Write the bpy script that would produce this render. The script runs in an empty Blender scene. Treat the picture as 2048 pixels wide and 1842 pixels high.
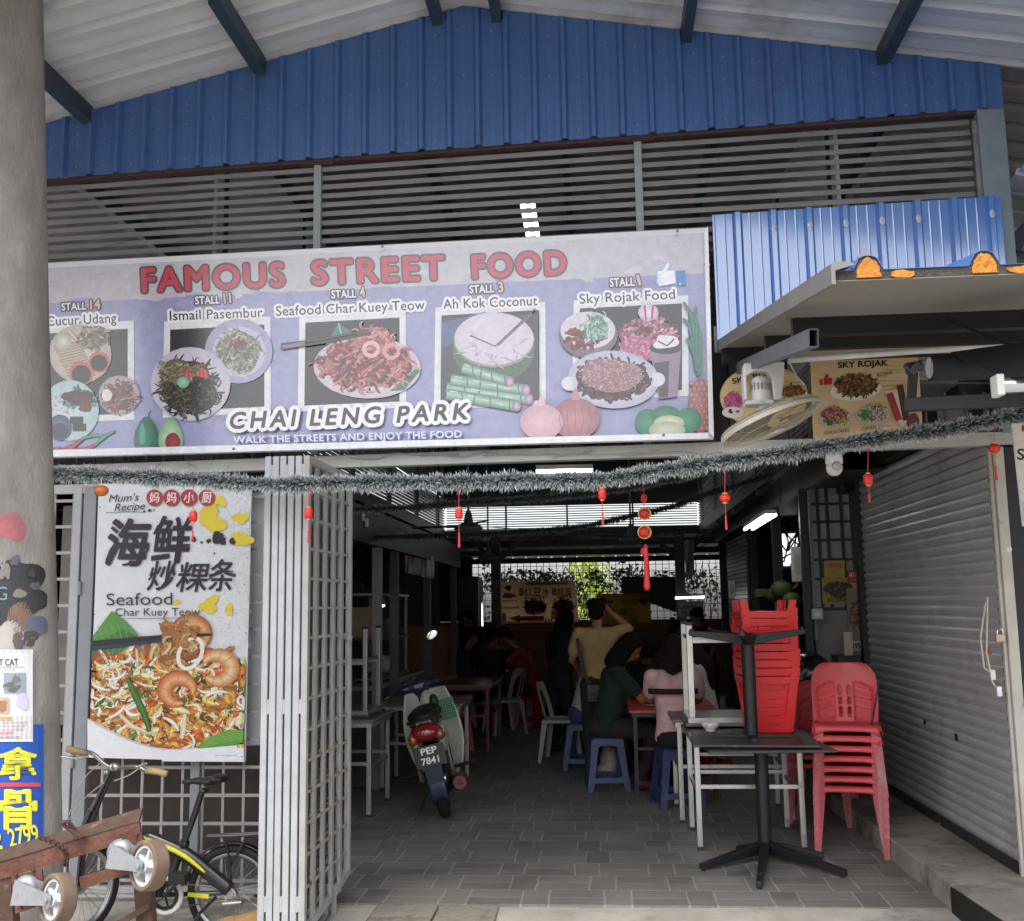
import bpy, bmesh, math, random
from mathutils import Vector, Matrix
from math import sin, cos, pi, radians as R
SC = bpy.context.scene
COL = SC.collection
RND = random.Random(7)

# ---------------------------------------------------------------- camera
F_PX = 2100.0                      # focal length in photograph pixels (2048 wide)
YAW, PIT, ROL = .0829, .1386, -.0153
EYE = Vector((0, 0, 1.6))
_f = Vector((-sin(YAW)*cos(PIT), cos(YAW)*cos(PIT), sin(PIT)))
_r = _f.cross(Vector((0, 0, 1))).normalized(); _u = _r.cross(_f)
_cr = cos(ROL)*_r + sin(ROL)*_u; _cu = -sin(ROL)*_r + cos(ROL)*_u
cam_d = bpy.data.cameras.new('camera'); cam = bpy.data.objects.new('camera', cam_d); COL.objects.link(cam)
cam_d.sensor_fit = 'HORIZONTAL'; cam_d.sensor_width = 36; cam_d.lens = 36*F_PX/2048
cam_d.clip_start = .05; cam_d.clip_end = 1500
cam.matrix_world = Matrix(((_cr.x, _cu.x, -_f.x, EYE.x), (_cr.y, _cu.y, -_f.y, EYE.y), (_cr.z, _cu.z, -_f.z, EYE.z), (0, 0, 0, 1)))
SC.camera = cam

# ---------------------------------------------------------------- sky, sun, exposure: a bright overcast noon
SUN_EL, SUN_AZ = R(62), R(200)     # azimuth clockwise from +Y: behind the camera, a little to its left
W = bpy.data.worlds.new('World'); SC.world = W; W.use_nodes = True
wn, wl = W.node_tree.nodes, W.node_tree.links
sky = wn.new('ShaderNodeTexSky'); sky.sky_type = 'NISHITA'; sky.sun_disc = False
sky.sun_elevation = SUN_EL; sky.sun_rotation = SUN_AZ; sky.air_density = 1.0; sky.dust_density = 4.0; sky.ozone_density = 1.0
hs = wn.new('ShaderNodeHueSaturation'); hs.inputs['Saturation'].default_value = .32
wl.new(sky.outputs[0], hs.inputs['Color']); wl.new(hs.outputs[0], wn['Background'].inputs['Color'])
wn['Background'].inputs['Strength'].default_value = .15
sun_d = bpy.data.lights.new('sun', 'SUN'); sun_d.energy = 1.0; sun_d.angle = R(24); sun_d.color = (1, .96, .9)
sun = bpy.data.objects.new('sun', sun_d); COL.objects.link(sun)
_s = Vector((sin(SUN_AZ)*cos(SUN_EL), cos(SUN_AZ)*cos(SUN_EL), sin(SUN_EL)))
sun.rotation_euler = _s.to_track_quat('Z', 'Y').to_euler()
SC.view_settings.view_transform = 'Standard'; SC.view_settings.look = 'None'
SC.view_settings.gamma = 1; SC.view_settings.use_curve_mapping = False
SC.view_settings.exposure = 1.6
cy = SC.cycles
cy.max_bounces = 7; cy.diffuse_bounces = 4; cy.glossy_bounces = 3; cy.transmission_bounces = 4; cy.transparent_max_bounces = 6
cy.use_denoising = True; cy.caustics_reflective = False; cy.caustics_refractive = False; cy.sample_clamp_indirect = 6

# ---------------------------------------------------------------- from the photograph (seen 2024 wide) to the place
KPX = 2048/2024
def ray(x, y):
    return _cr*((x*KPX-1024)/F_PX) + _cu*(-(y*KPX-921)/F_PX) + _f
def at(x, y, Y=None, Z=None, X=None):
    d = ray(x, y)
    t = Y/d.y if Y is not None else ((Z-EYE.z)/d.z if Z is not None else X/d.x)
    return EYE + d*t

# ---------------------------------------------------------------- colours and materials
def lin(h, g=1.0):
    if isinstance(h, (tuple, list)): return tuple(c*g for c in h[:3])
    h = h.lstrip('#'); o = []
    for i in (0, 2, 4):
        c = int(h[i:i+2], 16)/255
        o.append((c/12.92 if c <= .04045 else ((c+.055)/1.055)**2.4)*g)
    return tuple(o)
MATS = {}
def mat(name, col=(.5, .5, .5), rough=.5, metal=0., var=.18, scale=6., dirt=None, dirt_amt=.5, dirt_scale=3., bump=0., bscale=60., spec=.5, coat=0., coat_ior=1.5, emit=0., alpha=1., trans=0., grid=False, stretch=None):
    if name in MATS: return MATS[name]
    m = bpy.data.materials.new(name); m.use_nodes = True; MATS[name] = m
    n, l = m.node_tree.nodes, m.node_tree.links
    b = n['Principled BSDF']; c = lin(col)
    b.inputs['Roughness'].default_value = rough; b.inputs['Metallic'].default_value = metal
    b.inputs['Specular IOR Level'].default_value = spec; b.inputs['Coat Weight'].default_value = coat; b.inputs['Coat Roughness'].default_value = .12; b.inputs['Coat IOR'].default_value = coat_ior
    b.inputs['Base Color'].default_value = (*c, 1)
    if trans: b.inputs['Transmission Weight'].default_value = trans
    if alpha < 1: b.inputs['Alpha'].default_value = alpha
    if emit:
        b.inputs['Emission Color'].default_value = (*c, 1); b.inputs['Emission Strength'].default_value = emit
        return m
    tc = n.new('ShaderNodeTexCoord'); src = tc.outputs['Object']
    if stretch:
        mp = n.new('ShaderNodeMapping'); mp.inputs['Scale'].default_value = stretch; l.new(src, mp.inputs[0]); src = mp.outputs[0]
    if var or dirt is not None:
        nz = n.new('ShaderNodeTexNoise'); nz.inputs['Scale'].default_value = scale; nz.inputs['Detail'].default_value = 6; nz.inputs['Roughness'].default_value = .65
        l.new(src, nz.inputs['Vector'])
        mx = n.new('ShaderNodeMix'); mx.data_type = 'RGBA'
        mx.inputs[6].default_value = (*[x*(1-var) for x in c], 1); mx.inputs[7].default_value = (*[min(1, x*(1+var)) for x in c], 1)
        rr = n.new('ShaderNodeMapRange'); rr.inputs[1].default_value = .3; rr.inputs[2].default_value = .7
        l.new(nz.outputs['Fac'], rr.inputs[0]); l.new(rr.outputs[0], mx.inputs[0]); out = mx.outputs[2]
        if dirt is not None:
            d = lin(dirt)
            n2 = n.new('ShaderNodeTexNoise'); n2.inputs['Scale'].default_value = dirt_scale; n2.inputs['Detail'].default_value = 9; n2.inputs['Roughness'].default_value = .7
            l.new(src, n2.inputs['Vector'])
            r2 = n.new('ShaderNodeMapRange'); lo = .72-.4*dirt_amt; r2.inputs[1].default_value = lo; r2.inputs[2].default_value = lo+.16
            l.new(n2.outputs['Fac'], r2.inputs[0])
            m2 = n.new('ShaderNodeMix'); m2.data_type = 'RGBA'; m2.inputs[7].default_value = (*d, 1)
            l.new(r2.outputs[0], m2.inputs[0]); l.new(out, m2.inputs[6]); out = m2.outputs[2]
            r3 = n.new('ShaderNodeMapRange'); r3.inputs[3].default_value = rough; r3.inputs[4].default_value = min(1, rough+.35)
            l.new(r2.outputs[0], r3.inputs[0]); l.new(r3.outputs[0], b.inputs['Roughness'])
        l.new(out, b.inputs['Base Color'])
    if bump:
        nb = n.new('ShaderNodeTexNoise'); nb.inputs['Scale'].default_value = bscale; nb.inputs['Detail'].default_value = 4; l.new(src, nb.inputs['Vector'])
        bp = n.new('ShaderNodeBump'); bp.inputs['Strength'].default_value = bump; bp.inputs['Distance'].default_value = .01
        l.new(nb.outputs['Fac'], bp.inputs['Height']); l.new(bp.outputs[0], b.inputs['Normal'])
    return m
def print_mat(name, rough=.35, coat=0., spec=.5, grain=.06):
    """printed surface: ink colours come from the mesh's own colour layer, with a little paper grain"""
    if name in MATS: return MATS[name]
    m = bpy.data.materials.new(name); m.use_nodes = True; MATS[name] = m
    n, l = m.node_tree.nodes, m.node_tree.links; b = n['Principled BSDF']
    b.inputs['Roughness'].default_value = rough; b.inputs['Coat Weight'].default_value = coat; b.inputs['Specular IOR Level'].default_value = spec; b.inputs['Coat Roughness'].default_value = .2
    a = n.new('ShaderNodeVertexColor'); a.layer_name = 'Ink'
    tc = n.new('ShaderNodeTexCoord'); nz = n.new('ShaderNodeTexNoise'); nz.inputs['Scale'].default_value = 24; nz.inputs['Detail'].default_value = 7
    l.new(tc.outputs['Object'], nz.inputs['Vector'])
    rr = n.new('ShaderNodeMapRange'); rr.inputs[1].default_value = .3; rr.inputs[2].default_value = .7; rr.inputs[3].default_value = 1-grain; rr.inputs[4].default_value = 1+grain
    l.new(nz.outputs['Fac'], rr.inputs[0])
    mx = n.new('ShaderNodeVectorMath'); mx.operation = 'SCALE'; l.new(a.outputs['Color'], mx.inputs[0]); l.new(rr.outputs[0], mx.inputs['Scale'])
    l.new(mx.outputs[0], b.inputs['Base Color'])
    return m

def translucent(m, fac):
    n, l = m.node_tree.nodes, m.node_tree.links; b = n['Principled BSDF']; t = n.new('ShaderNodeBsdfTranslucent'); x = n.new('ShaderNodeMixShader'); x.inputs[0].default_value = fac
    if b.inputs['Base Color'].links: l.new(b.inputs['Base Color'].links[0].from_socket, t.inputs['Color'])
    else: t.inputs['Color'].default_value = b.inputs['Base Color'].default_value
    l.new(b.outputs[0], x.inputs[1]); l.new(t.outputs[0], x.inputs[2]); l.new(x.outputs[0], n['Material Output'].inputs['Surface']); return m
# ---------------------------------------------------------------- mesh building
class MB:
    def __init__(s): s.v = []; s.f = []; s.c = None
    def add(s, vs, fs):
        o = len(s.v); s.v += [tuple(p) for p in vs]; s.f += [tuple(i+o for i in f) for f in fs]; return s
    def box(s, x0, x1, y0, y1, z0, z1):
        return s.add([(x0,y0,z0),(x1,y0,z0),(x1,y1,z0),(x0,y1,z0),(x0,y0,z1),(x1,y0,z1),(x1,y1,z1),(x0,y1,z1)],
                     [(0,3,2,1),(4,5,6,7),(0,1,5,4),(1,2,6,5),(2,3,7,6),(3,0,4,7)])
    def bar(s, p, q, w, h=None, up=(0,0,1)):
        """box section from p to q, w across, h along the up direction"""
        h = w if h is None else h; p, q = Vector(p), Vector(q); d = (q-p).normalized(); up = Vector(up)
        if abs(d.dot(up)) > .98: up = Vector((0,1,0))
        a = d.cross(up).normalized(); b = a.cross(d)
        vs = [e + a*i*w/2 + b*j*h/2 for e in (p, q) for i, j in ((-1,-1),(1,-1),(1,1),(-1,1))]
        return s.add(vs, [(0,1,2,3)[::-1],(4,5,6,7),(0,1,5,4),(1,2,6,5),(2,3,7,6),(3,0,4,7)])
    def tube(s, pts, r, n=8, cap=True, closed=False, flat=1.0):
        pts = [Vector(p) for p in pts]; N = len(pts); rs = r if isinstance(r, (list, tuple)) else [r]*N
        o = len(s.v); pa = None
        for i, p in enumerate(pts):
            if closed: d = pts[(i+1) % N]-pts[i-1]
            else: d = pts[min(i+1, N-1)]-pts[max(i-1, 0)]
            d.normalize()
            if pa is None:
                t = Vector((0,0,1)) if abs(d.z) < .9 else Vector((1,0,0)); a = d.cross(t).normalized()
            else:
                a = pa - d*pa.dot(d)
                a = a.normalized() if a.length > 1e-5 else d.orthogonal().normalized()
            pa = a; b = d.cross(a)
            for k in range(n):
                t = 2*pi*k/n; s.v.append(tuple(p + a*cos(t)*rs[i] + b*sin(t)*rs[i]*flat))
        for i in range(N if closed else N-1):
            for k in range(n):
                i2 = (i+1) % N
                s.f.append((o+i*n+k, o+i*n+(k+1)%n, o+i2*n+(k+1)%n, o+i2*n+k))
        if cap and not closed:
            s.f.append(tuple(o+k for k in range(n))[::-1]); s.f.append(tuple(o+(N-1)*n+k for k in range(n)))
        return s
    def lathe(s, prof, c=(0,0,0), axis=(0,0,1), n=24):
        """prof: (radius, height) pairs revolved round axis through c"""
        ax = Vector(axis).normalized(); a = ax.orthogonal().normalized(); b = ax.cross(a); c = Vector(c); o = len(s.v); m = len(prof)
        for r, h in prof:
            for k in range(n): t = 2*pi*k/n; s.v.append(tuple(c + ax*h + (a*cos(t)+b*sin(t))*r))
        for i in range(m-1):
            for k in range(n): s.f.append((o+i*n+k, o+i*n+(k+1)%n, o+(i+1)*n+(k+1)%n, o+(i+1)*n+k))
        ring = prof[0] == prof[-1]
        if prof[0][0] > 1e-6 and not ring: s.f.append(tuple(o+k for k in range(n))[::-1])
        if prof[-1][0] > 1e-6 and not ring: s.f.append(tuple(o+(m-1)*n+k for k in range(n)))
        return s
    def ell(s, c, r, n=14, m=8, rot=None):
        c = Vector(c); r = Vector(r) if hasattr(r, '__len__') else Vector((r, r, r)); o = len(s.v)
        for i in range(m+1):
            ph = pi*i/m
            for k in range(n):
                t = 2*pi*k/n; p = Vector((r.x*sin(ph)*cos(t), r.y*sin(ph)*sin(t), r.z*cos(ph)))
                s.v.append(tuple(c + (rot @ p if rot else p)))
        for i in range(m):
            for k in range(n): s.f.append((o+i*n+k, o+(i+1)*n+k, o+(i+1)*n+(k+1)%n, o+i*n+(k+1)%n))
        return s
    def prism(s, pts, d):
        """closed polygon pts extruded by vector d"""
        d = Vector(d); n = len(pts); a = [Vector(p) for p in pts]
        return s.add(a+[p+d for p in a], [tuple(range(n))[::-1], tuple(range(n, 2*n))]+[(i, (i+1)%n, n+(i+1)%n, n+i) for i in range(n)])
    def grid(s, fn, nu, nv, wrap=False):
        o = len(s.v)
        for j in range(nv+1):
            for i in range(nu+1): s.v.append(tuple(fn(i/nu, j/nv)))
        for j in range(nv):
            for i in range(nu):
                a = o+j*(nu+1)+i; s.f.append((a, a+1, a+nu+2, a+nu+1))
        return s
    def xf(s, M, start=0):
        for i in range(start, len(s.v)): s.v[i] = tuple(M @ Vector(s.v[i]))
        return s
    def build(s, name, m, parent=None, smooth=False, bevel=0., solid=0., sub=0, remesh=0., relax=0, fix=False):
        me = bpy.data.meshes.new(name); me.from_pydata(s.v, [], s.f); me.validate(clean_customdata=False)
        if fix or not smooth:
            bm = bmesh.new(); bm.from_mesh(me); bmesh.ops.recalc_face_normals(bm, faces=bm.faces); bm.to_mesh(me); bm.free()
        o = bpy.data.objects.new(name, me); COL.objects.link(o)
        if m: me.materials.append(m)
        if remesh:
            md = o.modifiers.new('r', 'REMESH'); md.mode = 'VOXEL'; md.voxel_size = remesh; md.use_smooth_shade = True
            if relax: ms = o.modifiers.new('s', 'SMOOTH'); ms.factor = .5; ms.iterations = relax
            bake(o); me = o.data
            if m and not me.materials: me.materials.append(m)
        if solid: md = o.modifiers.new('t', 'SOLIDIFY'); md.thickness = solid; md.offset = 0
        if bevel: md = o.modifiers.new('b', 'BEVEL'); md.width = bevel; md.segments = 2; md.limit_method = 'ANGLE'; md.angle_limit = R(40)
        if sub: md = o.modifiers.new('u', 'SUBSURF'); md.levels = sub; md.render_levels = sub
        if smooth or remesh: me.polygons.foreach_set('use_smooth', [True]*len(me.polygons))
        if bevel and not smooth: o.data.polygons.foreach_set('use_smooth', [True]*len(me.polygons)); w = o.modifiers.new('w', 'WEIGHTED_NORMAL'); w.keep_sharp = True
        if parent: o.parent = parent; o.matrix_parent_inverse = parent.matrix_world.inverted()
        return o
def bake(o):
    dg = bpy.context.evaluated_depsgraph_get(); dg.update()
    me = bpy.data.meshes.new_from_object(o.evaluated_get(dg)); old = o.data; o.modifiers.clear(); o.data = me
    if old.users == 0:
        (bpy.data.meshes if isinstance(old, bpy.types.Mesh) else bpy.data.curves).remove(old)
def tag(o, label=None, cat=None, group=None, kind=None):
    if label: o['label'] = label
    if cat: o['category'] = cat
    if group: o['group'] = group
    if kind: o['kind'] = kind
    return o
def thing(name, label, cat, loc=(0,0,0), rz=0., group=None):
    o = bpy.data.objects.new(name, None); COL.objects.link(o); o.empty_display_size = .1
    o.matrix_world = Matrix.Translation(Vector(loc)) @ Matrix.Rotation(rz, 4, 'Z')
    return tag(o, label, cat, group)
def local(parent, mb):
    """mesh given in the thing's own frame -> world, so build(parent=...) puts it back"""
    return mb.xf(parent.matrix_world)
def dup(root, loc=None, label=None, group=None, M=None):
    r = root.copy(); COL.objects.link(r)
    if M is not None: r.matrix_world = M
    elif loc is not None: r.location = loc
    if label: r['label'] = label
    if group: r['group'] = group
    for ch in root.children:
        c = ch.copy(); COL.objects.link(c); c.parent = r
        for g in ch.children:
            d = g.copy(); COL.objects.link(d); d.parent = c
    return r
def struct(o, label=None): o['kind'] = 'structure'; return o

# ---------------------------------------------------------------- lettering and flat prints
_FONTCACHE = {}
def glyphs(txt, bold=0., space=1., shear=0.):
    """outline of a line of text as flat triangles, baseline at 0, x to the right, cap height about .73"""
    key = (txt, bold, space, shear)
    if key in _FONTCACHE: return _FONTCACHE[key]
    cu = bpy.data.curves.new('t', 'FONT'); cu.body = txt; cu.size = 1; cu.offset = bold; cu.space_character = space; cu.shear = shear; cu.resolution_u = 4
    o = bpy.data.objects.new('t', cu); COL.objects.link(o)
    dg = bpy.context.evaluated_depsgraph_get(); dg.update()
    me = bpy.data.meshes.new_from_object(o.evaluated_get(dg))
    r = ([(v.co.x, v.co.y) for v in me.vertices], [tuple(p.vertices) for p in me.polygons])
    bpy.data.objects.remove(o); bpy.data.curves.remove(cu); bpy.data.meshes.remove(me)
    _FONTCACHE[key] = r; return r
class Print:
    """flat ink on a plane. to3(x, y): picture pixels -> point on the plane; out: direction the print faces.
       every stroke lies a hair above the one before it, as layers of ink"""
    def __init__(s, to3, out, step=.00004, base=.0015, gain=1.0, haze=0.0, fine=.000005):
        s.to3 = to3; s.n = Vector(out).normalized(); s.step = step; s.fine = fine; s.h = base; s.heap = False; s.base = base; s.v = []; s.f = []; s.c = []; s.gain = gain; s.haze = haze
    def col(s, c):
        c = lin(c); return tuple(max(0., (x*s.gain-s.haze)/(1-s.haze)) for x in c)
    def _lift(s): s.h += s.fine if s.heap else s.step; return s.n*s.h
    def tri(s, vs, fs, cols):
        up = s._lift(); o = len(s.v); s.v += [tuple(s.to3(*p)+up) for p in vs]
        for f in fs: s.f.append(tuple(i+o for i in f))
        s.c += [s.col(c) if isinstance(c, str) else c for c in (cols if isinstance(cols, list) else [cols]*len(vs))]
    def poly(s, pts, c): s.tri(pts, [tuple(range(len(pts)))], c)
    def rect(s, x0, y0, x1, y1, c): s.poly([(x0,y0),(x1,y0),(x1,y1),(x0,y1)], c)
    def ell(s, x, y, rx, ry, c, rot=0., n=28, edge=None):
        P = [(x, y)]
        for k in range(n):
            t = 2*pi*k/n; a, b = rx*cos(t), ry*sin(t); P.append((x+a*cos(rot)-b*sin(rot), y+a*sin(rot)+b*cos(rot)))
        s.tri(P, [(0, k+1, (k+1) % n+1) for k in range(n)], [c]+[edge or c]*n)
    def ring(s, x, y, rx, ry, w, c, n=28, rot=0.):
        s.stroke([(x+rx*cos(2*pi*k/n)*cos(rot)-ry*sin(2*pi*k/n)*sin(rot), y+rx*cos(2*pi*k/n)*sin(rot)+ry*sin(2*pi*k/n)*cos(rot)) for k in range(n+1)], w, c)
    def stroke(s, pts, w, c, edge=None, taper=False):
        """ribbon along pts, lighter down its middle when edge is given"""
        N = len(pts); vs = []; cols = []; fs = []
        for i, (x, y) in enumerate(pts):
            x0, y0 = pts[max(i-1, 0)]; x1, y1 = pts[min(i+1, N-1)]; dx, dy = x1-x0, y1-y0; L = math.hypot(dx, dy) or 1
            nx, ny = -dy/L, dx/L; h = w/2*(sin(pi*(i+.35)/(N-.3))**.6 if taper else 1)
            vs += [(x-nx*h, y-ny*h), (x, y), (x+nx*h, y+ny*h)]; cols += [edge or c, c, edge or c]
        for i in range(N-1):
            a = i*3; fs += [(a, a+1, a+4, a+3), (a+1, a+2, a+5, a+4)]
        s.tri(vs, fs, cols)
    def blob(s, x, y, r, c, seed=0, n=22, wob=.3, ry=None, edge=None):
        g = random.Random(seed); ph = [g.uniform(0, 6.3) for _ in range(4)]; ry = ry or r
        P = [(x, y)]
        for k in range(n):
            t = 2*pi*k/n; q = 1+wob*sum(sin((j+2)*t+ph[j])/(j+2) for j in range(4)); P.append((x+r*q*cos(t), y+ry*q*sin(t)))
        s.tri(P, [(0, k+1, (k+1) % n+1) for k in range(n)], [c]+[edge or c]*n)
    def text(s, txt, x0, y0, x1, y1, h, c, bold=0., space=1., shear=0., fit=True):
        """text whose baseline runs from (x0,y0) to (x1,y1), capitals h pixels high"""
        vs, fs = glyphs(txt, 0., space, shear)
        if not vs: return
        mx0 = min(v[0] for v in vs); mx1 = max(v[0] for v in vs); L = math.hypot(x1-x0, y1-y0); ux, uy = (x1-x0)/L, (y1-y0)/L
        sx = L/(mx1-mx0) if fit else h/.73; sy = h/.73
        s.fat([(x0+ux*(v[0]-mx0)*sx+uy*v[1]*sy, y0+uy*(v[0]-mx0)*sx-ux*v[1]*sy) for v in vs], fs, c, bold*min(sy, sx*1.3))
    def fat(s, P, fs, c, r):
        s.tri(P, fs, c)
        if r > .15:
            s.heap, k0 = True, s.heap; n = 8 if r < 2.5 else 14
            for k in range(n): a = 2*pi*k/n; s.tri([(x+r*cos(a), y+r*sin(a)) for x, y in P], fs, c)
            if r > 3.5:
                for k in range(8): a = 2*pi*k/8+.3; s.tri([(x+r*.5*cos(a), y+r*.5*sin(a)) for x, y in P], fs, c)
            s.heap = k0
    def noodles(s, x, y, rx, ry, n, cols, w=(3, 6), L=(14, 40), seed=1, wig=2.0):
        """a heap of loose strands filling an ellipse"""
        g = random.Random(seed); s.heap = True
        if n > 80:
            m_ = [sum(lin(c)[i] for c in cols)/len(cols)*.45 for i in range(3)]; s.blob(x, y, rx*.93, s.col(tuple(m_)), seed, 40, .12, ry=ry*.93)
        for _ in range(n):
            t = g.uniform(0, 6.3); q = math.sqrt(g.random())*.95; px, py = x+rx*q*cos(t), y+ry*q*sin(t)
            a = g.uniform(0, 6.3); l = g.uniform(*L)/6; pts = []; cv = g.uniform(-wig, wig)*.35
            for k in range(7): pts.append((px, py)); px += cos(a)*l; py += sin(a)*l*.85; a += cv
            c = lin(g.choice(cols)); m = g.uniform(.75, 1.15); hi = tuple(min(1, v*m) for v in c); lo = tuple(v*m*.5 for v in c)
            s.stroke(pts, g.uniform(*w), s.col(hi), edge=s.col(lo), taper=True)
        s.heap = False
    def build(s, name, m, parent=None):
        me = bpy.data.meshes.new(name); me.from_pydata(s.v, [], s.f)
        at_ = me.color_attributes.new('Ink', 'FLOAT_COLOR', 'POINT')
        at_.data.foreach_set('color', [x for c in s.c for x in (*c, 1.)])
        o = bpy.data.objects.new(name, me); COL.objects.link(o); me.materials.append(m)
        if parent: o.parent = parent; o.matrix_parent_inverse = parent.matrix_world.inverted()
        return o
def on_plane(Y=None, X=None, Z=None): return lambda x, y: at(x, y, Y=Y, X=X, Z=Z)
# ================================================================ ground
def node_math(n, l, op, a, b=None, c=None):
    m = n.new('ShaderNodeMath'); m.operation = op
    for i, v in enumerate((a, b, c)):
        if v is None: continue
        if isinstance(v, (int, float)): m.inputs[i].default_value = v
        else: l.new(v, m.inputs[i])
    return m.outputs[0]
def paver_mat():
    m = bpy.data.materials.new('stamped_pavers'); m.use_nodes = True; n, l = m.node_tree.nodes, m.node_tree.links; b = n['Principled BSDF']
    M_ = lambda op, *a: node_math(n, l, op, *a)
    tc = n.new('ShaderNodeTexCoord'); nz0 = n.new('ShaderNodeTexNoise'); nz0.inputs['Scale'].default_value = 3.; nz0.inputs['Detail'].default_value = 2
    l.new(tc.outputs['Object'], nz0.inputs['Vector'])
    wob = n.new('ShaderNodeVectorMath'); wob.operation = 'MULTIPLY_ADD'; wob.inputs[1].default_value = (.03, .03, 0)
    l.new(nz0.outputs['Color'], wob.inputs[0]); l.new(tc.outputs['Object'], wob.inputs[2])
    sx = n.new('ShaderNodeSeparateXYZ'); l.new(wob.outputs[0], sx.inputs[0]); X, Y = sx.outputs[0], sx.outputs[1]
    v = M_('DIVIDE', M_('ADD', Y, -5.955+.318*40), .318); row = M_('FLOOR', v); fv = M_('FRACT', v)
    off = M_('MULTIPLY', M_('FRACT', M_('MULTIPLY', M_('SINE', M_('MULTIPLY', row, 12.9898)), 437.58)), .4545)
    u = M_('FRACT', M_('DIVIDE', M_('ADD', M_('ADD', X, off), 40.), .4545)); col = M_('FLOOR', M_('DIVIDE', M_('ADD', M_('ADD', X, off), 40.), .4545))
    du = M_('MULTIPLY', M_('MINIMUM', M_('ABSOLUTE', M_('SUBTRACT', u, .667)), M_('MINIMUM', u, M_('SUBTRACT', 1., u))), .4545)
    dv = M_('MULTIPLY', M_('MINIMUM', fv, M_('SUBTRACT', 1., fv)), .318)
    half = M_('ADD', M_('MULTIPLY', M_('ABSOLUTE', M_('SUBTRACT', fv, .5)), .318), M_('MULTIPLY', M_('GREATER_THAN', u, .667), 1.))
    d = M_('MINIMUM', M_('MINIMUM', du, dv), M_('ADD', half, .001))
    line = n.new('ShaderNodeMapRange'); line.inputs[1].default_value = .004; line.inputs[2].default_value = .0085; line.inputs[3].default_value = 1; line.inputs[4].default_value = 0
    l.new(d, line.inputs[0])
    # per brick tone
    bid = M_('ADD', M_('ADD', M_('MULTIPLY', row, 7.13), M_('MULTIPLY', col, 3.71)), M_('ADD', M_('MULTIPLY', M_('GREATER_THAN', u, .667), 1.9), M_('MULTIPLY', M_('GREATER_THAN', fv, .5), .87)))
    tone = M_('FRACT', M_('MULTIPLY', M_('SINE', M_('MULTIPLY', bid, 45.23)), 337.1))
    nz = n.new('ShaderNodeTexNoise'); nz.inputs['Scale'].default_value = 1.6; nz.inputs['Detail'].default_value = 10; nz.inputs['Roughness'].default_value = .72; l.new(tc.outputs['Object'], nz.inputs['Vector'])
    nf = n.new('ShaderNodeTexNoise'); nf.inputs['Scale'].default_value = 70; nf.inputs['Detail'].default_value = 3; l.new(tc.outputs['Object'], nf.inputs['Vector'])
    k = M_('ADD', M_('MULTIPLY', tone, .22), M_('ADD', M_('MULTIPLY', nz.outputs['Fac'], .9), M_('MULTIPLY', nf.outputs['Fac'], .3)))
    cr = n.new('ShaderNodeValToRGB'); e = cr.color_ramp.elements
    e[0].position = .35; e[0].color = (.085, .079, .074, 1); e[1].position = 1.0; e[1].color = (.27, .252, .234, 1); l.new(k, cr.inputs[0])
    mx = n.new('ShaderNodeMix'); mx.data_type = 'RGBA'; mx.inputs[7].default_value = (.38, .36, .33, 1)
    lf = M_('MULTIPLY', line.outputs[0], M_('MULTIPLY', M_('SUBTRACT', nz.outputs['Fac'], .18), 1.7)); l.new(lf, mx.inputs[0]); l.new(cr.outputs[0], mx.inputs[6]); l.new(mx.outputs[2], b.inputs['Base Color'])
    rg = n.new('ShaderNodeMapRange'); rg.inputs[3].default_value = .38; rg.inputs[4].default_value = .7; l.new(nz.outputs['Fac'], rg.inputs[0]); l.new(rg.outputs[0], b.inputs['Roughness'])
    bp = n.new('ShaderNodeBump'); bp.inputs['Strength'].default_value = .35; bp.inputs['Distance'].default_value = .006; l.new(M_('SUBTRACT', M_('MULTIPLY', nf.outputs['Fac'], .35), line.outputs[0]), bp.inputs['Height']); l.new(bp.outputs[0], b.inputs['Normal'])
    return m
PAVER = paver_mat()
CONC = mat('apron_concrete', '#a8a298', .85, var=.22, scale=3, dirt='#6f685e', dirt_amt=.45, dirt_scale=2.2, bump=.3, bscale=40)
CONCD = mat('step_concrete', '#8e887f', .8, var=.25, scale=2.5, dirt='#57524b', dirt_amt=.6, dirt_scale=1.6, bump=.3, bscale=30)
BLKPAINT = mat('flaking_black_paint', '#15171a', .6, var=.3, scale=9, dirt='#8b867d', dirt_amt=.42, dirt_scale=7, bump=.4, bscale=25)
ASPH = mat('roadside', '#8f8b85', .9, var=.2, scale=.8, dirt='#6d6a66', dirt_amt=.5, dirt_scale=.5)
struct(MB().box(-400, 400, -400, 4.0, -.4, -.124).build('ground', ASPH))
ap = MB(); ap.grid(lambda u, v: (-9+20*u, 4.0+1.965*v, -.12+.11*v+.006*sin(9*u*3)+.004*sin(7*v+20*u)), 60, 12)
struct(ap.build('pavement', CONC, smooth=True))
struct(MB().box(-30, 30, 5.962, 30, -.3, 0).build('floor', PAVER))
kb = MB(); p0, p1 = at(757, 1792, Z=.0), at(964, 1793, Z=0)
kb.box(-1.27, -.93, 5.55, 5.955, -.2, .004); kb.box(-.925, -.60, 5.56, 5.955, -.2, .0)
tag(kb.build('kerb_block', mat('kerb_concrete', '#8b8379', .9, var=.25, scale=4, dirt='#4d4740', dirt_amt=.5, dirt_scale=4, bump=.4, bscale=30), bevel=.012), 'low worn concrete block let into the pale apron in front of the brick floor', 'kerb block')
st = MB(); st.prism([(1.775, 5.93, -.2), (1.83, 5.2, -.2), (1.9, 4.4, -.2), (4.5, 4.4, -.2), (4.5, 9.3, -.2), (1.72, 9.3, -.2)], (0, 0, .33))
struct(st.build('step', CONCD, bevel=.012))
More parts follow.
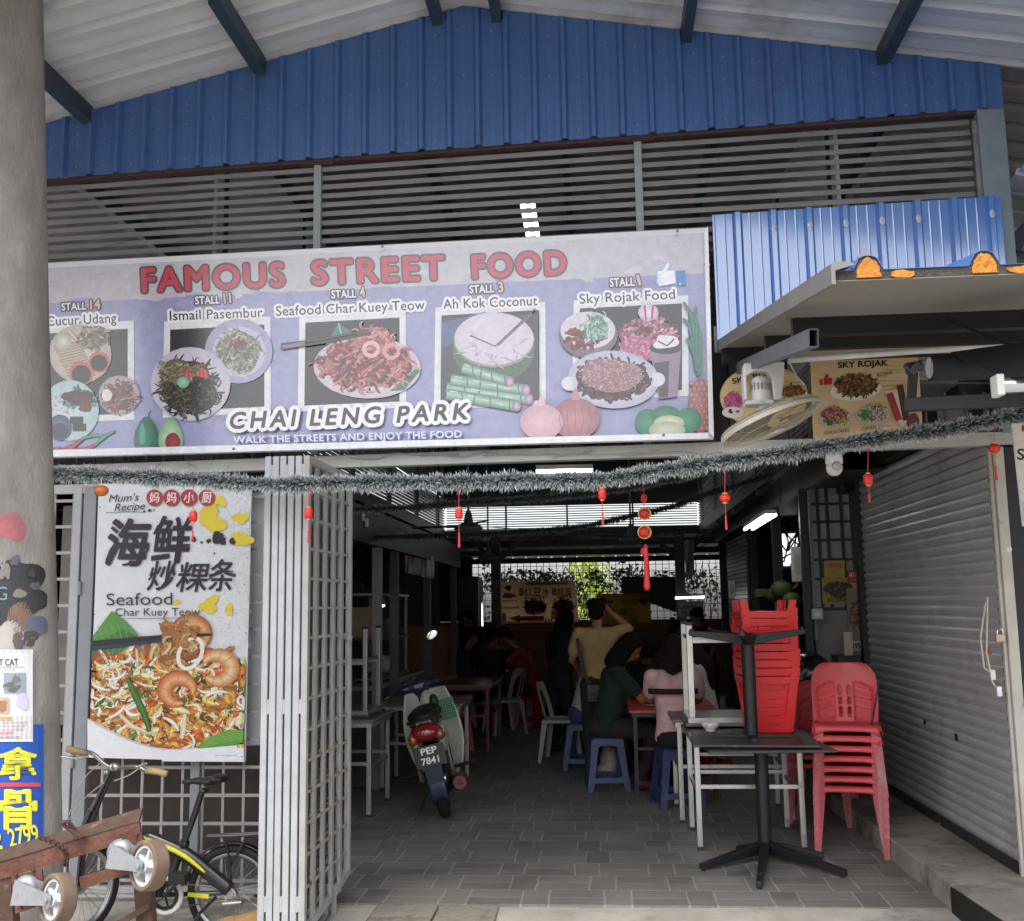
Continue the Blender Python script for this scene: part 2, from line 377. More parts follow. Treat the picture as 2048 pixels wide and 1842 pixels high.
sp = MB(); sp.prism([(1.770, 5.91, -.11), (1.824, 5.2, -.11), (1.893, 4.4, -.11), (1.893, 4.4, .112), (1.824, 5.2, .116), (1.770, 5.91, .118)], (.02, .001, 0))
tag(sp.build('step_facing', BLKPAINT), 'flaking black painted face of the concrete step by the shutter', 'step facing')
struct(MB().box(-40, 40, 29.9, 60, -.3, .0).build('rear_ground', mat('rear_soil', '#8a857c', .9, scale=.5)))

# ================================================================ canopy roof with gable end
GY = 6.08; RX = -.77; RZ = 5.34
def roof_z(x): return RZ - (.232*(RX-x) if x < RX else .183*(x-RX))
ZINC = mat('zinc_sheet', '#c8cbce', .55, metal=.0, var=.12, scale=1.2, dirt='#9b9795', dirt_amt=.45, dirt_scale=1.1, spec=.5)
BLUEST = mat('purlin_paint', '#2f3f4b', .45, var=.2, scale=6, dirt='#4a3a32', dirt_amt=.22, dirt_scale=9)
GREYST = mat('grey_paint', '#8d9396', .5, var=.12, scale=7, dirt='#6b5a4c', dirt_amt=.2, dirt_scale=10)
LOUV = mat('louvre_grey', '#7a7a7b', .5, var=.2, scale=11, dirt='#5a5048', dirt_amt=.3, dirt_scale=12, stretch=(.25, 1, 1))
def rib_profile(t, pitch, w, top, h, minor=.0):
    """height of a ribbed sheet at distance t along it"""
    q = (t/pitch) % 1*pitch; s = (w-top)/2
    if q < s: return h*q/s
    if q < s+top: return h
    if q < w: return h*(w-q)/s
    return 0
def rib_breaks(t0, t1, pitch, w, top, extra=()):
    s = (w-top)/2; out = {t0, t1}; k = math.floor(t0/pitch)-1
    while k*pitch < t1:
        for b in (0, s, s+top, w)+tuple(extra):
            if t0 < k*pitch+b < t1: out.add(k*pitch+b)
        k += 1
    return sorted(out)
def ribbed_wall(x0, x1, zb, zt, y, pitch, w, top, h, out=-1, minors=(), xf=None):
    """vertical ribbed sheet facing -Y between zb(x) and zt(x)"""
    mb = MB(); ex = [e for m_ in minors for e in (m_-.006, m_, m_+.006)]
    xs = rib_breaks(x0, x1, pitch, w, top, tuple(ex)); vs = []
    for x in xs:
        q = (x/pitch) % 1*pitch; hh = rib_profile(x, pitch, w, top, h)
        for m_ in minors:
            if abs(q-m_) < .001: hh += .0022
        vs += [(x, y+out*hh, zb(x)), (x, y+out*hh, zt(x))]
    mb.add(vs, [(2*i, 2*i+2, 2*i+3, 2*i+1) for i in range(len(xs)-1)])
    return mb
ZINC_SHADED = mat('zinc_sheet_shaded', '#7e7976', .6, var=.2, scale=1.2, dirt='#5c5855', dirt_amt=.5, dirt_scale=1.1)  # darker copy of the roof sheet: the hall's shade put into its colour
roof = thing('canopy_roof', 'pale ribbed metal gable roof with dark blue purlins over the stall front', 'roof', (RX, GY, RZ))
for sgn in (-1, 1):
    for ya, yb_, m_ in ((2.9, 6.1, ZINC), (6.1, 16.2, ZINC_SHADED)):
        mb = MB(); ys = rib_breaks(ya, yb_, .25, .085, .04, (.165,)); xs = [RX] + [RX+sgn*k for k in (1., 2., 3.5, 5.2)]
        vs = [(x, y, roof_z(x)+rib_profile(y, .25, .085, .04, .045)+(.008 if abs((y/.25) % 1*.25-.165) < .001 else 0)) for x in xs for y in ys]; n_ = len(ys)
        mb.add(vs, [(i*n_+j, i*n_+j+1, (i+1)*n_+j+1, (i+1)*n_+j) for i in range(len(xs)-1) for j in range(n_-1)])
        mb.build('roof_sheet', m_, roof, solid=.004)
MB().prism([(RX-.18, 2.88, RZ-.0), (RX, 2.88, RZ+.065), (RX+.18, 2.88, RZ+.0), (RX, 2.88, RZ+.05)], (0, 13.4, 0)).build('ridge_cap', ZINC, roof)
for i, x in enumerate((-4.3, -3.17, -2.05, -.93, -.555, .60, 1.755, 2.95)):
    mb = MB(); z = roof_z(x)-.004; s = 1 if x < RX else -1; sl = .232 if x < RX else -.183
    y0 = 2.95
    mb.prism([(x-.03, y0, z-.03*sl), (x+.03, y0, z+.03*sl), (x+.03, y0, z-.1), (x-.03, y0, z-.1)], (0, 3.105, 0))
    if i in (1, 2, 6): mb.prism([(x-.036, 5.25, z-.02), (x+.036, 5.25, z-.02), (x+.036, 5.25, z-.108), (x-.036, 5.25, z-.108)], (0, .79, 0))
    mb.build('purlin', BLUEST, roof)
for x in (-3.6, -2.4, -1.3, -.2, .9, 2.0):   # inside the hall
    mb = MB(); z = roof_z(x)-.005
    mb.box(x-.03, x+.03, 6.2, 16.1, z-.11, z); mb.build('purlin', BLUEST, roof)
BLUECL = mat('blue_cladding', '#45669c', .38, var=.07, scale=2, dirt='#3a4f78', dirt_amt=.4, dirt_scale=1.3, spec=.5)
BLUECR = mat('blue_cladding_new', '#4279c2', .2, var=.05, scale=2, dirt='#7f8da6', dirt_amt=.12, dirt_scale=18, spec=.8, coat=1., coat_ior=2.1)
SCREW = mat('screw_head', '#6f8098', .4, metal=.3, var=0)
fz = lambda x: 4.325 + (x+3.48)*.0235
gab = thing('blue_gable_cladding', 'dark blue ribbed metal gable cladding hung under the pale roof', 'cladding', (RX, GY, 4.4))
ribbed_wall(-4.6, 2.43, lambda x: fz(x), lambda x: roof_z(x)-.02-.012*rib_profile(x, .176, .05, .024, 1), 6.06, .176, .05, .02, .032, minors=(.09, .135)).build('sheet', BLUECL, gab, solid=.003)
sm = MB()
for k in range(-24, 14):
    x = k*.176+.113
    if not -3.6 < x < 2.4: continue
    for z in (fz(x)+.06, (fz(x)+roof_z(x))/2, roof_z(x)-.16):
        if z < roof_z(x)-.1: sm.ell((x, 6.057, z), (.009, .005, .009), 8, 5)
sm.build('screw', SCREW, gab)['kind'] = 'stuff'
RUSTY = mat('rust_edge', '#432f2f', .8, var=.3, scale=20)
MB().bar((-4.6, 6.1, fz(-4.6)-.009), (2.43, 6.1, fz(2.43)-.009), .06, .02).build('bottom_rail', RUSTY, gab)
# ---- louvre bands under the gable
LY = 6.13
top_l = lambda x: fz(x)-.03
bot_l = lambda x: 3.74+(x+3.437)*.0095
def louvre(x0, x1, label, n=10):
    t = thing('louvre_screen', label, 'louvre', ((x0+x1)/2, LY, 3.8), group='louvre panels over the big sign')
    for k in range(n+2):
        mb = MB(); f = (k+.3)/n
        z0 = top_l(x0)*(1-f)+bot_l(x0)*f; z1 = top_l(x1)*(1-f)+bot_l(x1)*f
        mb.prism([(x0, LY-.018, z0-.017), (x0, LY-.018, z0+.013), (x0, LY-.012, z0+.017), (x0, LY+.014, z0+.017), (x0, LY+.014, z0+.013), (x0, LY-.012, z0+.013), (x0, LY-.014, z0-.017)], (x1-x0, 0, z1-z0))
        mb.build('slat', LOUV, t)
    return t
px1, px2 = at(628, 400, Y=6.1).x, at(1263, 380, Y=6.1).x
louvre(-4.6, px1-.01, 'left louvre panel of grey slats beside the concrete pole')
louvre(px1+.01, px2-.01, 'middle louvre panel of grey slats over the red lettering')
louvre(px2+.01, 2.25, 'right louvre panel of grey slats above the bright blue sheet')
for x, lab in ((px1, 'thin grey louvre post above the letter S of the sign'), (px2, 'thin grey louvre post with rusty plate above the right end of the sign')):
    t = thing('louvre_post', lab, 'post', (x, 6.1, 2.5), group='posts between the louvre panels')
    MB().box(x-.022, x+.022, 6.085, 6.125, 2.52, fz(x)-.03).build('post', GREYST, t)
    MB().box(x-.1, x+.1, 6.075, 6.12, fz(x)-.028, fz(x)-.004).build('cap_plate', RUSTY, t)
colm = thing('steel_column', 'pale blue grey steel column at the right end of the louvres', 'column', (2.36, 6.12, 2.5))
MB().box(2.275, 2.43, 6.05, 6.2, 2.53, 4.46).build('shaft', mat('column_paint', '#77858c', .5, var=.1, scale=8, dirt='#9aa6ab', dirt_amt=.2, dirt_scale=30), colm, bevel=.006)
MB().box(2.25, 2.275, 6.07, 6.09, 3.8, 4.4).build('angle_strip', LOUV, colm)
cl = thing('blue_wall_cladding', 'bright glossy blue ribbed sheet beside the street food sign', 'cladding', (1.5, 6.0, 3.1))
ribbed_wall(.705, 2.345, lambda x: 3.1, lambda x: 3.865+(x-.7)*.022, 6.0, .205, .058, .026, .026, minors=(.1, .16)).build('sheet', BLUECR, cl, solid=.003)
sm = MB()
for k in range(3, 12):
    x = k*.205+.029
    if .72 < x < 2.33 and k not in (4, 10):
        z = 3.865+(x-.7)*.022-.11; sm.ell((x, 5.972, z), (.016, .004, .026), 10, 6); sm.ell((x, 5.968, z-.008), (.009, .006, .009), 8, 5)
sm.build('roofing_screw', mat('washer', '#b8bec6', .4, metal=.6, var=.1), cl)['kind'] = 'stuff'
pm = MB(); c0 = at(1702, 510, Y=5.965)
pm.prism([c0+Vector(q) for q in ((-.02, 0, -.06), (-.005, 0, -.075), (.008, 0, -.01), (.028, 0, .03), (.024, 0, .06), (.005, 0, .045), (-.012, 0, 0))], (0, .004, 0)); pm.build('paint_patch', mat('bare_primer', '#c9cbd2', .5), cl)
MB().box(.69, 2.35, 6.03, 6.06, 3.05, 3.2).build('rail', GREYST, cl)
# right beyond the column: neighbour's roof edge
nb = thing('neighbour_roof', 'grey neighbouring roof end with dark strut beyond the steel column', 'roof', (2.9, 7, 4))
mb = MB(); ys = rib_breaks(5.2, 9, .25, .05, .02)
mb.add([(x, y, z+rib_profile(y, .25, .05, .02, .02)) for x, z in ((2.46, 4.05), (4.5, 3.5)) for y in ys], [(j, j+1, len(ys)+j+1, len(ys)+j) for j in range(len(ys)-1)])
mb.build('roof_sheet', ZINC, nb, solid=.004)
MB().bar((2.45, 6.2, 3.65), (3.2, 6.25, 4.35), .09, .09).build('strut', mat('dark_strut', '#1f2a33', .6), nb)
MB().bar((2.47, 6.1, 3.36), (3.4, 6.1, 3.4), .09, .12).build('rafter_tail', mat('pale_bracket', '#b9bcc0', .5), nb)
MB().tube([(2.47, 6.3, 3.62), (2.6, 6.3, 3.52), (2.9, 6.3, 3.5), (3.3, 6.3, 3.52)], .09, 14).build('gutter', mat('gutter_dark', '#3a3f45', .5), nb)

# ================================================================ header beam and grille bars above it
HBEAM = mat('beam_grey', '#a9a9a6', .5, var=.1, scale=6, dirt='#77706a', dirt_amt=.3, dirt_scale=8)
hb = thing('header_beam', 'long pale grey steel beam across the opening below the big sign', 'beam', (0, 6.1, 2.45))
MB().bar((-4.6, 6.1, 2.445), (2.35, 6.1, 2.502), .08, .075).build('beam', HBEAM, hb, bevel=.004)
tg = thing('transom_grille', 'short grey bars in the dark gap between big sign and beam', 'grille', (-1, 6.12, 2.6))
mb = MB()
for k in range(62):
    x = -4.5+k*.11; mb.box(x-.008, x+.008, 6.11, 6.125, 2.47+(x+4.5)*.008, 2.78)
mb.build('bar', mat('bar_grey', '#4c4d50', .55), tg)['kind'] = 'stuff'
for k in range(12):
    x = -4.2+k*.56; MB().box(x, x+.17, 6.16, 6.18, 2.5+(x+4)*.008, 2.72).build('backing_plate', mat('plate_grey', '#77777a', .6), tg)
# ================================================================ printed boards
def zmap(ox, oy, sc, **pl):
    """coordinates measured on an enlargement of the photograph -> point on a plane of the place"""
    return lambda x, y: at((ox+x/sc)/KPX, (oy+y/sc)/KPX, **pl)
def board(name, corners, thick, m, parent, back):
    n = len(corners); mb = MB(); mb.prism(corners, Vector(back)*thick); return mb.build(name, m, parent, fix=True)
def gbox(p, txt, x0, y0, x1, y1, c, bold=0., shear=0.):
    vs, fs = glyphs(txt, 0., 1., shear)
    if not vs: return
    ax = min(v[0] for v in vs); bx = max(v[0] for v in vs); ay = min(v[1] for v in vs); by = max(v[1] for v in vs)
    p.fat([(x0+(v[0]-ax)/(bx-ax)*(x1-x0), y1-(v[1]-ay)/(by-ay)*(y1-y0)) for v in vs], fs, c, bold*(y1-y0))
def outlined(p, txt, x0, y0, x1, y1, h, c, oc, bold, obold, space=1., shear=0., grow=2.):
    p.text(txt, x0, y0, x1, y1, h, oc, grow/(h/.73), space, shear)
    p.text(txt, x0, y0, x1, y1, h, c, bold, space, shear)
WHITEB = mat('white_board', '#d8d9de', .35, var=.04)
GLOSSP = print_mat('glossy_print', .24, coat=1., grain=.10)
MATTP = print_mat('matt_print', .45, grain=.05)
DIMP = print_mat('dim_print', .6, grain=.15)

# ---- the big sign
SY = 5.98
sg = thing('food_sign', 'wide lavender FAMOUS STREET FOOD sign with pictures of stall dishes', 'sign', (-1.4, SY, 2.6))
TL, TR, BR, BL = at(30, 523.1, Y=SY), at(1398, 450, Y=SY), at(1410, 868, Y=SY), at(30, 906.8, Y=SY)
board('board', [TL, TR, BR, BL], .03, mat('sign_white', '#d6d7df', .3, var=.03, coat=.2), sg, (0, 1, 0))
p = Print(on_plane(Y=SY), (0, -1, 0), gain=.95)
tl = lambda x: 519.6-(x-95)*.0533          # top edge of the board in the picture
bg, band = '#9c9dc4', '#c4c0cb'
p.poly([(30, 534), (1389, 461), (1399, 857), (30, 893)], bg)
p.poly([(30, 534), (1389, 461), (1391, 540), (30, 602.5)], band)
g = random.Random(3); p.heap = True
for k in range(420):    # mottled backdrop
    x = g.uniform(60, 1380); y = tl(x)+g.uniform(14, 365); top = y < 600-(x-85)*.046
    c = lin(band if top else bg); m_ = g.uniform(.88, 1.14)
    p.blob(x, y, g.uniform(4, 22), tuple(v*m_*.95 for v in c), k, 12, .5, ry=g.uniform(2, 9)) if (15 < y-tl(x) < 350) else None
p.heap = False; outl = '#5c5054'
for t, a, b, c_, d, h in (('FAMOUS', 283, 577, 562, 565, 48), ('STREET', 619, 562, 878, 551, 48), ('FOOD', 936, 550, 1118, 541, 47)):
    p.text(t, a, b, c_, d, h, outl, .085, 1.16); p.text(t, a, b, c_, d, h, '#c8485c', .03, 1.16)
def frame_(x0, x1, yt0, yt1, yb0, yb1, m=12):
    p.poly([(x0, yt0), (x1, yt1), (x1+1, yb1), (x0-3, yb0)], '#e2e3ea')
    p.poly([(x0+m, yt0+m+4), (x1-m, yt1+m+4), (x1-m, yb1-m), (x0+m-2, yb0-m)], '#332f33')
frame_(40, 265, 646, 634, 838, 830); frame_(325, 535, 636, 626, 826, 816); frame_(592, 802, 622, 612, 814, 806); frame_(861, 1078, 608, 597, 810, 800); frame_(1134, 1360, 594, 584, 792, 783)
for t, n_, a, y, h in (('STALL', '14', 123, 614, 15), ('STALL', '11', 387, 602, 16), ('STALL', '4', 656, 590, 16), ('STALL', '3', 929, 580, 16), ('STALL', '1', 1206, 567, 17)):
    outlined(p, t, a, y, a+48, y-2, h, '#e6e6ec', '#3c363a', .03, .06, 1.05, grow=3)
    outlined(p, n_, a+57, y-2, a+57+({'1': 4, '11': 13}.get(n_, 9 if len(n_) == 1 else 19)), y-3, h+5, '#d8bca6', '#3c363a', .03, .04, grow=3)
for t, a, y, b, y2 in (('Cucur Udang', 94, 645, 231, 638), ('Ismail Pasembur', 337, 634, 520, 627), ('Seafood Char Kuey Teow', 547, 625, 840, 612), ('Ah Kok Coconut', 877, 611, 1062, 604), ('Sky Rojak Food', 1146, 601, 1334, 591)):
    p.text(t, a, y, b, y2, 20, '#f0eef4', .19, 1.05); p.text(t, a, y, b, y2, 20, '#37353a', .012, 1.05)
# thumbs up mark
p.poly([(1297, 536), (1309, 533), (1316, 520), (1322, 518), (1325, 524), (1321, 534), (1335, 533), (1337, 562), (1302, 568), (1297, 560)], '#7cc0e6')
p.poly([(1299, 538), (1310, 535), (1317, 522), (1321, 520), (1323, 525), (1319, 536), (1333, 535), (1335, 560), (1303, 566), (1299, 559)], '#f4f6fa')
for y in (544, 551, 558): p.stroke([(1299, y), (1306, y-1)], 1.4, '#9fb4c8')
p.poly([(1338, 536), (1354, 535), (1355, 565), (1339, 566)], '#2f86c8'); p.ell(1344, 562, 2, 2, '#e8eef6')
# 1 cucur udang
p.ell(160, 700, 62, 58, '#d9cfc4', .2, edge='#b9aba2')
for k in range(7): p.stroke([(108+k*5, 690+k*10), (160+k*5, 678+k*10)], 9, '#c9b49c', edge='#7c6656')
p.stroke([(137, 655), (172, 690)], 10, '#d8ccb8', edge='#8c7a68'); p.noodles(185, 668, 32, 24, 90, ['#b9a890', '#8a7460', '#d8c8b0', '#5f5046'], (2, 5), (8, 18), 5)
p.ell(126, 676, 17, 19, '#e2ddd6', edge='#a79c94')
for x, y, r_ in ((197, 716, 21), (162, 739, 24)):
    p.ell(x, y, r_, r_, '#b0484a', edge='#c86a66'); p.ell(x, y+2, r_*.8, r_*.78, '#2d2626')
p.ell(140, 812, 57, 60, '#cfe0e0', edge='#aac4c8'); p.noodles(120, 800, 30, 24, 60, ['#e8e8ea', '#c6c8d0'], (3, 6), (6, 12), 8)
p.noodles(160, 790, 34, 20, 60, ['#2f7f6a', '#4f9c86', '#2a5a4c'], (4, 8), (10, 20), 9); p.blob(155, 786, 26, '#5a2024', 3, ry=16, edge='#3a1416'); p.blob(172, 800, 14, '#6a2a2a', 5)
p.rect(140, 824, 166, 838, '#2e2628'); p.rect(145, 838, 172, 853, '#332a2c'); p.ell(120, 846, 24, 26, '#6a7898', edge='#3e4a68'); p.ell(120, 852, 17, 15, '#30384e')
p.ell(237, 782, 41, 39, '#d6c8cc', edge='#a89aa4'); p.noodles(238, 784, 32, 30, 190, ['#b06a72', '#7a5a5c', '#d8b0ae', '#5a5a4e', '#a03e4a'], (2, 4), (8, 18), 11); p.ell(213, 782, 10, 12, '#e8e0e2')
for a, b, c in (((70, 905), (120, 895), (165, 868)), ((115, 899), (150, 893), (190, 880)), ((70, 898), (95, 890), (120, 885))): p.stroke([a, ((a[0]+b[0])/2, (a[1]+b[1])/2+2), b, ((c[0]+b[0])/2, (c[1]+b[1])/2+3), c], 13, '#c83e5e', edge='#7e1e3a', taper=True)
for a, b in (((162, 868), (205, 862)), ((188, 882), (228, 852))): p.stroke([a, ((a[0]+b[0])/2, (a[1]+b[1])/2-4), b], 8, '#4fa886', edge='#2c6c58', taper=True)
# avocado
def pear(x, y, w, h, c, e): p.tri([(x, y)]+[(x+w*sin(t)*(.55+.45*(1-cos(t))/2), y-h*cos(t)) for t in [2*pi*k/28 for k in range(28)]], [(0, k+1, (k+1) % 28+1) for k in range(28)], [c]+[e]*28)
p.stroke([(293, 828), (296, 818), (300, 812)], 2, '#4c4a3c'); pear(291, 862, 31, 38, '#3d8468', '#2a6450'); pear(283, 858, 8, 22, '#5cb098', '#4c9c84'); pear(339, 862, 31, 36, '#cfe0b8', '#7cae88'); p.ell(343, 874, 15, 18, '#b24a58', edge='#8a303e')
# 2 pasembur
p.ell(473, 695, 67, 64, '#b9b4d0', edge='#a5a0c4'); p.ell(474, 696, 52, 50, '#c6c2d8'); p.noodles(472, 697, 44, 44, 320, ['#a8a890', '#8a8c74', '#c8c8b4', '#6c6c5a', '#d6d4c6'], (2, 3.5), (10, 26), 21); p.noodles(472, 680, 14, 10, 30, ['#a84e46', '#8e3a36'], (2, 4), (8, 14), 22)
p.ell(378, 760, 79, 73, '#dcd8e2', edge='#c2bccc'); p.noodles(375, 768, 60, 56, 480, ['#3a3632', '#4e463e', '#5e5a48', '#2c2a28', '#7c705c'], (2.5, 5), (10, 26), 23); p.noodles(350, 735, 34, 24, 90, ['#8c8068', '#6c6452', '#b0a890'], (3, 5), (10, 20), 24)
for k in range(6): p.stroke([(372+k*7, 722+abs(k-2.5)*4), (370+k*8, 744+abs(k-2.5)*2)], 10, '#d8645e', edge='#a03c3e')
p.noodles(388, 733, 8, 8, 14, ['#3f8c6c'], (3, 4), (6, 10), 25); p.ell(364, 757, 12, 11, '#9ccab0', edge='#78a890')
# 3 char kuey teow
p.poly([(645, 683), (670, 640), (712, 668)], '#2f8066'); p.stroke([(670, 640), (680, 676)], 2, '#a8d8c8')
p.ell(727, 727, 106, 62, '#dfd9e0', .03, edge='#c4bcc8'); p.poly([(770, 775), (800, 772), (832, 734), (822, 730)], '#3c7a5e')
p.noodles(724, 722, 92, 48, 560, ['#c05a62', '#d87e80', '#a8404a', '#e2a6a2', '#7a3038', '#cc8a84', '#5a4a42'], (3, 7), (14, 34), 31)
p.noodles(738, 672, 38, 24, 130, ['#d07c7c', '#b65058', '#e2a8a4'], (3, 7), (12, 28), 32)
for a, c in (((735, 692), '#e0b6b4'), ((775, 696), '#d89a98')): p.ring(a[0], a[1], 14, 13, 8, c)
p.stroke([(557, 690), (640, 678), (735, 660)], 6, '#3c3234', edge='#1f1a1c'); p.stroke([(557, 683), (640, 672), (730, 654)], 5, '#4c4244', edge='#241e20'); p.stroke([(560, 688), (604, 680)], 7, '#8a7a7c')
# 4 coconut
p.poly([(874, 630), (1064, 622), (1066, 790), (874, 796)], '#48454c'); p.poly([(874, 640), (960, 618), (960, 650), (874, 690)], '#5a648c')
p.ell(976, 692, 81, 66, '#3c5c44', edge='#56705c'); p.ell(977, 674, 80, 54, '#8a9a80'); p.ell(977, 671, 78, 52, '#e6e0ea', edge='#cfc6d8'); p.noodles(977, 690, 60, 26, 60, ['#d6cfdd', '#e2dce8', '#c8c0d2'], (2, 4), (12, 40), 91, .4); p.ell(985, 668, 46, 34, '#d3cadb'); p.stroke([(930, 665), (980, 686), (1020, 648), (1058, 612)], 3, '#6a5a66'); p.stroke([(985, 684), (1052, 622)], 4, '#8a7c86', edge='#4a4048')
for a, b in (((884, 768), (1046, 790)), ((892, 752), (1040, 772)), ((915, 728), (1008, 756)), ((884, 780), (1022, 804))):
    p.stroke([a, ((a[0]+b[0])/2, (a[1]+b[1])/2), b], 22, '#a9c8b8', edge='#4f7a6a'); p.stroke([((a[0]*.6+b[0]*.4), a[1]*.6+b[1]*.4-10), ((a[0]*.6+b[0]*.4)-2, a[1]*.6+b[1]*.4+10)], 3, '#5e6a60'); p.ell(b[0], b[1], 9, 11, '#cdb8cc', edge='#8a7488'); [p.stroke([(a[0]*(1-f_)+b[0]*f_-1, a[1]*(1-f_)+b[1]*f_-11), (a[0]*(1-f_)+b[0]*f_+1, a[1]*(1-f_)+b[1]*f_+11)], 2.5, '#5c7466') for f_ in (.22, .62, .9)]; [p.stroke([(a[0]*(1-f_)+b[0]*f_, a[1]*(1-f_)+b[1]*f_-7+k_*3), (a[0]*(.9-f_)+b[0]*(f_+.1), a[1]*(.9-f_)+b[1]*(f_+.1)-7+k_*3)], 1.6, '#d2e4d8') for k_, f_ in enumerate((.05, .3, .5, .7))]
# 5 rojak
p.ell(1163, 664, 58, 46, '#8f8494', edge='#6a6072'); p.ell(1162, 655, 54, 37, '#d5cfd8'); p.noodles(1150, 672, 36, 20, 70, ['#8a3a2e', '#a8503c', '#6a2a22'], (6, 10), (8, 14), 41, .4); p.noodles(1178, 650, 26, 24, 100, ['#7ab8a0', '#a8d4c4', '#4f8c78', '#c8dcd4'], (2, 3.5), (12, 24), 42)
p.noodles(1282, 670, 58, 46, 420, ['#c0708c', '#8a3a44', '#d890a8', '#a85060', '#e8b8c4', '#6a3430'], (3, 7), (6, 14), 43); p.noodles(1262, 690, 40, 24, 120, ['#d86a9c', '#e898bc'], (3, 6), (6, 12), 44); p.ell(1281, 620, 20, 17, '#e8dce8', edge='#c8b4cc'); p.stroke([(1274, 606), (1276, 634)], 4, '#b03e78'); p.stroke([(1290, 606), (1288, 634)], 4, '#b03e78')
p.poly([(1284, 694), (1346, 690), (1338, 786), (1302, 790)], '#8d7c94'); p.poly([(1292, 720), (1322, 715), (1320, 786), (1303, 788)], '#4a3a44'); p.ell(1315, 690, 32, 12, '#332c32'); p.blob(1316, 678, 22, '#e6dee6', 7, ry=15); p.stroke([(1300, 676), (1318, 686), (1332, 672)], 3, '#2a2024')
p.ell(1212, 752, 90, 57, '#d4d4e2', .04, edge='#b4b4cc'); p.ell(1126, 760, 16, 14, '#d4d4e2'); p.ell(1298, 752, 16, 14, '#d4d4e2'); p.ell(1212, 753, 80, 48, '#c2c0d2')
p.noodles(1210, 752, 72, 42, 520, ['#5a3034', '#3a2226', '#7a444a', '#2c1c20'], (4, 8), (8, 18), 45); p.noodles(1208, 744, 66, 34, 520, ['#d8a8b0', '#e6c0c4', '#b87a84'], (1.5, 3), (3, 7), 46)
# onions, mangoes, pineapple
for x, y, r_, c, e in ((1138, 829, 48, '#c08a90', '#9a6472'), (1071, 836, 42, '#e0b8c4', '#c89cac')):
    p.ell(x, y, r_, r_*.84, c, edge=e); p.poly([(x-8, y-r_*.75), (x+8, y-r_*.75), (x+3, y-r_*1.25), (x-3, y-r_*1.25)], c)
for k in range(5): p.stroke([(1110+k*13, 800+abs(k-2)*3), (1106+k*16, 830), (1112+k*12, 862)], 1.2, '#8f5a66')
for k in range(11): p.stroke([(1380+g.uniform(-6, 6), 745-k*2), (1376+g.uniform(-14, 10), 700-k*6), (1370+g.uniform(-28, 14), 680-k*8)], 9, '#3f8a76', edge='#1f5a4e', taper=True)
p.ell(1384, 804, 24, 54, '#b8786c', edge='#8a5450')
for j in range(9):
    for i in range(4): p.ell(1366+i*10+(j % 2)*5, 760+j*11, 4.4, 5, '#cf9488', edge='#8e584e')
p.poly([(1391, 461), (1398.3, 450.5), (1409.8, 866), (1400, 857)], '#e6e7ee')
for x, y, rx, ry, c, e in ((1279, 836, 24, 26, '#3f9274', '#2a6e58'), (1316, 824, 30, 20, '#3a8a6c', '#2a6650'), (1361, 832, 25, 25, '#45987a', '#2c705a'), (1322, 838, 30, 15, '#dfe2cc', '#b4b89c'), (1318, 852, 36, 17, '#cfd6c0', '#a4ac94')): p.ell(x, y, rx, ry, c, edge=e)
for t, a, y, b, y2 in (('CHAI', 460, 849, 590, 843), ('LENG', 616, 843, 756, 837), ('PARK', 787, 837, 928, 830)):
    p.text(t, a, y, b, y2, 33, '#eeecf2', .2, 1.35, .2); p.text(t, a, y, b, y2, 33, '#2f2a2e', .03, 1.35, .2)
p.text('WALK THE STREETS AND ENJOY THE FOOD', 468, 879.5, 916, 867.5, 14, '#6c6ca0', .03, 1.06); p.text('WALK THE STREETS AND ENJOY THE FOOD', 466, 878, 914, 866, 14, '#d4daee', .03, 1.06)
p.poly([(30, 893), (1399, 857), (1399, 868.5), (30, 907)], '#e6e7ee')
for x, y in ((758, 491), (1338, 461), (466, 889), (1311, 862)): p.ell(x, y, 3, 3, '#4a4a50')
p.build('printed_face', GLOSSP, sg)

# ---- the tall poster on the left grille
PY = 6.02
po = thing('seafood_poster', 'tall white Seafood Char Kuey Teow poster hung on the grey grille', 'poster', (-2.5, PY, .8))
z6 = zmap(0, 900, 2.844, Y=PY)
board('board', [z6(562, 190), z6(1433, 205), z6(1396, 1773), z6(505, 1748)], .012, WHITEB, po, (0, 1, 0))
p = Print(z6, (0, -1, 0), gain=.84)
p.poly([(564, 192), (1431, 207), (1394, 1771), (507, 1746)], '#e4e7ec')
g = random.Random(11); p.heap = True
for k in range(1500):
    x = min(1425, 1440-abs(g.gauss(0, 130))); y = 230+g.random()**1.4*900
    if x < 1100: continue
    s_ = g.uniform(2, 8); c = g.choice(['#c3cad2', '#a9b1bb', '#d3d8de', '#8e97a2'])
    p.tri([(x, y), (x+s_, y+g.uniform(-2, 3)), (x+g.uniform(0, s_), y+s_*.8)], [(0, 1, 2)], c)
p.heap = False
for x, y, r_, s_ in ((1250, 290, 34, 1), (1205, 395, 72, 2), (1372, 388, 38, 3), (1384, 510, 46, 4), (1350, 495, 30, 14), (1200, 880, 46, 5), (1305, 908, 27, 6), (1010, 865, 17, 7), (1150, 890, 22, 9)): p.blob(x, y, r_, '#e8cf3c', s_, 26, .45)
for x, y, r_ in ((1105, 508, 15), (1240, 498, 34), (1265, 516, 24), (1325, 520, 19), (1190, 518, 13), (1150, 526, 7), (1222, 588, 6), (855, 345, 9), (825, 350, 6), (880, 342, 4)): p.blob(x, y, r_, '#24202a', int(x), 20, .25)
p.text("Mum's", 622, 298, 795, 288, 44, '#26242c', -.012, 1, .3); p.text('Recipe', 655, 348, 830, 338, 44, '#26242c', -.012, 1, .3); p.stroke([(605, 358), (720, 352), (830, 354)], 3, '#26242c')
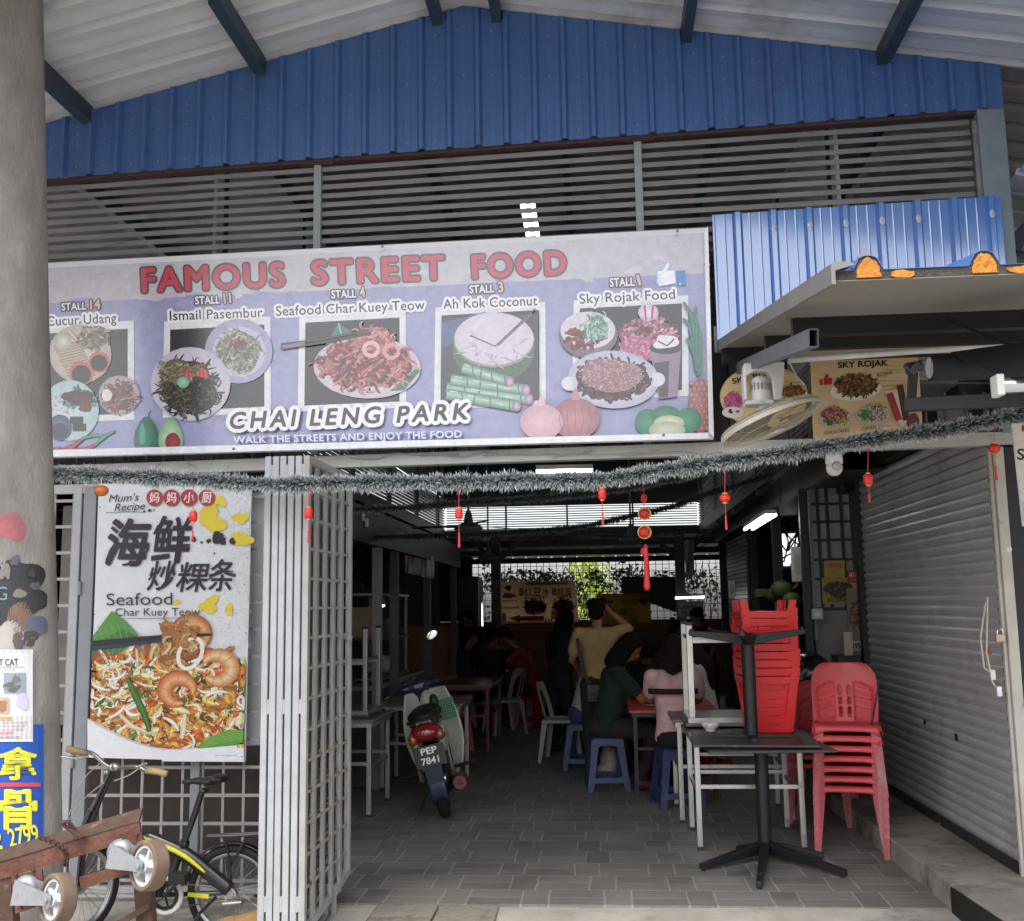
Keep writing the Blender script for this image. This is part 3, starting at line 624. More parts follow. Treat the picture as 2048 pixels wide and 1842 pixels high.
for x, ch in ((882, '妈'), (979, '妈'), (1078, '小'), (1180, '厨')):
    p.ell(x+3, 275, 47, 47, '#8a5a5c'); p.ell(x, 271, 46, 46, '#b0343a'); gbox(p, ch, x-29, 241, x+29, 301, '#f4eef0', .012, .1)
ink = '#2a2030'
gbox(p, '海', 608, 396, 858, 656, ink, .03, .18); gbox(p, '鲜', 868, 380, 1092, 640, ink, .02, .18)
gbox(p, '炒', 840, 632, 1000, 800, ink, .012, .22); gbox(p, '粿', 1006, 640, 1195, 806, ink, .012, .2); gbox(p, '条', 1190, 622, 1345, 802, ink, .012, .2)
for pts, w in (([(640, 440), (675, 470)], 26), ([(612, 630), (640, 575), (672, 520)], 30), ([(700, 655), (790, 640), (850, 560)], 20), ([(1010, 390), (1020, 500), (1000, 640), (955, 740), (905, 800)], 17), ([(905, 430), (880, 480)], 18), ([(960, 545), (1085, 540)], 16), ([(850, 740), (880, 700)], 14), ([(1185, 740), (1240, 690), (1330, 690)], 12)): p.stroke(pts, w, ink, taper=True)
p.text('Seafood', 611, 884, 985, 879, 72, '#35323a', -.004); p.text('Char Kuey Teow', 661, 944, 1142, 940, 46, '#35323a', -.006); p.stroke([(612, 958), (880, 958), (1090, 952)], 3, '#3a3a40', taper=True)
# the dish
p.poly([(532, 1060), (640, 915), (712, 968), (800, 1060), (700, 1180), (527, 1200)], '#5a9444'); p.poly([(527, 1110), (700, 1020), (790, 1060), (640, 1190), (526, 1200)], '#3f7a34')
for k in range(5): p.stroke([(560+k*38, 1000-k*4), (600+k*34, 1090), (570+k*34, 1180)], 5, '#7cb060', edge='#5a9444')
pal = ['#c8923e', '#b87028', '#d8ac58', '#a8581e', '#e4c88a', '#8a4418', '#d49a4a', '#e8d8ae', '#9c6428', '#c05a28']
X0, X1 = 515, 1392
def heap(n, w, L, seed, pal, top=1160, bot=1700):
    g = random.Random(seed); p.heap = True
    for k in range(n):
        x = g.uniform(X0, X1); e = (x-955)/440; yt = top+abs(e)**2*40; yb = bot-abs(e)**2.2*150 if x < 955 else bot-abs(e)**2*20
        y = yt+(yb-yt)*g.random(); a = g.uniform(0, 6.3); l = g.uniform(*L)/7; cv = g.uniform(-.5, .5); pts = []; w_ = g.uniform(*w)
        for j in range(8): pts.append((min(1433-(y-205)*.0236-5-w_*.5, max(562-(y-190)*.0366+5+w_*.5, x)), min(y, yb+12))); x += cos(a)*l; y += sin(a)*l*.8; a += cv
        c = lin(g.choice(pal)); m_ = g.uniform(.7, 1.2)
        p.stroke(pts, w_, tuple(min(.85, v*m_*1.45) for v in c), edge=tuple(v*m_*.55 for v in c), taper=True)
    p.heap = False
for y in range(1226, 1690, 22):
    l0 = 562-(y-190)*.0366+6; p.poly([(l0 if y < 1490 else l0+(y-1490)*1.5, y), (1433-(y-205)*.0236-8, y), (1433-(y-205)*.0236-9, min(y+24, 1660)), (l0 if y < 1490 else l0+(y-1490)*1.5, min(y+24, 1660))], '#6a3a18')
heap(300, (36, 78), (70, 200), 5, pal); heap(190, (20, 44), (60, 170), 6, pal); heap(240, (5, 12), (16, 50), 61, ['#f0dca8', '#5a2c10', '#e8b868', '#7a3c14', '#f4e8cc'])
heap(46, (16, 24), (90, 160), 7, ['#efe6cf', '#f4ecd8', '#e0d2b0']); heap(26, (12, 22), (40, 110), 8, ['#3f6c2c', '#5a8c3a', '#2c5422'])
g = random.Random(88); p.heap = True
for k in range(420):
    x = g.uniform(560, 1370); y = g.uniform(1190, 1650)-(0 if x > 700 else (700-x)*.5); a = g.uniform(0, 6.3); l = g.uniform(4, 16); p.stroke([(x, y), (x+cos(a)*l, y+sin(a)*l), (x+cos(a+.4)*l*2, y+sin(a+.4)*l*2)], g.uniform(2, 5), g.choice(['#fff4d8', '#fdeab8', '#3a1a08', '#4a240c', '#fff8e8']), taper=True)
p.heap = False
def prawn(x, y, r, a0, a1, w, c, e):
    n_ = 16; pts = [(x+r*cos(a0+(a1-a0)*k/n_), y+r*.9*sin(a0+(a1-a0)*k/n_)) for k in range(n_+1)]
    p.stroke(pts, w*1.12, e, taper=True); p.stroke(pts, w, c, edge=e, taper=True)
    for k in range(2, n_-1, 2):
        a = a0+(a1-a0)*k/n_; p.stroke([(x+(r-w*.42)*cos(a), y+(r-w*.42)*.9*sin(a)), (x+(r+w*.42)*cos(a+.08), y+(r+w*.42)*.9*sin(a+.08))], 4, '#c8824e')
prawn(1240, 1240, 82, -2.7, 2.4, 88, '#f2d2a4', '#c87c3c'); prawn(1025, 1370, 80, -5.0, .3, 86, '#eeb680', '#b85a28'); prawn(1085, 1060, 95, -2.9, .6, 80, '#e2ae74', '#a85c28')
p.noodles(1000, 1110, 110, 90, 70, ['#d8b070', '#c48c48', '#e8d0a0', '#a86a30'], (14, 30), (80, 160), 77)
p.ring(1090, 1155, 62, 92, 22, '#f2eee4', rot=.45); p.stroke([(730, 1290), (780, 1400), (820, 1480), (860, 1600)], 42, '#4f8a34', edge='#234c1c', taper=True)
p.stroke([(1060, 1500), (1050, 1590), (1040, 1640)], 34, '#f4ead0', edge='#d2be90', taper=True); p.stroke([(690, 1500), (760, 1570), (840, 1600)], 30, '#f2e8cc', edge='#cdb888', taper=True)
p.poly([(527, 1085), (962, 1048), (1212, 1042), (1212, 1056), (964, 1076), (527, 1112)], '#1e1c2c'); p.poly([(527, 1118), (962, 1072), (964, 1088), (527, 1140)], '#2a3050')
p.noodles(1040, 1050, 60, 40, 26, ['#e0b880', '#c8864a'], (20, 34), (60, 120), 79)
p.poly([(1100, 1702), (1190, 1640), (1300, 1590), (1392, 1592), (1390, 1660), (1250, 1700)], '#5c9a38')
for k in range(6): p.stroke([(1130+k*10, 1698-k*12), (1260, 1660-k*10), (1390, 1640-k*9)], 3, '#8cc060')
arc = [(507, 1520)]+[(507+k*44.4, 1530+175*sin(min(1, k/11)*pi/2)-(max(0, k-12)*4)) for k in range(21)]
p.tri(arc[:-1]+[(1394, 1771), (507, 1746)], [tuple(range(len(arc)+1))], '#eceef2')
p.poly([(930, 1716), (1393, 1690), (1394, 1771), (930, 1768)], '#eceef2'); p.stroke([(a+4, b-4) for a, b in arc[1:16]], 7, '#d2d4da'); p.text('serving suggestion', 1232, 1738, 1358, 1737, 8, '#6a6a70')
for x, y in ((578, 328), (546, 934), (1405, 1040), (1384, 1742), (1398, 765)): p.ell(x, y, 4, 4, '#5a5a60')
p.build('printed_face', MATTP, po)

# ---- round and square SKY ROJAK boards on the wall behind the fan
z5 = zmap(1400, 380, 3.1235, Y=6.0)
def wood(p, x0, y0, x1, y1, inside=None):
    g = random.Random(5)
    for k in range(60):
        y = g.uniform(y0, y1); xa = x0; xb = x1
        if inside:
            q = 1-((y-(y0+y1)/2)/((y1-y0)/2))**2; hw = math.sqrt(max(0, q))*(x1-x0)/2*.97; xa, xb = (x0+x1)/2-hw, (x0+x1)/2+hw
        a = g.uniform(xa, xb); b = min(xb, a+g.uniform(60, 300)); p.stroke([(a, y), ((a+b)/2, y+g.uniform(-4, 4)), (b, y)], g.uniform(3, 9), g.choice(['#c9ab7c', '#d8bd92', '#bd9c6c']), taper=True)
rb = thing('round_food_board', 'round wood grain stall board half hidden behind the white fan', 'sign', (.8, 6.0, 2.6))
N = 40; rim = [z5(400+276*cos(2*pi*k/N), 1290+196*sin(2*pi*k/N)) for k in range(N)]
board('board', rim, .01, mat('board_edge', '#b89a68', .5), rb, (0, 1, 0))
p = Print(z5, (0, -1, 0), gain=.85); p.ell(400, 1290, 272, 192, '#d8c08e', n=40); wood(p, 128, 1100, 672, 1480, True)
p.text('SKY ROJAK', 205, 1212, 520, 1140, 34, '#1e1a1c', .03)
p.noodles(205, 1320, 55, 60, 120, ['#d860a0', '#e88cc0', '#c03c84'], (5, 10), (14, 30), 3); p.ell(205, 1390, 68, 36, '#dcd6d0'); p.blob(190, 1384, 14, '#3a2c2c', 2); p.blob(235, 1384, 12, '#9a5a9a', 3)
p.ell(590, 1280, 85, 50, '#ded2bc'); p.noodles(580, 1262, 74, 44, 200, ['#a8702c', '#7c4a1c', '#c89850', '#5a3414'], (5, 9), (12, 26), 4)
p.build('printed_face', MATTP, rb)
sb = thing('square_food_board', 'square wood grain SKY ROJAK board picturing three dishes', 'sign', (1.4, 6.0, 2.6))
cs = [(690, 1070), (1360, 1030), (1388, 1440), (1386, 1480), (1355, 1500), (730, 1562), (708, 1545)]
board('board', [z5(*q) for q in cs], .01, mat('board_edge', '#b89a68', .5), sb, (0, 1, 0))
p = Print(z5, (0, -1, 0), gain=.85); p.poly(cs, '#d6bd92'); wood(p, 712, 1085, 1340, 1490)
p.text('SKY ROJAK', 862, 1112, 1172, 1098, 38, '#1c181a', .035)
p.poly([(745, 1185), (770, 1180), (790, 1150), (800, 1148), (802, 1175), (824, 1174), (822, 1215), (770, 1220), (747, 1220)], '#b8222c'); p.stroke([(768, 1182), (769, 1220)], 4, '#d6bd92')
p.ell(970, 1255, 165, 72, '#cfc0a4', -.12); p.ell(972, 1248, 160, 66, '#e6dcc8', -.12); p.noodles(975, 1220, 135, 74, 420, ['#6a4420', '#8a5c2c', '#3c2410', '#b08040', '#4c2e16'], (6, 12), (16, 36), 51)
p.text('ROJAK', 1108, 1172, 1205, 1150, 24, '#3a3634', .0)
p.ell(842, 1430, 105, 62, '#d4ccc0', edge='#b8b0a4'); p.noodles(840, 1410, 84, 56, 240, ['#c87a74', '#8a4a3c', '#d8a8a0', '#4a2c20', '#d898a0'], (5, 10), (10, 24), 52); p.noodles(885, 1445, 36, 22, 50, ['#d8b83c', '#e0c850', '#6c8c3c'], (5, 9), (10, 18), 53); p.noodles(810, 1455, 30, 18, 40, ['#4c8c3c', '#3a6c2c'], (5, 8), (10, 18), 55)
p.ell(1082, 1410, 108, 60, '#d4ccc0', edge='#b8b0a4'); p.noodles(1085, 1395, 86, 54, 240, ['#dcd2bc', '#c8bca0', '#4a3a2c', '#e8e0cc', '#8c7a5c'], (5, 10), (10, 24), 54); p.noodles(1025, 1410, 34, 30, 60, ['#3f7c34', '#5c9c48'], (5, 8), (14, 24), 56)
p.text('AISKACANG', 770, 1532, 932, 1510, 22, '#5a4a3c', .0); p.text('CENDUL', 1008, 1506, 1125, 1490, 20, '#5a4a3c', .0)
p.poly([(1150, 1260), (1262, 1240), (1290, 1468), (1250, 1476)], '#d8ccc0'); p.stroke([(1180, 1270), (1240, 1440)], 42, '#b23a40', edge='#8a2a30'); p.stroke([(1245, 1220), (1285, 1440)], 40, '#5a3430', edge='#3a2220'); p.blob(1330, 1450, 46, '#6a3c34', 6)
p.build('printed_face', MATTP, sb)
# ---- cut off board at the right edge
ks = thing('side_board', 'white board with a black letter S cut off at the right', 'sign', (2.1, 5.0, 2.2))
zs = zmap(1360, 840, 2.942, Y=5.0); cs = [(1952, 20), (2300, 5), (2330, 600), (2018, 625)]
board('board', [zs(*q) for q in cs], .012, WHITEB, ks, (0, 1, 0))
p = Print(zs, (0, -1, 0), gain=.85); p.poly([(1956, 24), (2298, 9), (2326, 597), (2021, 621)], '#dcdad2'); gbox(p, 'S', 1984, 170, 2024, 234, '#16161a', .03); p.text('KY', 2036, 232, 2110, 226, 62, '#16161a', .03)
p.poly([(2008, 30), (2060, 27), (2062, 66), (2010, 68)], '#a8323a'); p.ring(2018, 420, 12, 14, 3, '#b89a9a'); p.poly([(2010, 480), (2090, 474), (2096, 600), (2020, 606)], '#a8c0bc')
p.build('printed_face', MATTP, ks)
# ================================================================ grille, folding gate, pole
GATE = mat('gate_grey', '#9b9a97', .5, var=.1, scale=9, dirt='#8a6a55', dirt_amt=.16, dirt_scale=11)
GATEC = mat('gate_cool_grey', '#a3a5a9', .48, var=.1, scale=9, dirt='#86776c', dirt_amt=.14, dirt_scale=14)
RUSTG = mat('rusted_grey', '#a29a92', .65, var=.2, scale=12, dirt='#7a4c36', dirt_amt=.62, dirt_scale=14)
FRAMEG = mat('frame_mid_grey', '#85898f', .5, var=.08, scale=6, dirt='#a39c94', dirt_amt=.25, dirt_scale=7)
lg = thing('entrance_grille', 'grey square mesh grille behind the bicycle and the poster', 'grille', (-2.5, 6.1, 0))
za = lambda x, y: at(x, y, Y=6.1)
xl, xr = -4.6, at(530, 1500, Y=6.1).x
mb = MB()
for k in range(40):
    x = xr-.02-k*.121
    if x > -4.5: mb.box(x-.0075, x+.0075, 6.1-.006, 6.1+.006, .03, 2.36)
mb.build('upright_bar', GATE, lg)['kind'] = 'stuff'
for k in range(15):
    z = .08+k*.157; MB().box(xl, xr, 6.094-.005, 6.1, z-.009, z+.009).build('cross_bar', GATE, lg)
for x, w, m in ((at(146, 1300, Y=6.1).x, .05, GATEC), (at(171, 1300, Y=6.1).x, .08, FRAMEG), (at(385, 1700, Y=6.1).x, .055, FRAMEG)):
    MB().box(x-w/2, x+w/2, 6.065, 6.115, .0, 2.36).build('post', m, lg, bevel=.004)
MB().box(xl, xr+.02, 6.07, 6.12, 2.32, 2.375).build('top_rail', HBEAM, lg)
MB().box(xl, xr, 6.07, 6.12, .015, .05).build('bottom_rail', HBEAM, lg)
for z in (.75, 1.75):
    x = at(171, 1300, Y=6.1).x-.04; MB().tube([(x, 6.06, z-.04), (x, 6.06, z+.04)], .012, 10).build('hinge', FRAMEG, lg)
pl = thing('sill_wall', 'low grimy concrete sill under the grey mesh grille', 'sill', (-3, 6.1, 0))
MB().box(-4.6, -2.0, 6.03, 6.2, -.08, .012).build('sill', CONC, pl, bevel=.01)
wb = thing('white_panel', 'plain white panel behind the grille between poster and folding gate', 'panel', (-2, 6.3, .8))
c = [at(492, 975, Y=6.22), at(526, 972, Y=6.22), at(526, 1472, Y=6.22), at(486, 1474, Y=6.22)]
board('panel', c, .01, mat('backlit_white', '#e9e9ee', .5, var=.04), wb, (0, 1, 0))
ub = thing('wall_panel', 'dim inner wall boards seen through the mesh left of the poster', 'wall', (-4, 6.6, 0))
for i, (x0, x1, m) in enumerate(((-4.6, -3.55, '#4a413c'), (-3.5, -3.22, '#8e8a86'), (-3.2, -3.08, '#5a4e46'))):
    MB().box(x0, x1, 6.55+i*.03, 6.6+i*.03, .9, 2.3).build('board', mat('inner_board_'+m[1:], m, .7, var=.3, scale=3), ub)
MB().box(-4.6, -2.1, 7.2, 7.26, 0, .95).build('low_wall', mat('inner_low_wall', '#574c48', .8, var=.25, scale=3), ub)

gt = thing('folding_gate', 'folded concertina gate of grey square mesh leaves standing beside the poster', 'gate', (-1.6, 5.6, 0))
xs = [at(px, 1300, Y=5.2).x for px in (525.5, 541.5, 556, 572, 587.5, 603.5)]
for i, x in enumerate(xs):
    lean = .018*(i-3) if i % 2 else .01*(i-3)
    y0, y1 = 5.2, 6.04; xb = x+.004+lean*.3; zt, zb = 2.38, -.10
    m = GATEC if i < 5 else GATE
    leaf = MB()
    leaf.box(x-.016, x+.016, y0-.02, y0+.02, zb, zt)
    leaf.box(xb-.016, xb+.016, y1-.02, y1+.02, .13, zt)
    leaf.bar((x, y0, zt-.02), (xb, y1, zt-.02), .032, .04); leaf.bar((x, y0, zb+.16), (x+.004, y0+.55, zb+.2), .028, .04); leaf.bar((xb, y1, .15), (x+.004, y0+.6, .1), .03, .04)
    leaf.box(x-.01, x+.015, y0+.58, y0+.61, -.02, .14); leaf.bar((x, y0, zb+.02), (x+.002, y0+.6, -.02), .024, .03)
    o = leaf.build('gate_leaf', m, gt, bevel=.004)
    bars = MB()
    for k in range(15):
        z = .26+k*.15; r_ = MB(); r_.bar((x, y0+.02, z), (xb, y1-.02, z), .009, .014); r_.build('cross_rod', RUSTG if (k < 5 and i > 2) else GATE, o)
    for k in range(1, 5):
        f = k/5; xx, yy = x+(xb-x)*f, y0+(y1-y0)*f; bars.box(xx-.008, xx+.008, yy-.022, yy+.022, .08, zt-.03)
    bars.build('mesh_bars', GATE, o)
    if i % 2 == 0:
        for z in (2.3, 1.13, .2): MB().tube([(x+.024, y0-.012, z-.035), (x+.024, y0-.012, z+.035)], .011, 8).build('hinge', m, o)
lt = MB(); q = at(690, 1259, Y=6.0); lt.lathe([(.008, -.004), (.019, -.004), (.019, .004), (.008, .004)], q, (0, 1, 0), 16); lt.bar(q-Vector((.07, 0, 0)), q-Vector((.017, 0, 0)), .012, .024)
lt.build('latch_eye', GATE, gt)

POLE = mat('utility_pole_concrete', '#8a8580', .85, var=.3, scale=5, dirt='#a7a19b', dirt_amt=.4, dirt_scale=4, bump=.5, bscale=70, stretch=(1, 1, .45))
up = thing('utility_pole', 'grey concrete utility pole with torn bills and posters at the left edge', 'pole', (-2.4, 4.9, -.1))
pt, pb = at(76, 0, Y=4.9), at(114, 1720, Y=4.9); rp = .205
ax = (pb-pt)/(pb.z-pt.z)
_pp = [at(x, y, Y=4.9) for x, y in ((114, 1720), (103, 1200), (86.5, 640), (75, 0))]
def pole_c(z):
    i = 0 if z < _pp[1].z else (1 if z < _pp[2].z else 2); a_, b_ = _pp[i], _pp[i+1]; q = a_.lerp(b_, (z-a_.z)/(b_.z-a_.z)); return Vector((q.x-rp*.995, 4.9, z))
mb = MB(); mb.tube([pole_c(z) for z in (-.2, .6, 1.4, 2.2, 3., 3.8, 4.6, 5.4, 6.6)], [rp]*9, 40); mb.build('shaft', POLE, up, smooth=True)
def on_pole(lift):
    def f(x, y):     # picture position -> the pole's skin
        d = ray(x, y); lo = None
        t = 4.9/d.y; z = EYE.z+d.z*t; c = pole_c(z)
        # nearest hit with the (nearly upright) cylinder
        ox, oy = EYE.x-c.x, EYE.y-c.y; a = d.x*d.x+d.y*d.y; b = ox*d.x+oy*d.y; e = ox*ox+oy*oy-(rp+lift)**2; q = b*b-a*e
        t = (-b-math.sqrt(max(0, q)))/a; return EYE+d*t
    return f
class PolePrint(Print):
    def tri(s, vs, fs, cols): s.h += .00002; f = on_pole(s.h); o = len(s.v); vs = [(min(x, 72+y*.0215-4), y) for x, y in vs]; s.v += [tuple(f(*p)) for p in vs]; s.f += [tuple(i+o for i in q) for q in fs]; s.c += [s.col(c) if isinstance(c, str) else c for c in (cols if isinstance(cols, list) else [cols]*len(vs))]
    def blob(s, x, y, r, c, seed=0, n=22, wob=.3, ry=None, edge=None):
        g = random.Random(seed); ph = [g.uniform(0, 6.3) for _ in range(4)]; ry = ry or r; P = []; fs = []
        for q in range(6):
            for k in range(n): t = 2*pi*k/n; w = (1+wob*sum(sin((j+2)*t+ph[j])/(j+2) for j in range(4)))*(.02+.98*q/5); P.append((x+r*w*cos(t), y+ry*w*sin(t)))
        for q in range(5):
            for k in range(n): fs.append((q*n+k, q*n+(k+1) % n, (q+1)*n+(k+1) % n, (q+1)*n+k))
        s.tri(P, fs, c)
    def quad(s, x0, y0, x1, y1, c, n=14):
        P = [(x0+(x1-x0)*i/n, y0+(y1-y0)*j/3) for j in range(4) for i in range(n+1)]; s.tri(P, [(j*(n+1)+i, j*(n+1)+i+1, (j+1)*(n+1)+i+1, (j+1)*(n+1)+i) for j in range(3) for i in range(n)], c)
XL = -66
pp = PolePrint(on_pole(.001), (0, -1, 0), gain=.8, base=.0012)
for x, y, r_, c, s_ in ((20, 1040, 30, '#a8626a', 1), (14, 1046, 18, '#b8666e', 2), (30, 1150, 50, '#34363a', 3), (56, 1184, 34, '#403f40', 4), (10, 1190, 44, '#363a40', 5), (40, 1225, 30, '#8a6a58', 6), (70, 1238, 24, '#6e7286', 7), (20, 1260, 34, '#c2bdb6', 8), (64, 1275, 20, '#a6a19a', 9), (60, 1262, 16, '#55504c', 10)): pp.blob(x, y, r_, c, s_, 30, .28)
pp.h += .004; pp.text('G', -8, 1186, 14, 1186, 28, '#8a97a0', .0); pp.text('Y', -4, 1136, 12, 1136, 30, '#9aa4aa', .0)
for k in range(14): pp.blob(RND.uniform(-20, 82), RND.uniform(1100, 1285), RND.uniform(3, 12), RND.choice(['#8a857e', '#4a4744', '#6e5a50', '#9a958e', '#5c6068']), k, 16, .3, ry=RND.uniform(3, 16))
pp.build('torn_bills', MATTP, up)['kind'] = 'stuff'
bs = thing('blue_phone_sign', 'blue sign with yellow Chinese characters and phone number on the pole', 'sign', (-2.2, 4.7, .3))
pp = PolePrint(on_pole(.001), (0, -1, 0), gain=.85, base=.006)
pp.quad(XL, 1432, 86, 1688, '#1c52b0')
pp.h += .004
for ch, x0, y0, x1, y1 in (('拿', -62, 1478, 72, 1540), ('骨', -2, 1562, 72, 1638)): gbox(pp, ch, x0 if ch == '骨' else -2, y0, x1, y1, '#e8e23c', .03)
pp.quad(-20, 1547, 80, 1555, '#d84848'); pp.h += .003; pp.text('2', -14, 1678, 4, 1677, 36, '#e8e23c', .02); pp.text('2799', 20, 1674, 78, 1664, 37, '#e8e23c', .015)
pp.build('printed_face', MATTP, bs)
cp = thing('cat_poster', 'white lost cat notice with two small photos on the pole', 'poster', (-2.2, 4.7, .9))
pp = PolePrint(on_pole(.001), (0, -1, 0), gain=.85, base=.010)
pp.quad(XL, 1284, 65, 1466, '#e6e4ea'); pp.quad(XL, 1414, 64, 1462, '#cfcbd0')
pp.h += .004; pp.text('T CAT', -2, 1316, 36, 1315, 14, '#2c3036', .01); pp.stroke([(-10, 1320), (20, 1319), (48, 1318)], 1, '#9a9aa0'); pp.text('Silver Shorthair Female', -10, 1326, 30, 1325, 4, '#a0a0a4')
pp.quad(7, 1330, 51, 1370, '#9aa6b4'); pp.blob(24, 1358, 15, '#6d6a68', 3, ry=12); pp.blob(32, 1344, 8, '#7e7a76', 4); pp.poly([(27, 1338), (30, 1331), (33, 1338)], '#7e7a76'); pp.poly([(34, 1338), (38, 1332), (39, 1341)], '#7e7a76')
pp.quad(-30, 1378, 18, 1410, '#c8b0a0'); pp.blob(4, 1396, 12, '#a87a5c', 5); pp.blob(44, 1386, 14, '#cfcbe2', 6); pp.quad(-16, 1416, 24, 1423, '#e0c070'); pp.text('RM2500', -6, 1422, 22, 1422, 5, '#6a5020', .02)
for k in range(3): pp.text('LAST SEEN IN TALUN AROUND', -4, 1431+k*7, 54-k*4, 1430+k*7, 4, '#7a767c')
pp.text('5623696', -4, 1452, 27, 1451, 6, '#d87a88', .02); pp.text('WILL BE VERY APPRECIATED', -24, 1461, 40, 1460, 5, '#4c4a50')
for k in range(6): pp.blob(-4+k*12, 1288, 1.5, '#a8a4a8', k, 8)
pp.build('printed_face', MATTP, cp)

# ================================================================ roller shutter on the step
SHUT = mat('shutter_steel', '#b6b8ba', .34, metal=.22, var=.12, scale=2.2, dirt='#9a9896', dirt_amt=.4, dirt_scale=2.5)
sA, sB = Vector((2.212, 6.125, 0)), Vector((2.185, 8.98, 0)); sd = (sB-sA); sn = Vector((-sd.y, sd.x, 0)).normalized()   # faces into the passage
if sn.x > 0: sn = -sn
sh = thing('roller_shutter', 'closed grey ribbed roller shutter on the concrete step at right', 'shutter', (2.2, 7.4, .13))
mb = MB(); zs_ = []; z = .19; pitch = .066
prof = [(0, .0), (.010, .004), (.026, .012), (.042, .012), (.052, .006), (.059, -.004)]
while z < 2.62:
    zs_ += [(z+a, b) for a, b in prof]; z += pitch
vs = [tuple(e+sn*b+Vector((0, 0, a))) for e in (sA, sB) for a, b in zs_]; n_ = len(zs_)
mb.add(vs, [(i, i+1, n_+i+1, n_+i) for i in range(n_-1)]); mb.build('curtain', SHUT, sh, solid=.0015)
bb = MB(); bb.bar(sA+Vector((0, 0, .162)), sB+Vector((0, 0, .162)), .035, .06); bb.build('bottom_bar', mat('shutter_bar', '#2a2c2f', .6, var=.3, scale=9, dirt='#8a857d', dirt_amt=.2, dirt_scale=12), sh)
GUIDE = mat('guide_cream', '#b9b5ac', .55, var=.12, scale=6, dirt='#6a5648', dirt_amt=.26, dirt_scale=14)
mb = MB(); mb.box(2.212, 2.268, 6.045, 6.11, .131, 2.452); mb.box(2.192, 2.211, 6.065, 6.095, .131, 2.452); mb.build('guide_rail', GUIDE, sh, bevel=.004)
mb = MB(); mb.box(2.135, 2.2, 8.99, 9.1, .1, 2.7); mb.build('guide_rail', mat('dark_post', '#202327', .5, var=.2), sh)
mb = MB(); mb.box(2.12, 2.5, 6.25, 9.0, 2.64, 2.95); mb.build('roller_box', mat('roller_box', '#26282b', .6), sh)
pl_ = MB()
for px, py, w, h in ((1756, 1439, .022, .02), (1895, 1457, .05, .045), (1832, 1427, .05, .035)):
    d = ray(px, py); t = (sA-EYE).dot(sn)/d.dot(sn); q = EYE+d*t+sn*.016; tv = sd.normalized()
    pl_.add([q+tv*w*i/2+Vector((0, 0, h*j/2)) for i, j in ((-1, -1), (1, -1), (1, 1), (-1, 1))], [(0, 1, 2, 3)])
pl_.build('slot', mat('slot_black', '#0d0d0f', .7), sh)
lk = thing('padlock', 'brass coloured padlock hanging on the cream shutter rail', 'padlock', (2.24, 6.03, 1.3))
q = at(1977, 1258, Y=6.03); mb = MB(); mb.box(q.x-.024, q.x+.024, 6.02, 6.043, q.z-.03, q.z+.012); mb.build('body', mat('lock_brass', '#b7a091', .4, metal=.4), lk, bevel=.004)
MB().tube([q+Vector((.016*cos(t), 0, .012+.03*sin(t))) for t in [pi*k/10 for k in range(11)]], .004, 8).build('shackle', mat('chrome', '#c8c8c8', .15, metal=1, var=0), lk)
cbm = [('shutter_cable', 'loose white cable end with small plug dangling lowest by the shutter rail', (1952, 1180), (1950, 1290), (1962, 1350), (1975, 1365), '#e3e3e4'), ('shutter_cable', 'white cable loop with tag hanging below the padlock', (1948, 1190), (1938, 1260), (1945, 1320), (1962, 1332), '#d6d2ca')]
for nm, lab, a, b, c_, d_, colr in cbm:
    t = thing(nm, lab, 'cable', at(*a, Y=6.035)); P_ = [at(*q, Y=6.035) for q in (a, b, c_, d_)]
    MB().tube(P_[:3]+[P_[2]*.4+P_[3]*.6], .005, 8).build('lead', mat('cable_cream', '#b9b4a8', .5), t, smooth=True)
    e = P_[3]; MB().box(e.x-.013, e.x+.013, 6.025, 6.045, e.z-.032, e.z+.022).build('plug', mat('plug_'+colr[1:], colr, .4), t, bevel=.004)
MB_ = MB(); e = at(1957, 1287, Y=6.03); MB_.ell(e, (.011, .008, .02)); tag(MB_.build('cable_joint', mat('joint_red', '#8a3a2c', .5), smooth=True), 'small rust red connector on the cable beside the padlock', 'connector')
tw = thing('teal_wall', 'dark teal wall strip with black post right of the shutter rail', 'wall', (2.6, 5.9, 0))
MB().box(2.272, 2.36, 6.06, 6.2, .131, 2.45).build('post', mat('post_black', '#17191c', .55, var=.3), tw); MB().box(2.361, 3.6, 6.1, 6.15, .131, 2.45).build('wall', mat('teal_paint', '#2b4a4a', .6, var=.2), tw)
bt = thing('bell_push', 'small round white button on the black post', 'button', (2.3, 6.05, 1.6)); q = at(1992, 1086, Y=6.058)
MB().lathe([(.02, 0), (.02, -.008), (.014, -.014), (0, -.014)], q, (0, 1, 0), 18).build('button', mat('button_white', '#d8d8d6', .4), bt, smooth=True)
fl = tag(MB().ell(at(1862, 1628, Z=.14), (.03, .02, .008), 9, 5).build('litter', mat('litter_grey', '#8a8884', .5, var=.4, scale=40)), 'scrap of crumpled foil litter at the foot of the shutter', 'litter')

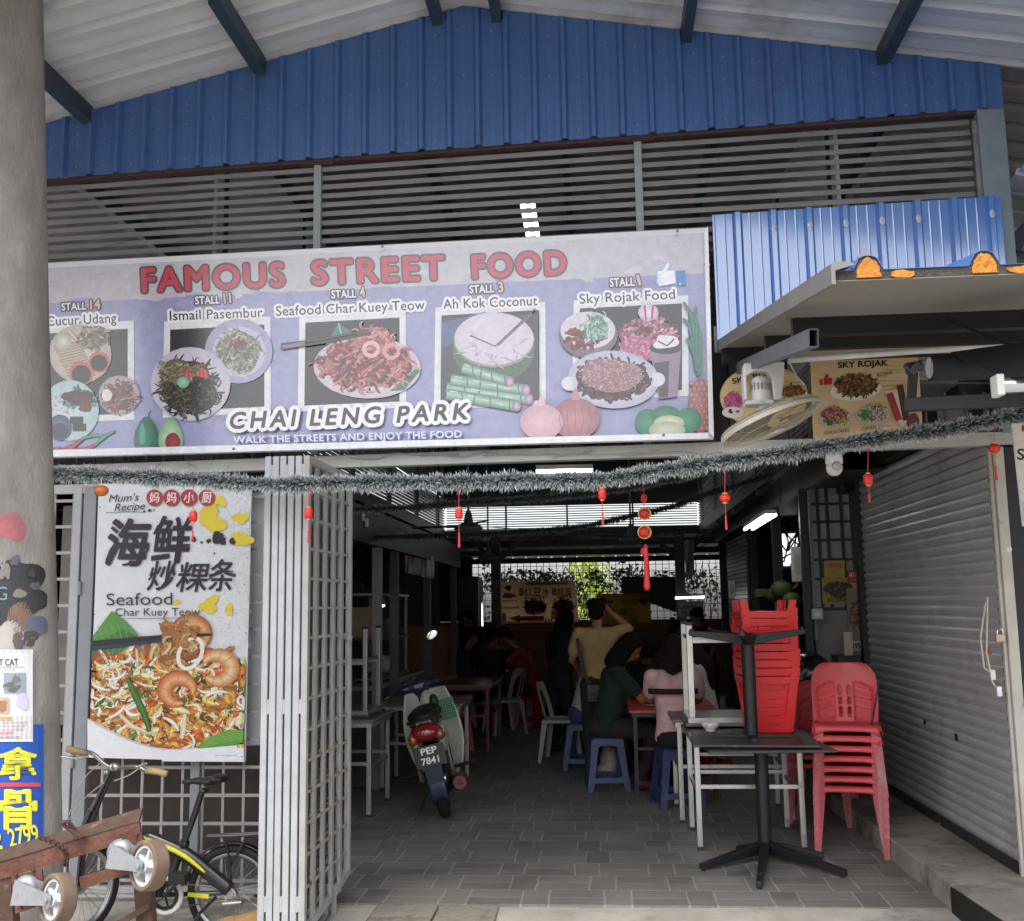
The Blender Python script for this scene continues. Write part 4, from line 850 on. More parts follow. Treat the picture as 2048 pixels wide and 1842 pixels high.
# ================================================================ awning at the right
AWN = mat('awning_panel', '#82807c', .6, var=.1, scale=2, dirt='#6b6864', dirt_amt=.4, dirt_scale=2, stretch=(1, .3, 1))
BLK = mat('black_steel', '#17191c', .5, var=.25, scale=8, dirt='#3a3d40', dirt_amt=.25, dirt_scale=9)
FOAM = mat('orange_foam', '#a86c26', .9, var=.3, scale=40, dirt='#7a4a1c', dirt_amt=.2, dirt_scale=45, bump=.9, bscale=60)
aw = thing('stall_awning', 'grey insulated awning over the stall with orange foam showing at its cut edge', 'awning', (1.5, 4.5, 2.8))
ax0, ax1 = .715, 3.4
az = lambda y: 2.548+(y-3.1)*.176
ue = lambda x: 0.0
mb = MB(); mb.add([(ax0, 3.1, az(3.1)), (ax1, 3.1, az(3.1)), (ax1, 6.02, az(6.02)), (ax0, 6.02, az(6.02))], [(0, 1, 2, 3)])
mb.build('soffit', AWN, aw, solid=.003)
mb = MB(); xs_ = rib_breaks(ax0, ax1, .335, .09, .05); sh0 = .10
vs = [(x, y, az(y)+.034+rib_profile(x-sh0+.0, .335, .09, .05, .045)) for y in (3.095, 6.02) for x in xs_]; n_ = len(xs_)
xs_ = sorted(set(xs_+[x for x in rib_breaks(ax0+sh0-.335*3, ax1, .335, .09, .05)]))
xs2 = sorted({ax0, ax1} | {sh0+k*.335+b for k in range(-2, 12) for b in (0, .018, .035, .055, .072, .09) if ax0 < sh0+k*.335+b < ax1})
hp = lambda x: (lambda q: .045*math.sqrt(max(0, 1-((q-.045)/.045)**2)) if q < .09 else 0)((x-sh0) % .335)
mb = MB(); mb.add([(x, y, az(y)+.03+hp(x)) for y in (3.095, 6.02) for x in xs2], [(i, i+1, len(xs2)+i+1, len(xs2)+i) for i in range(len(xs2)-1)])
mb.build('top_sheet', BLUECL, aw, solid=.002)
mb = MB(); mb.add([(x, 3.099, az(3.1)+.002) for x in xs2]+[(x, 3.099, az(3.1)+.028+hp(x)*.97) for x in xs2], [(i, i+1, len(xs2)+i+1, len(xs2)+i) for i in range(len(xs2)-1)])
fo = mb.build('foam_edge', mat('charred_foam', '#3d3832', .95, var=.4, scale=60, bump=.7, bscale=90), aw)
for k in range(0, 9):
    x = sh0+k*.335+.045
    if ax0 < x < ax1:
        mb = MB(); g_ = random.Random(k); pts = [(x+.036*cos(t)*g_.uniform(.9, 1.06), 3.094, az(3.1)+.012+.056*max(0, sin(t))*g_.uniform(.88, 1.04)) for t in [pi*j/14 for j in range(15)]]; mb.prism(pts+[(x-.036, 3.094, az(3.1)+.006), (x+.036, 3.094, az(3.1)+.006)], (0, .004, 0)); mb.build('foam_plug', FOAM, aw)
        mb = MB(); mb.prism([(x+.1+.04*cos(t)*g_.uniform(.7, 1.1), 3.0945, az(3.1)+.013+.012*sin(t)*g_.uniform(.6, 1.2)) for t in [2*pi*j/12 for j in range(12)]], (0, .004, 0)); mb.build('foam_patch', FOAM, aw)
mb = MB(); mb.prism([(ax0-.012, 3.08, az(3.08)-.012), (ax0-.012, 3.08, az(3.08)+.05), (ax0+.0, 3.08, az(3.08)+.055), (ax0+.04, 3.08, az(3.08)+.058), (ax0+.055, 3.08, az(3.08)+.05), (ax0+.055, 3.08, az(3.08)+.045), (ax0+.0, 3.08, az(3.08)+.03), (ax0+.0, 3.08, az(3.08)-.012)], (0, 2.94, 2.94*.176))
mb.build('verge_trim', mat('verge_grey', '#6d6b6a', .6, var=.12), aw)
for y, x0, w, h in ((4.25, .80, .05, .075), (5.15, .835, .05, .075), (5.93, .715, .05, .085)): MB().box(x0, ax1, y-w/2, y+w/2, az(y)-h-.003, az(y)-.003).build('crossbeam', BLK, aw)
arm0, arm1 = at(1608, 668, Y=3.72), at(1462, 728, Y=5.95); mb = MB(); d_ = (arm1-arm0).normalized(); w_, h_ = .036, .066
up_ = d_.cross(Vector((1, 0, 0))).normalized(); up_ = up_ if up_.z > 0 else -up_
def sect(p, w, h): return [p+Vector((i*w/2, 0, 0))+up_*j*h/2 for i, j in ((-1, -1), (1, -1), (1, 1), (-1, 1))]
vs = sect(arm0, w_, h_)+sect(arm1, w_, h_)+sect(arm0, w_-.008, h_-.008)+sect(arm0+d_*.4, w_-.008, h_-.008)
mb.add(vs, [(0, 1, 5, 4), (1, 2, 6, 5), (2, 3, 7, 6), (3, 0, 4, 7), (0, 8, 9, 1), (1, 9, 10, 2), (2, 10, 11, 3), (3, 11, 8, 0), (8, 12, 13, 9), (9, 13, 14, 10), (10, 14, 15, 11), (11, 15, 12, 8), (12, 15, 14, 13)])
mb.build('box_arm', mat('arm_grey', '#63656b', .5, var=.15), aw)
MB().tube([at(1871, 633, Y=4.2), at(2100, 722, Y=3.6)], .007, 8).build('tie_rod', BLK, aw)
MB().box(1.0, 3.4, 5.6, 5.62, 2.9, 2.98).build('back_board', mat('cream_board', '#c9c2b6', .6, var=.08), aw)
MB().tube([at(1556, 712, Y=5.5), at(2060, 676, Y=5.45)], .017, 14).build('lamp_tube', mat('tube_white', '#dcdcdc', .3), aw)
MB().tube([at(1553, 702, Y=5.48), at(1560, 716, Y=5.4), at(1575, 745, Y=5.4), at(1590, 760, Y=5.45)], .004, 6).build('cable', mat('cable_white', '#d8d8d4', .4), aw)
rl = thing('rolled_blind', 'rolled black awning blind with crank bracket at the right', 'blind', (2, 4, 2.3))
rc, rc2 = at(1838, 727, Y=4.0), at(2110, 716, Y=4.0)
MB().tube([rc, rc2], .052, 24).build('roll', mat('blind_black', '#1c1d22', .75, var=.3, scale=10), rl, smooth=False)
MB().tube([rc-Vector((.004, 0, 0)), rc+Vector((.028, 0, 0))], .04, 24).build('end_cap', mat('cap_white', '#cfcfcc', .4), rl)
mb = MB(); mb.bar(rc+Vector((.05, -.0, .03)), rc2+Vector((.4, -.75, -.02)), .01, .02)
mb.prism([at(1880, 697, Y=4.0), at(2060, 672, Y=3.7), at(2060, 740, Y=3.3), at(1985, 748, Y=3.4)], (0, .006, .004)); mb.build('fabric', mat('blind_cloth', '#22232a', .85, var=.2), rl)
mb = MB(); mb.tube([at(1969, 763, Y=3.4), at(2100, 757, Y=3.4)], .026, 16); mb.build('front_bar', mat('bar_chrome', '#c9cacc', .2, metal=.9, var=.1), rl)
q = at(1972, 763, Y=3.39); MB().box(q.x-.012, q.x+.012, 3.36, 3.42, q.z-.034, q.z+.034).build('bar_cap', mat('cap_white', '#cfcfcc', .4), rl, bevel=.004)
mb = MB(); a, b, c_ = at(1806, 718, Y=3.95), at(1800, 800, Y=3.95), at(2110, 785, Y=3.7)
mb.bar(at(1790, 728, Y=3.93), at(1822, 722, Y=3.93), .03, .035); mb.bar(a, b+Vector((0, 0, -.012)), .03, .03, (1, 0, 0)); mb.bar(b+Vector((-.02, 0, 0)), c_, .034, .05); mb.build('bracket_arm', BLK, rl, bevel=.003)
mb = MB(); mb.bar(at(1800, 724, Y=3.92), at(1812, 735, Y=3.92), .05, .05); mb.tube([at(1786, 726, Y=3.9), at(1796, 726, Y=3.9)], .008, 8); mb.build('crank_gear', mat('gear_grey', '#4c4e52', .4, metal=.6), rl, bevel=.003)

# ---- white wall fan hung under the awning
fn = thing('wall_fan', 'white wall fan with dusty wire cage tipped down at the awning corner', 'fan', (.95, 5.4, 2.6))
FY = 5.35; zf = zmap(1400, 380, 3.1235, Y=FY)
CAGE = mat('cage_dusty', '#bdb8a8', .6, var=.2, scale=20, dirt='#6f685a', dirt_amt=.4, dirt_scale=12); FWH = mat('fan_white', '#dcdcdc', .35, var=.04)
fc = zf(445, 1452); fr = .262
nx = Vector((cos(R(20)), 0, sin(R(20)))); nn = Vector((-sin(R(20)), .09, cos(R(20)))).normalized(); ny = nn.cross(nx).normalized()   # disc axes, nn its upward axis
D = lambda r, t, h: fc+nx*r*cos(t)+ny*r*sin(t)+nn*h
mb = MB()
for rr_, h, w in ((fr, 0, .006), (fr, .018, .004), (fr*.42, .06, .003), (fr*.75, .048, .0022), (fr*.25, .066, .003), (fr*.42, -.05, .0025), (fr*.75, -.035, .0022), (fr*.2, -.055, .004)): mb.tube([D(rr_, 2*pi*k/40, h) for k in range(40)], w, 5, closed=True)
for k in range(44):
    t = 2*pi*k/44
    mb.tube([D(fr, t, .0), D(fr*.97, t, .03), D(fr*.75, t, .048), D(fr*.25, t, .066)], .0011, 4); mb.tube([D(fr, t, 0), D(fr*.96, t, -.02), D(fr*.75, t, -.035), D(fr*.2, t, -.055)], .0011, 4)
mb.build('cage', CAGE, fn)
mb = MB(); mb.lathe([(fr+.004, -.012), (fr+.007, 0), (fr+.004, .012), (fr-.004, .012), (fr-.004, -.012), (fr+.004, -.012)], fc, nn, 48); mb.build('rim', mat('rim_cream', '#cfcabb', .5, var=.15), fn, smooth=True)
mb = MB(); mb.lathe([(0, -.062), (.05, -.06), (.055, -.05), (0, -.048)], fc, nn, 24); mb.build('badge', FWH, fn, smooth=True)
for b_ in range(3):
    mb = MB()
    def bl(u, v, b_=b_):
        r = .04+u*(fr-.07); t = b_*2.094+(v-.5)*(1.1+.3*u)+.3*u; return D(r, t, .016*(v-.5)*2.2)
    mb.grid(bl, 8, 6); mb.build('blade', mat('blade_beige', '#8d887a', .5, var=.2, scale=8), fn, smooth=True, solid=.003)
mo = zf(378, 1255); mb = MB(); mb.lathe([(0, .075), (.035, .07), (.046, .05), (.048, -.02), (.05, -.05), (.044, -.075), (0, -.08)], mo, (0, .1, 1), 26); mb.build('motor', FWH, fn, smooth=True)
mb = MB()
for k in range(16): t = 2*pi*k/16; mb.box(mo.x+.049*cos(t)-.003, mo.x+.049*cos(t)+.003, mo.y+.049*sin(t)-.003, mo.y+.049*sin(t)+.003, mo.z+.0, mo.z+.035)
mb.build('vent_rib', mat('vent_grey', '#8d8d8d', .5), fn)
mb = MB(); a = [(268, 1092), (520, 1082), (516, 1200), (502, 1318), (455, 1322), (440, 1190), (415, 1140), (330, 1140), (285, 1170), (292, 1322), (272, 1322), (262, 1180)]
mb.prism([zf(*q)-Vector((0, .045, 0)) for q in a], (0, .09, 0)); mb.build('yoke', FWH, fn, bevel=.012, fix=True)
mb = MB(); a = [(278, 1325), (450, 1318), (455, 1345), (280, 1352)]; mb.prism([zf(*q)-Vector((0, .05, 0)) for q in a], (0, .1, 0)); mb.build('base_plate', FWH, fn, bevel=.006, fix=True)
MB().bar(zf(378, 1340), D(0, 0, .06), .05, .05).build('neck', FWH, fn)
MB().bar(zf(395, 1085)+Vector((0, .0, 0)), zf(395, 1060)+Vector((0, .1, .03)), .05, .05).build('mount', FWH, fn)
cm = thing('security_camera', 'white dome camera hanging below the beam near the dark stall', 'camera', (1.7, 6.0, 2.35)); q = at(1648, 906, Y=6.0)
MB().lathe([(.046, .03), (.048, .0), (.048, -.03), (.04, -.035)], q, (0, 0, 1), 24).build('mount', FWH, cm, smooth=True)
MB().ell(q+Vector((0, -.0, -.055)), (.046, .046, .046), 20, 12).build('housing', mat('dome_white', '#d5d3d0', .35), cm, smooth=True)
MB().lathe([(.028, .0), (.024, -.012), (0, -.014)], q+Vector((.004, -.042, -.05)), (0, .9, .35), 18).build('lens', mat('lens_grey', '#b0b0b0', .2), cm, smooth=True)
# ================================================================ tinsel and lanterns
def ink_mesh(name, v, f, c, m, parent=None):
    me = bpy.data.meshes.new(name); me.from_pydata(v, [], f); a = me.color_attributes.new('Ink', 'FLOAT_COLOR', 'POINT'); a.data.foreach_set('color', [x for q in c for x in (*q, 1.)])
    o = bpy.data.objects.new(name, me); COL.objects.link(o); me.materials.append(m)
    if parent: o.parent = parent; o.matrix_parent_inverse = parent.matrix_world.inverted()
    return o
TINS = print_mat('tinsel', .35, grain=.1)
def smooth_path(pts, n):
    out = []; N = len(pts)
    for i in range(N-1):
        p0, p1, p2, p3 = pts[max(i-1, 0)], pts[i], pts[i+1], pts[min(i+2, N-1)]
        for k in range(n):
            t = k/n; out.append(.5*((2*p1)+(p2-p0)*t+(2*p0-5*p1+4*p2-p3)*t*t+(3*p1-p0-3*p2+p3)*t**3))
    return out+[pts[-1]]
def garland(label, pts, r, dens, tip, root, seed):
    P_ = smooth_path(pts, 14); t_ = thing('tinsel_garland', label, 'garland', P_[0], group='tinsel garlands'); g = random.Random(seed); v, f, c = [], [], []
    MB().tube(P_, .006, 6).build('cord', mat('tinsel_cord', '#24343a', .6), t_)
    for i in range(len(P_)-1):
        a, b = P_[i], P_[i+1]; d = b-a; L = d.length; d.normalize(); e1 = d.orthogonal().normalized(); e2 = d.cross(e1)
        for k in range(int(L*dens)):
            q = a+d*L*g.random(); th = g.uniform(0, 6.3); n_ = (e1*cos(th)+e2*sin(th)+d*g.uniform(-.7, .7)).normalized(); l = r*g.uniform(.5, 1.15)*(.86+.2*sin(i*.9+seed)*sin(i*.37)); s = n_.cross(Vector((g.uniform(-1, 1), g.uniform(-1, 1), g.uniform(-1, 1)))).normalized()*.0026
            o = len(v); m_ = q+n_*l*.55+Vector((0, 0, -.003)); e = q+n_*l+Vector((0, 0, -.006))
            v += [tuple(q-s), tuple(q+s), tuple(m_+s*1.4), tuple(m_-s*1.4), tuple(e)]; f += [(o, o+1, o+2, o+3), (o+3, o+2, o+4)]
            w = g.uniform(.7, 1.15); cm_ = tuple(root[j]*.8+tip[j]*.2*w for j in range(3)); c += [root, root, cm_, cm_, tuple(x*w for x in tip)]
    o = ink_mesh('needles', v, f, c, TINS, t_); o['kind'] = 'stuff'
GP = lambda Y, *q: [at(x, y, Y=Y) for x, y in q]
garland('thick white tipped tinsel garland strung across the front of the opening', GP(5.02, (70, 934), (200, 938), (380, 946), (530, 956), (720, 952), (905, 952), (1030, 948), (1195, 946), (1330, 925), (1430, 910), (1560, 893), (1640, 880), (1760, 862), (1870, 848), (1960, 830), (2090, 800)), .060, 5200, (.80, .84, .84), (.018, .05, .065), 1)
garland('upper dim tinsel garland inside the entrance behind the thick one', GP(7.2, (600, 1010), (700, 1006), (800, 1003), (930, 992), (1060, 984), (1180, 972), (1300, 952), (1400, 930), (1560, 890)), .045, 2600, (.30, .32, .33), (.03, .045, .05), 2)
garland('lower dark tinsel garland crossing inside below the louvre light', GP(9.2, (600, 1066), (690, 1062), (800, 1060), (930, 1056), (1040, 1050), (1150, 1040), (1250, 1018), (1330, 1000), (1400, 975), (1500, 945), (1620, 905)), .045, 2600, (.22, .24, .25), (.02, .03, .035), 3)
REDL = mat('lantern_red', '#d02a26', .4, var=.1, scale=30); GOLD = mat('lantern_gold', '#d8b060', .35, metal=.5, var=.1); PINKT = mat('tassel_red', '#c03a3c', .7, var=.15, scale=40)
def lantern(x, y, yt, Y, w, h, label, tassel=.09, flat=False, cord0=None, col=None):
    q = at(x, y, Y=Y); top = at(cord0 or x, yt, Y=Y); t = thing('red_lantern', label, 'lantern', q, group='small red lanterns on the tinsel')
    MB().tube([top, q+Vector((0, 0, h/2))], .0018, 5).build('cord', PINKT, t)
    pr = [(w*.35, -h/2), (w*.5, -h*.36), (w*.5, h*.36), (w*.35, h/2)] if not flat else [(w*.2, -h/2), (w*.42, -h*.3), (w*.5, 0), (w*.42, h*.3), (w*.2, h/2)]
    MB().lathe(pr, q, (0, 0, 1), 20).build('body', col or REDL, t, smooth=True)
    MB().lathe([(w*.25, 0), (w*.27, h*.12), (w*.2, h*.16)], q+Vector((0, 0, h/2)), n=14).build('cap', GOLD, t); MB().lathe([(w*.2, -h*.14), (w*.27, -h*.1), (w*.25, 0)], q-Vector((0, 0, h/2)), n=14).build('cap', GOLD, t)
    if tassel:
        z = q.z-h*.62; MB().tube([(q.x, q.y, z), (q.x, q.y, z-tassel*.5)], .0018, 5).build('thread', PINKT, t)
        MB().lathe([(.0035, 0), (.005, -.006), (.004, -.012), (.006, -tassel*.5)], (q.x, q.y, z-tassel*.45), n=10).build('tassel', PINKT, t)
for a in ((382, 1021, 960, .040, .05, 'red drum lantern hanging in front of the seafood poster', .09), (610, 1015, 968, .040, .05, 'red drum lantern hanging before the folded gate leaves', .12), (907, 1015, 965, .036, .048, 'red drum lantern with long tassel left of the dim ceiling fan', .14), (1190, 977, 952, .038, .05, 'red drum lantern hung from the thin dip of the tinsel', .12), (1716, 948, 880, .042, .05, 'red drum lantern with gold spot before the grey shutter', .08)):
    lantern(a[0], a[1], a[2], 5.0, a[3], a[4], a[5], a[6])
lantern(1433, 985, 920, 5.0, .052, .04, 'flattened red lantern before the black stall fascia', .13, True); lantern(1965, 886, 842, 5.0, .058, .042, 'flattened red lantern in front of the cream shutter rail', .13, True)
ol = thing('orange_bauble', 'orange bauble at the top left corner of the poster', 'bauble', at(200, 970, Y=4.98)); MB().ell(at(200, 970, Y=4.98), (.036, .036, .028), 20, 12).build('ball', mat('bauble_orange', '#b8642a', .4, var=.25, scale=14), ol, smooth=True); MB().tube([at(200, 945, Y=4.98), at(200, 960, Y=4.98)], .003, 6).build('hook', GOLD, ol)
ko = thing('knot_ornament', 'long red and gold Chinese knot ornament with hanging red tassel', 'ornament', at(1273, 1010, Y=6.6)); KY = 6.6
k = lambda x, y: at(x, y, Y=KY)
MB().tube([k(1271, 950), k(1273, 1000)], .003, 6).build('cord', PINKT, ko)
MB().ell(k(1273, 985), (.022, .014, .03), 12, 8).build('knot', PINKT, ko, smooth=True)
for y, r_ in ((1015, .034), (1052, .036)):
    MB().ell(k(1274, y), (r_, .02, r_*.95), 20, 12).build('bead', REDL, ko, smooth=True)
    MB().tube([k(1274, y)+Vector((r_*1.12*cos(t), -.004, r_*1.1*sin(t))) for t in [2*pi*j/28 for j in range(28)]], .005, 6, closed=True).build('gold_ring', GOLD, ko, smooth=True)
    for j in (-1, 0, 1): MB().tube([k(1274, y)+Vector((r_*.9*sin(t)*cos(j*.9), -.021*cos(j*.6), r_*cos(t)*1.0)) for t in [pi*i/10 for i in range(11)]], .002, 5).build('gold_thread', GOLD, ko)
MB().ell(k(1272, 1090), (.02, .014, .024), 12, 8).build('knot', PINKT, ko, smooth=True)
MB().lathe([(.008, 0), (.014, -.03), (.016, -.2), (.022, -.26), (.012, -.285)], k(1276, 1076), n=12).build('tassel', mat('tassel_bright', '#d83a40', .6, var=.1, scale=60, stretch=(8, 8, .5)), ko, smooth=True)

# ================================================================ the hall behind
DARKW = mat('hall_dark', '#47494c', .7, var=.25, scale=2.5); BLKP = mat('stall_black', '#26282c', .5, var=.25, scale=4); CHAR = mat('stall_charcoal', '#484b50', .55, var=.2, scale=3)
ORAW = mat('orange_wall', '#94664f', .75, var=.15, scale=2, dirt='#6e4a3c', dirt_amt=.35, dirt_scale=2); STEEL = mat('stainless', '#b9bab8', .3, metal=.85, var=.15, scale=9, dirt='#6c6862', dirt_amt=.3, dirt_scale=9)
ALU = mat('brushed_leg', '#c4c3bf', .32, metal=.7, var=.12, scale=12, dirt='#6a645c', dirt_amt=.35, dirt_scale=8)
hw = thing('hall_side_wall', 'dark stall backs closing the left side of the hall', 'wall', (-4.6, 12, 0))
MB().box(-4.7, -4.6, 6.2, 20.3, 0, 2.7).build('wall', DARKW, hw); ribbed_wall(-4.6, -2.35, lambda x: .0, lambda x: 2.5, 15.2, .22, .05, .02, .03).build('ribbed_partition', CHAR, hw)
hw2 = thing('stall_back_wall', 'dark wall closing the stalls on the right side of the hall', 'wall', (4.2, 12, 0)); MB().box(4.2, 4.3, 6.1, 20.3, 0, 2.9).build('wall', DARKW, hw2)
def side_roof(name, label, pts):
    mb = MB(); mb.add(pts, [(0, 1, 2, 3)]); t = thing(name, label, 'roof', pts[0]); mb.build('sheet', mat('low_roof', '#74787a', .6, var=.2, scale=2), t, solid=.02); return t
side_roof('side_roof', 'low dark roof over the stalls left of the passage', [(-2.4, 6.2, 2.72), (-2.4, 16.0, 2.72), (-4.9, 16.0, 2.5), (-4.9, 6.2, 2.5)])
side_roof('side_roof', 'low dark roof over the stalls right of the passage', [(1.5, 6.25, 2.9), (1.5, 16.0, 2.72), (4.5, 16.0, 2.6), (4.5, 6.25, 2.75)])
lr = thing('rear_roof', 'low ribbed roof over the far end of the hall before the plants', 'roof', (0, 18, 2.6)); mb = MB(); xs_ = rib_breaks(-5, 4.6, .25, .07, .03)
mb.add([(x, y, z+rib_profile(x, .25, .07, .03, .035)) for y, z in ((15.9, 2.72), (20.6, 2.53)) for x in xs_], [(i, i+1, len(xs_)+i+1, len(xs_)+i) for i in range(len(xs_)-1)]); mb.build('roof_sheet', mat('rear_sheet', '#6a6e70', .55, var=.15), lr, solid=.004)
for y in (16.6, 18.2, 19.8): MB().box(-5, 4.6, y-.03, y+.03, 2.56-(y-16)*.04, 2.66-(y-16)*.04).build('purlin', BLKP, lr)
cw = thing('rear_clerestory', 'band of bright louvres high across the far end of the hall', 'louvre', (-.4, 16.05, 2.8)); RLM = mat('rear_slat', '#a7a4a6', .45, var=.15)
for k_ in range(10): z = 2.79+k_*.036; mb = MB(); mb.bar((-2.36, 16.05, z), (1.47, 16.05, z-.006), .05, .013); mb.build('slat', RLM, cw)
for x in (-1.44, -.5, .5): MB().box(x-.012, x+.012, 16.02, 16.1, 2.76, 3.15).build('mullion', BLKP, cw)
MB().box(-2.45, 1.55, 16.0, 16.1, 2.66, 2.775).build('sill_beam', BLKP, cw)
mb = MB(); mb.prism([(-2.45, 16.0, 3.13), (1.55, 16.0, 3.13), (1.55, 16.0, roof_z(1.55)-.02), (RX, 16.0, RZ-.02), (-2.45, 16.0, roof_z(-2.45)-.02)], (0, .05, 0)); mb.build('gable_sheet', mat('inner_gable', '#3c4047', .6, var=.2), cw)
for s_, X_, nm in ((-1, -2.4, 'left'), (1, 1.5, 'right')):
    t = thing('side_clerestory', 'row of louvres under the high roof along the %s side of the hall' % nm, 'louvre', (X_, 11, 2.75))
    for k_ in range(12): z = 2.8+k_*.04; mb = MB(); mb.bar((X_, 6.3, z), (X_, 15.99, z), .04, .014); mb.build('slat', RLM, t)
    for y in (6.4, 8.2, 10., 11.8, 13.6, 15.4): MB().box(X_-.025, X_+.025, y-.03, y+.03, 2.6, roof_z(X_)-.12).build('post', BLKP, t)
    MB().box(X_-.03, X_+.03, 6.25, 15.99, 2.66, 2.78).build('sill_beam', BLKP, t)
    MB().box(X_-.012, X_+.012, 6.25, 15.99, 3.28, roof_z(X_)-.03).build('upper_sheet', ZINC, t)
for x, y, h, lab in ((-1.6, 16.0, 2.72, 'dark post with raised arms before the red and cream banner'), (1.19, 16.2, 2.7, 'dark post beside the stall at the far right of the hall')):
    t = thing('hall_post', lab, 'post', (x, y, 0), group='dark posts at the far end'); MB().box(x-.07, x+.07, y-.07, y+.07, 0, h).build('shaft', BLKP, t)
    for s_ in (-1, 1): MB().bar((x+s_*.05, y, 2.3), (x+s_*.4, y, 2.66), .05, .07).build('arm', BLKP, t)

# ---- far wall, fence, plants, banners
BY = 20.0; zb = zmap(660, 900, 2.735, Y=BY)
dw = thing('dark_end_wall', 'dark wall panel left of the far mesh fence', 'wall', (-3.6, BY, 0)); MB().box(-5, at(932, 1100, Y=BY).x, BY+.05, BY+.15, 1.34, 2.7).build('wall', DARKW, dw)
dw = thing('stall_end_wall', 'dark wall closing the far end of the right stalls', 'wall', (3, 17.6, 0)); MB().box(1.95, 4.2, 17.6, 17.7, 0, 2.7).build('wall', DARKW, dw)
fw = thing('orange_wall', 'low orange painted wall across the far end of the hall', 'wall', (0, BY, 0)); MB().box(-5, 4.5, BY+.02, BY+.16, 0, 1.33).build('wall', ORAW, fw)
for k_ in range(3): MB().box(-5, 4.5, BY+.0, BY+.018, .36+k_*.38, .375+k_*.38).build('groove', mat('groove_dark', '#5a3628', .8), fw)
MB().box(-1.85, -.2, BY-.05, BY+.02, 1.26, 1.34).build('ledge', CHAR, fw)
for nm_, x0, x1, lab in (('rear_fence', -1.96, .42, 'black mesh fence carrying climbers over the far orange wall'),):
    t = thing(nm_, lab, 'fence', (-.6, BY+.1, 1.33)); mb = MB(); mb2 = MB(); x0, x1 = -4.6, 3.2
    for k_ in range(int((x1-x0)/.125)): mb.box(x0+k_*.125-.006, x0+k_*.125+.006, BY+.08, BY+.09, 1.33, 2.5)
    for k_ in range(10): mb2.box(x0, x1, BY+.078, BY+.084, 1.36+k_*.125-.005, 1.36+k_*.125+.005)
    mb.build('uprights', BLKP, t)['kind'] = 'stuff'; mb2.build('cross_wires', BLKP, t)['kind'] = 'stuff'
def foliage(n, box, s, cols, seed, name='leaves', parent=None, keep=None):
    g = random.Random(seed); v, f, c = [], [], []
    for _ in range(n):
        q = Vector((g.uniform(box[0], box[1]), g.uniform(box[2], box[3]), g.uniform(box[4], box[5])))
        if keep and not keep(q, g): continue
        a = Vector((g.gauss(0, 1), g.gauss(0, 1), g.gauss(-.4, .7))).normalized(); b = a.cross(Vector((g.gauss(0, 1), g.gauss(0, 1), g.gauss(0, 1)))).normalized(); L = s*g.uniform(.6, 1.4); w = L*.32
        o = len(v); v += [tuple(q), tuple(q+a*L*.45+b*w), tuple(q+a*L), tuple(q+a*L*.45-b*w)]; f += [(o, o+1, o+2), (o, o+2, o+3)]; k_ = lin(g.choice(cols)); m_ = g.uniform(.7, 1.3); c += [tuple(x*m_ for x in k_)]*4
    return ink_mesh(name, v, f, c, LEAFM, parent)
LEAFM = print_mat('leaf', .45, grain=.2)
# leaves let some light through
translucent(LEAFM, .35)
cr_ = thing('climbing_plant', 'leafy climber spreading along the top of the far mesh fence', 'plant', (0, BY+.2, 1.33))
def keepv(q, g):
    x, z = q.x, q.z; dens = .3
    if z > 2.28+.05*sin(x*3.1): dens = .04
    elif x < -.1: dens = .85 if z > 1.9 else .15
    elif x < .75: dens = .95*min(1, max(.1, (z-1.45+.5*(x-.2))*1.6))
    else: dens = .9 if z > 2.1 else .35
    return g.random() < dens*(.55+.45*sin(x*5+z*7+sin(x*2.3)*3))
foliage(11000, (-2.6, 2.2, BY+.1, BY+.75, 1.4, 2.48), .085, ['#3a4a26', '#2c3a1e', '#56602e', '#4a5a2a', '#5e4a30', '#26321c'], 4, 'leaves', cr_, keepv)['kind'] = 'stuff'
mb = MB(); g = random.Random(2)
for k_ in range(16):
    x = g.uniform(-2, 2); mb.tube([(x, BY+.2, 1.2), (x+g.uniform(-.2, .2), BY+.25, 1.8), (x+g.uniform(-.5, .5), BY+.3, 2.35)], .008, 5)
mb.build('stem', mat('vine_stem', '#3f3524', .8), cr_)['kind'] = 'stuff'
tr = thing('garden_tree', 'bright yellow green tree behind the far fence', 'tree', (.2, 24, 0)); foliage(3000, (-.85, .25, 23, 25, .6, 3.3), .16, ['#8ca044', '#a0b050', '#7a9038', '#b4bc60'], 9, 'crown', tr, lambda q, g: ((q.x+.3)/.5)**2+((q.z-1.9)/1.4)**2+((q.y-24)/1)**2 < 1 and g.random() < .55+.4*sin(q.x*6)*sin(q.z*5))
mb = MB(); mb.tube([(-.3, 24, -.1), (-.25, 24, .9), (-.35, 24.1, 1.9)], [.1, .08, .04], 10); mb.build('trunk', mat('bark', '#5a4a38', .9, var=.3, scale=12), tr)
sc_ = thing('dark_screen', 'black shade cloth screen hung over the right half of the far fence', 'screen', (1, BY, 1.6)); mb = MB(); mb.add([at(1228, 1140, Y=BY-.15), at(1350, 1140, Y=BY-.15), at(1350, 1215, Y=BY-.15), at(1228, 1172, Y=BY-.15)], [(0, 1, 2, 3)]); mb.build('cloth', BLKP, sc_, solid=.01)
BACKP = translucent(print_mat('backlit_print', .6, grain=.08), .6)
def hang_cloth(name, label, zf_, pts, colr, drawfn, thick=.004, gain=.85):
    t = thing(name, label, 'banner', zf_(*pts[0])); MB().add([zf_(*q) for q in pts], [tuple(range(len(pts)))]).build('cloth', translucent(mat('cloth_'+colr[1:], colr, .8), .8), t); p = Print(zf_, (0, -1, 0), gain=gain, step=.0003, fine=.00004, base=.002); p.poly(pts, colr); drawfn(p); p.build('printed_face', BACKP, t); return t
z7 = zmap(960, 1080, 4.217, Y=BY-.1)
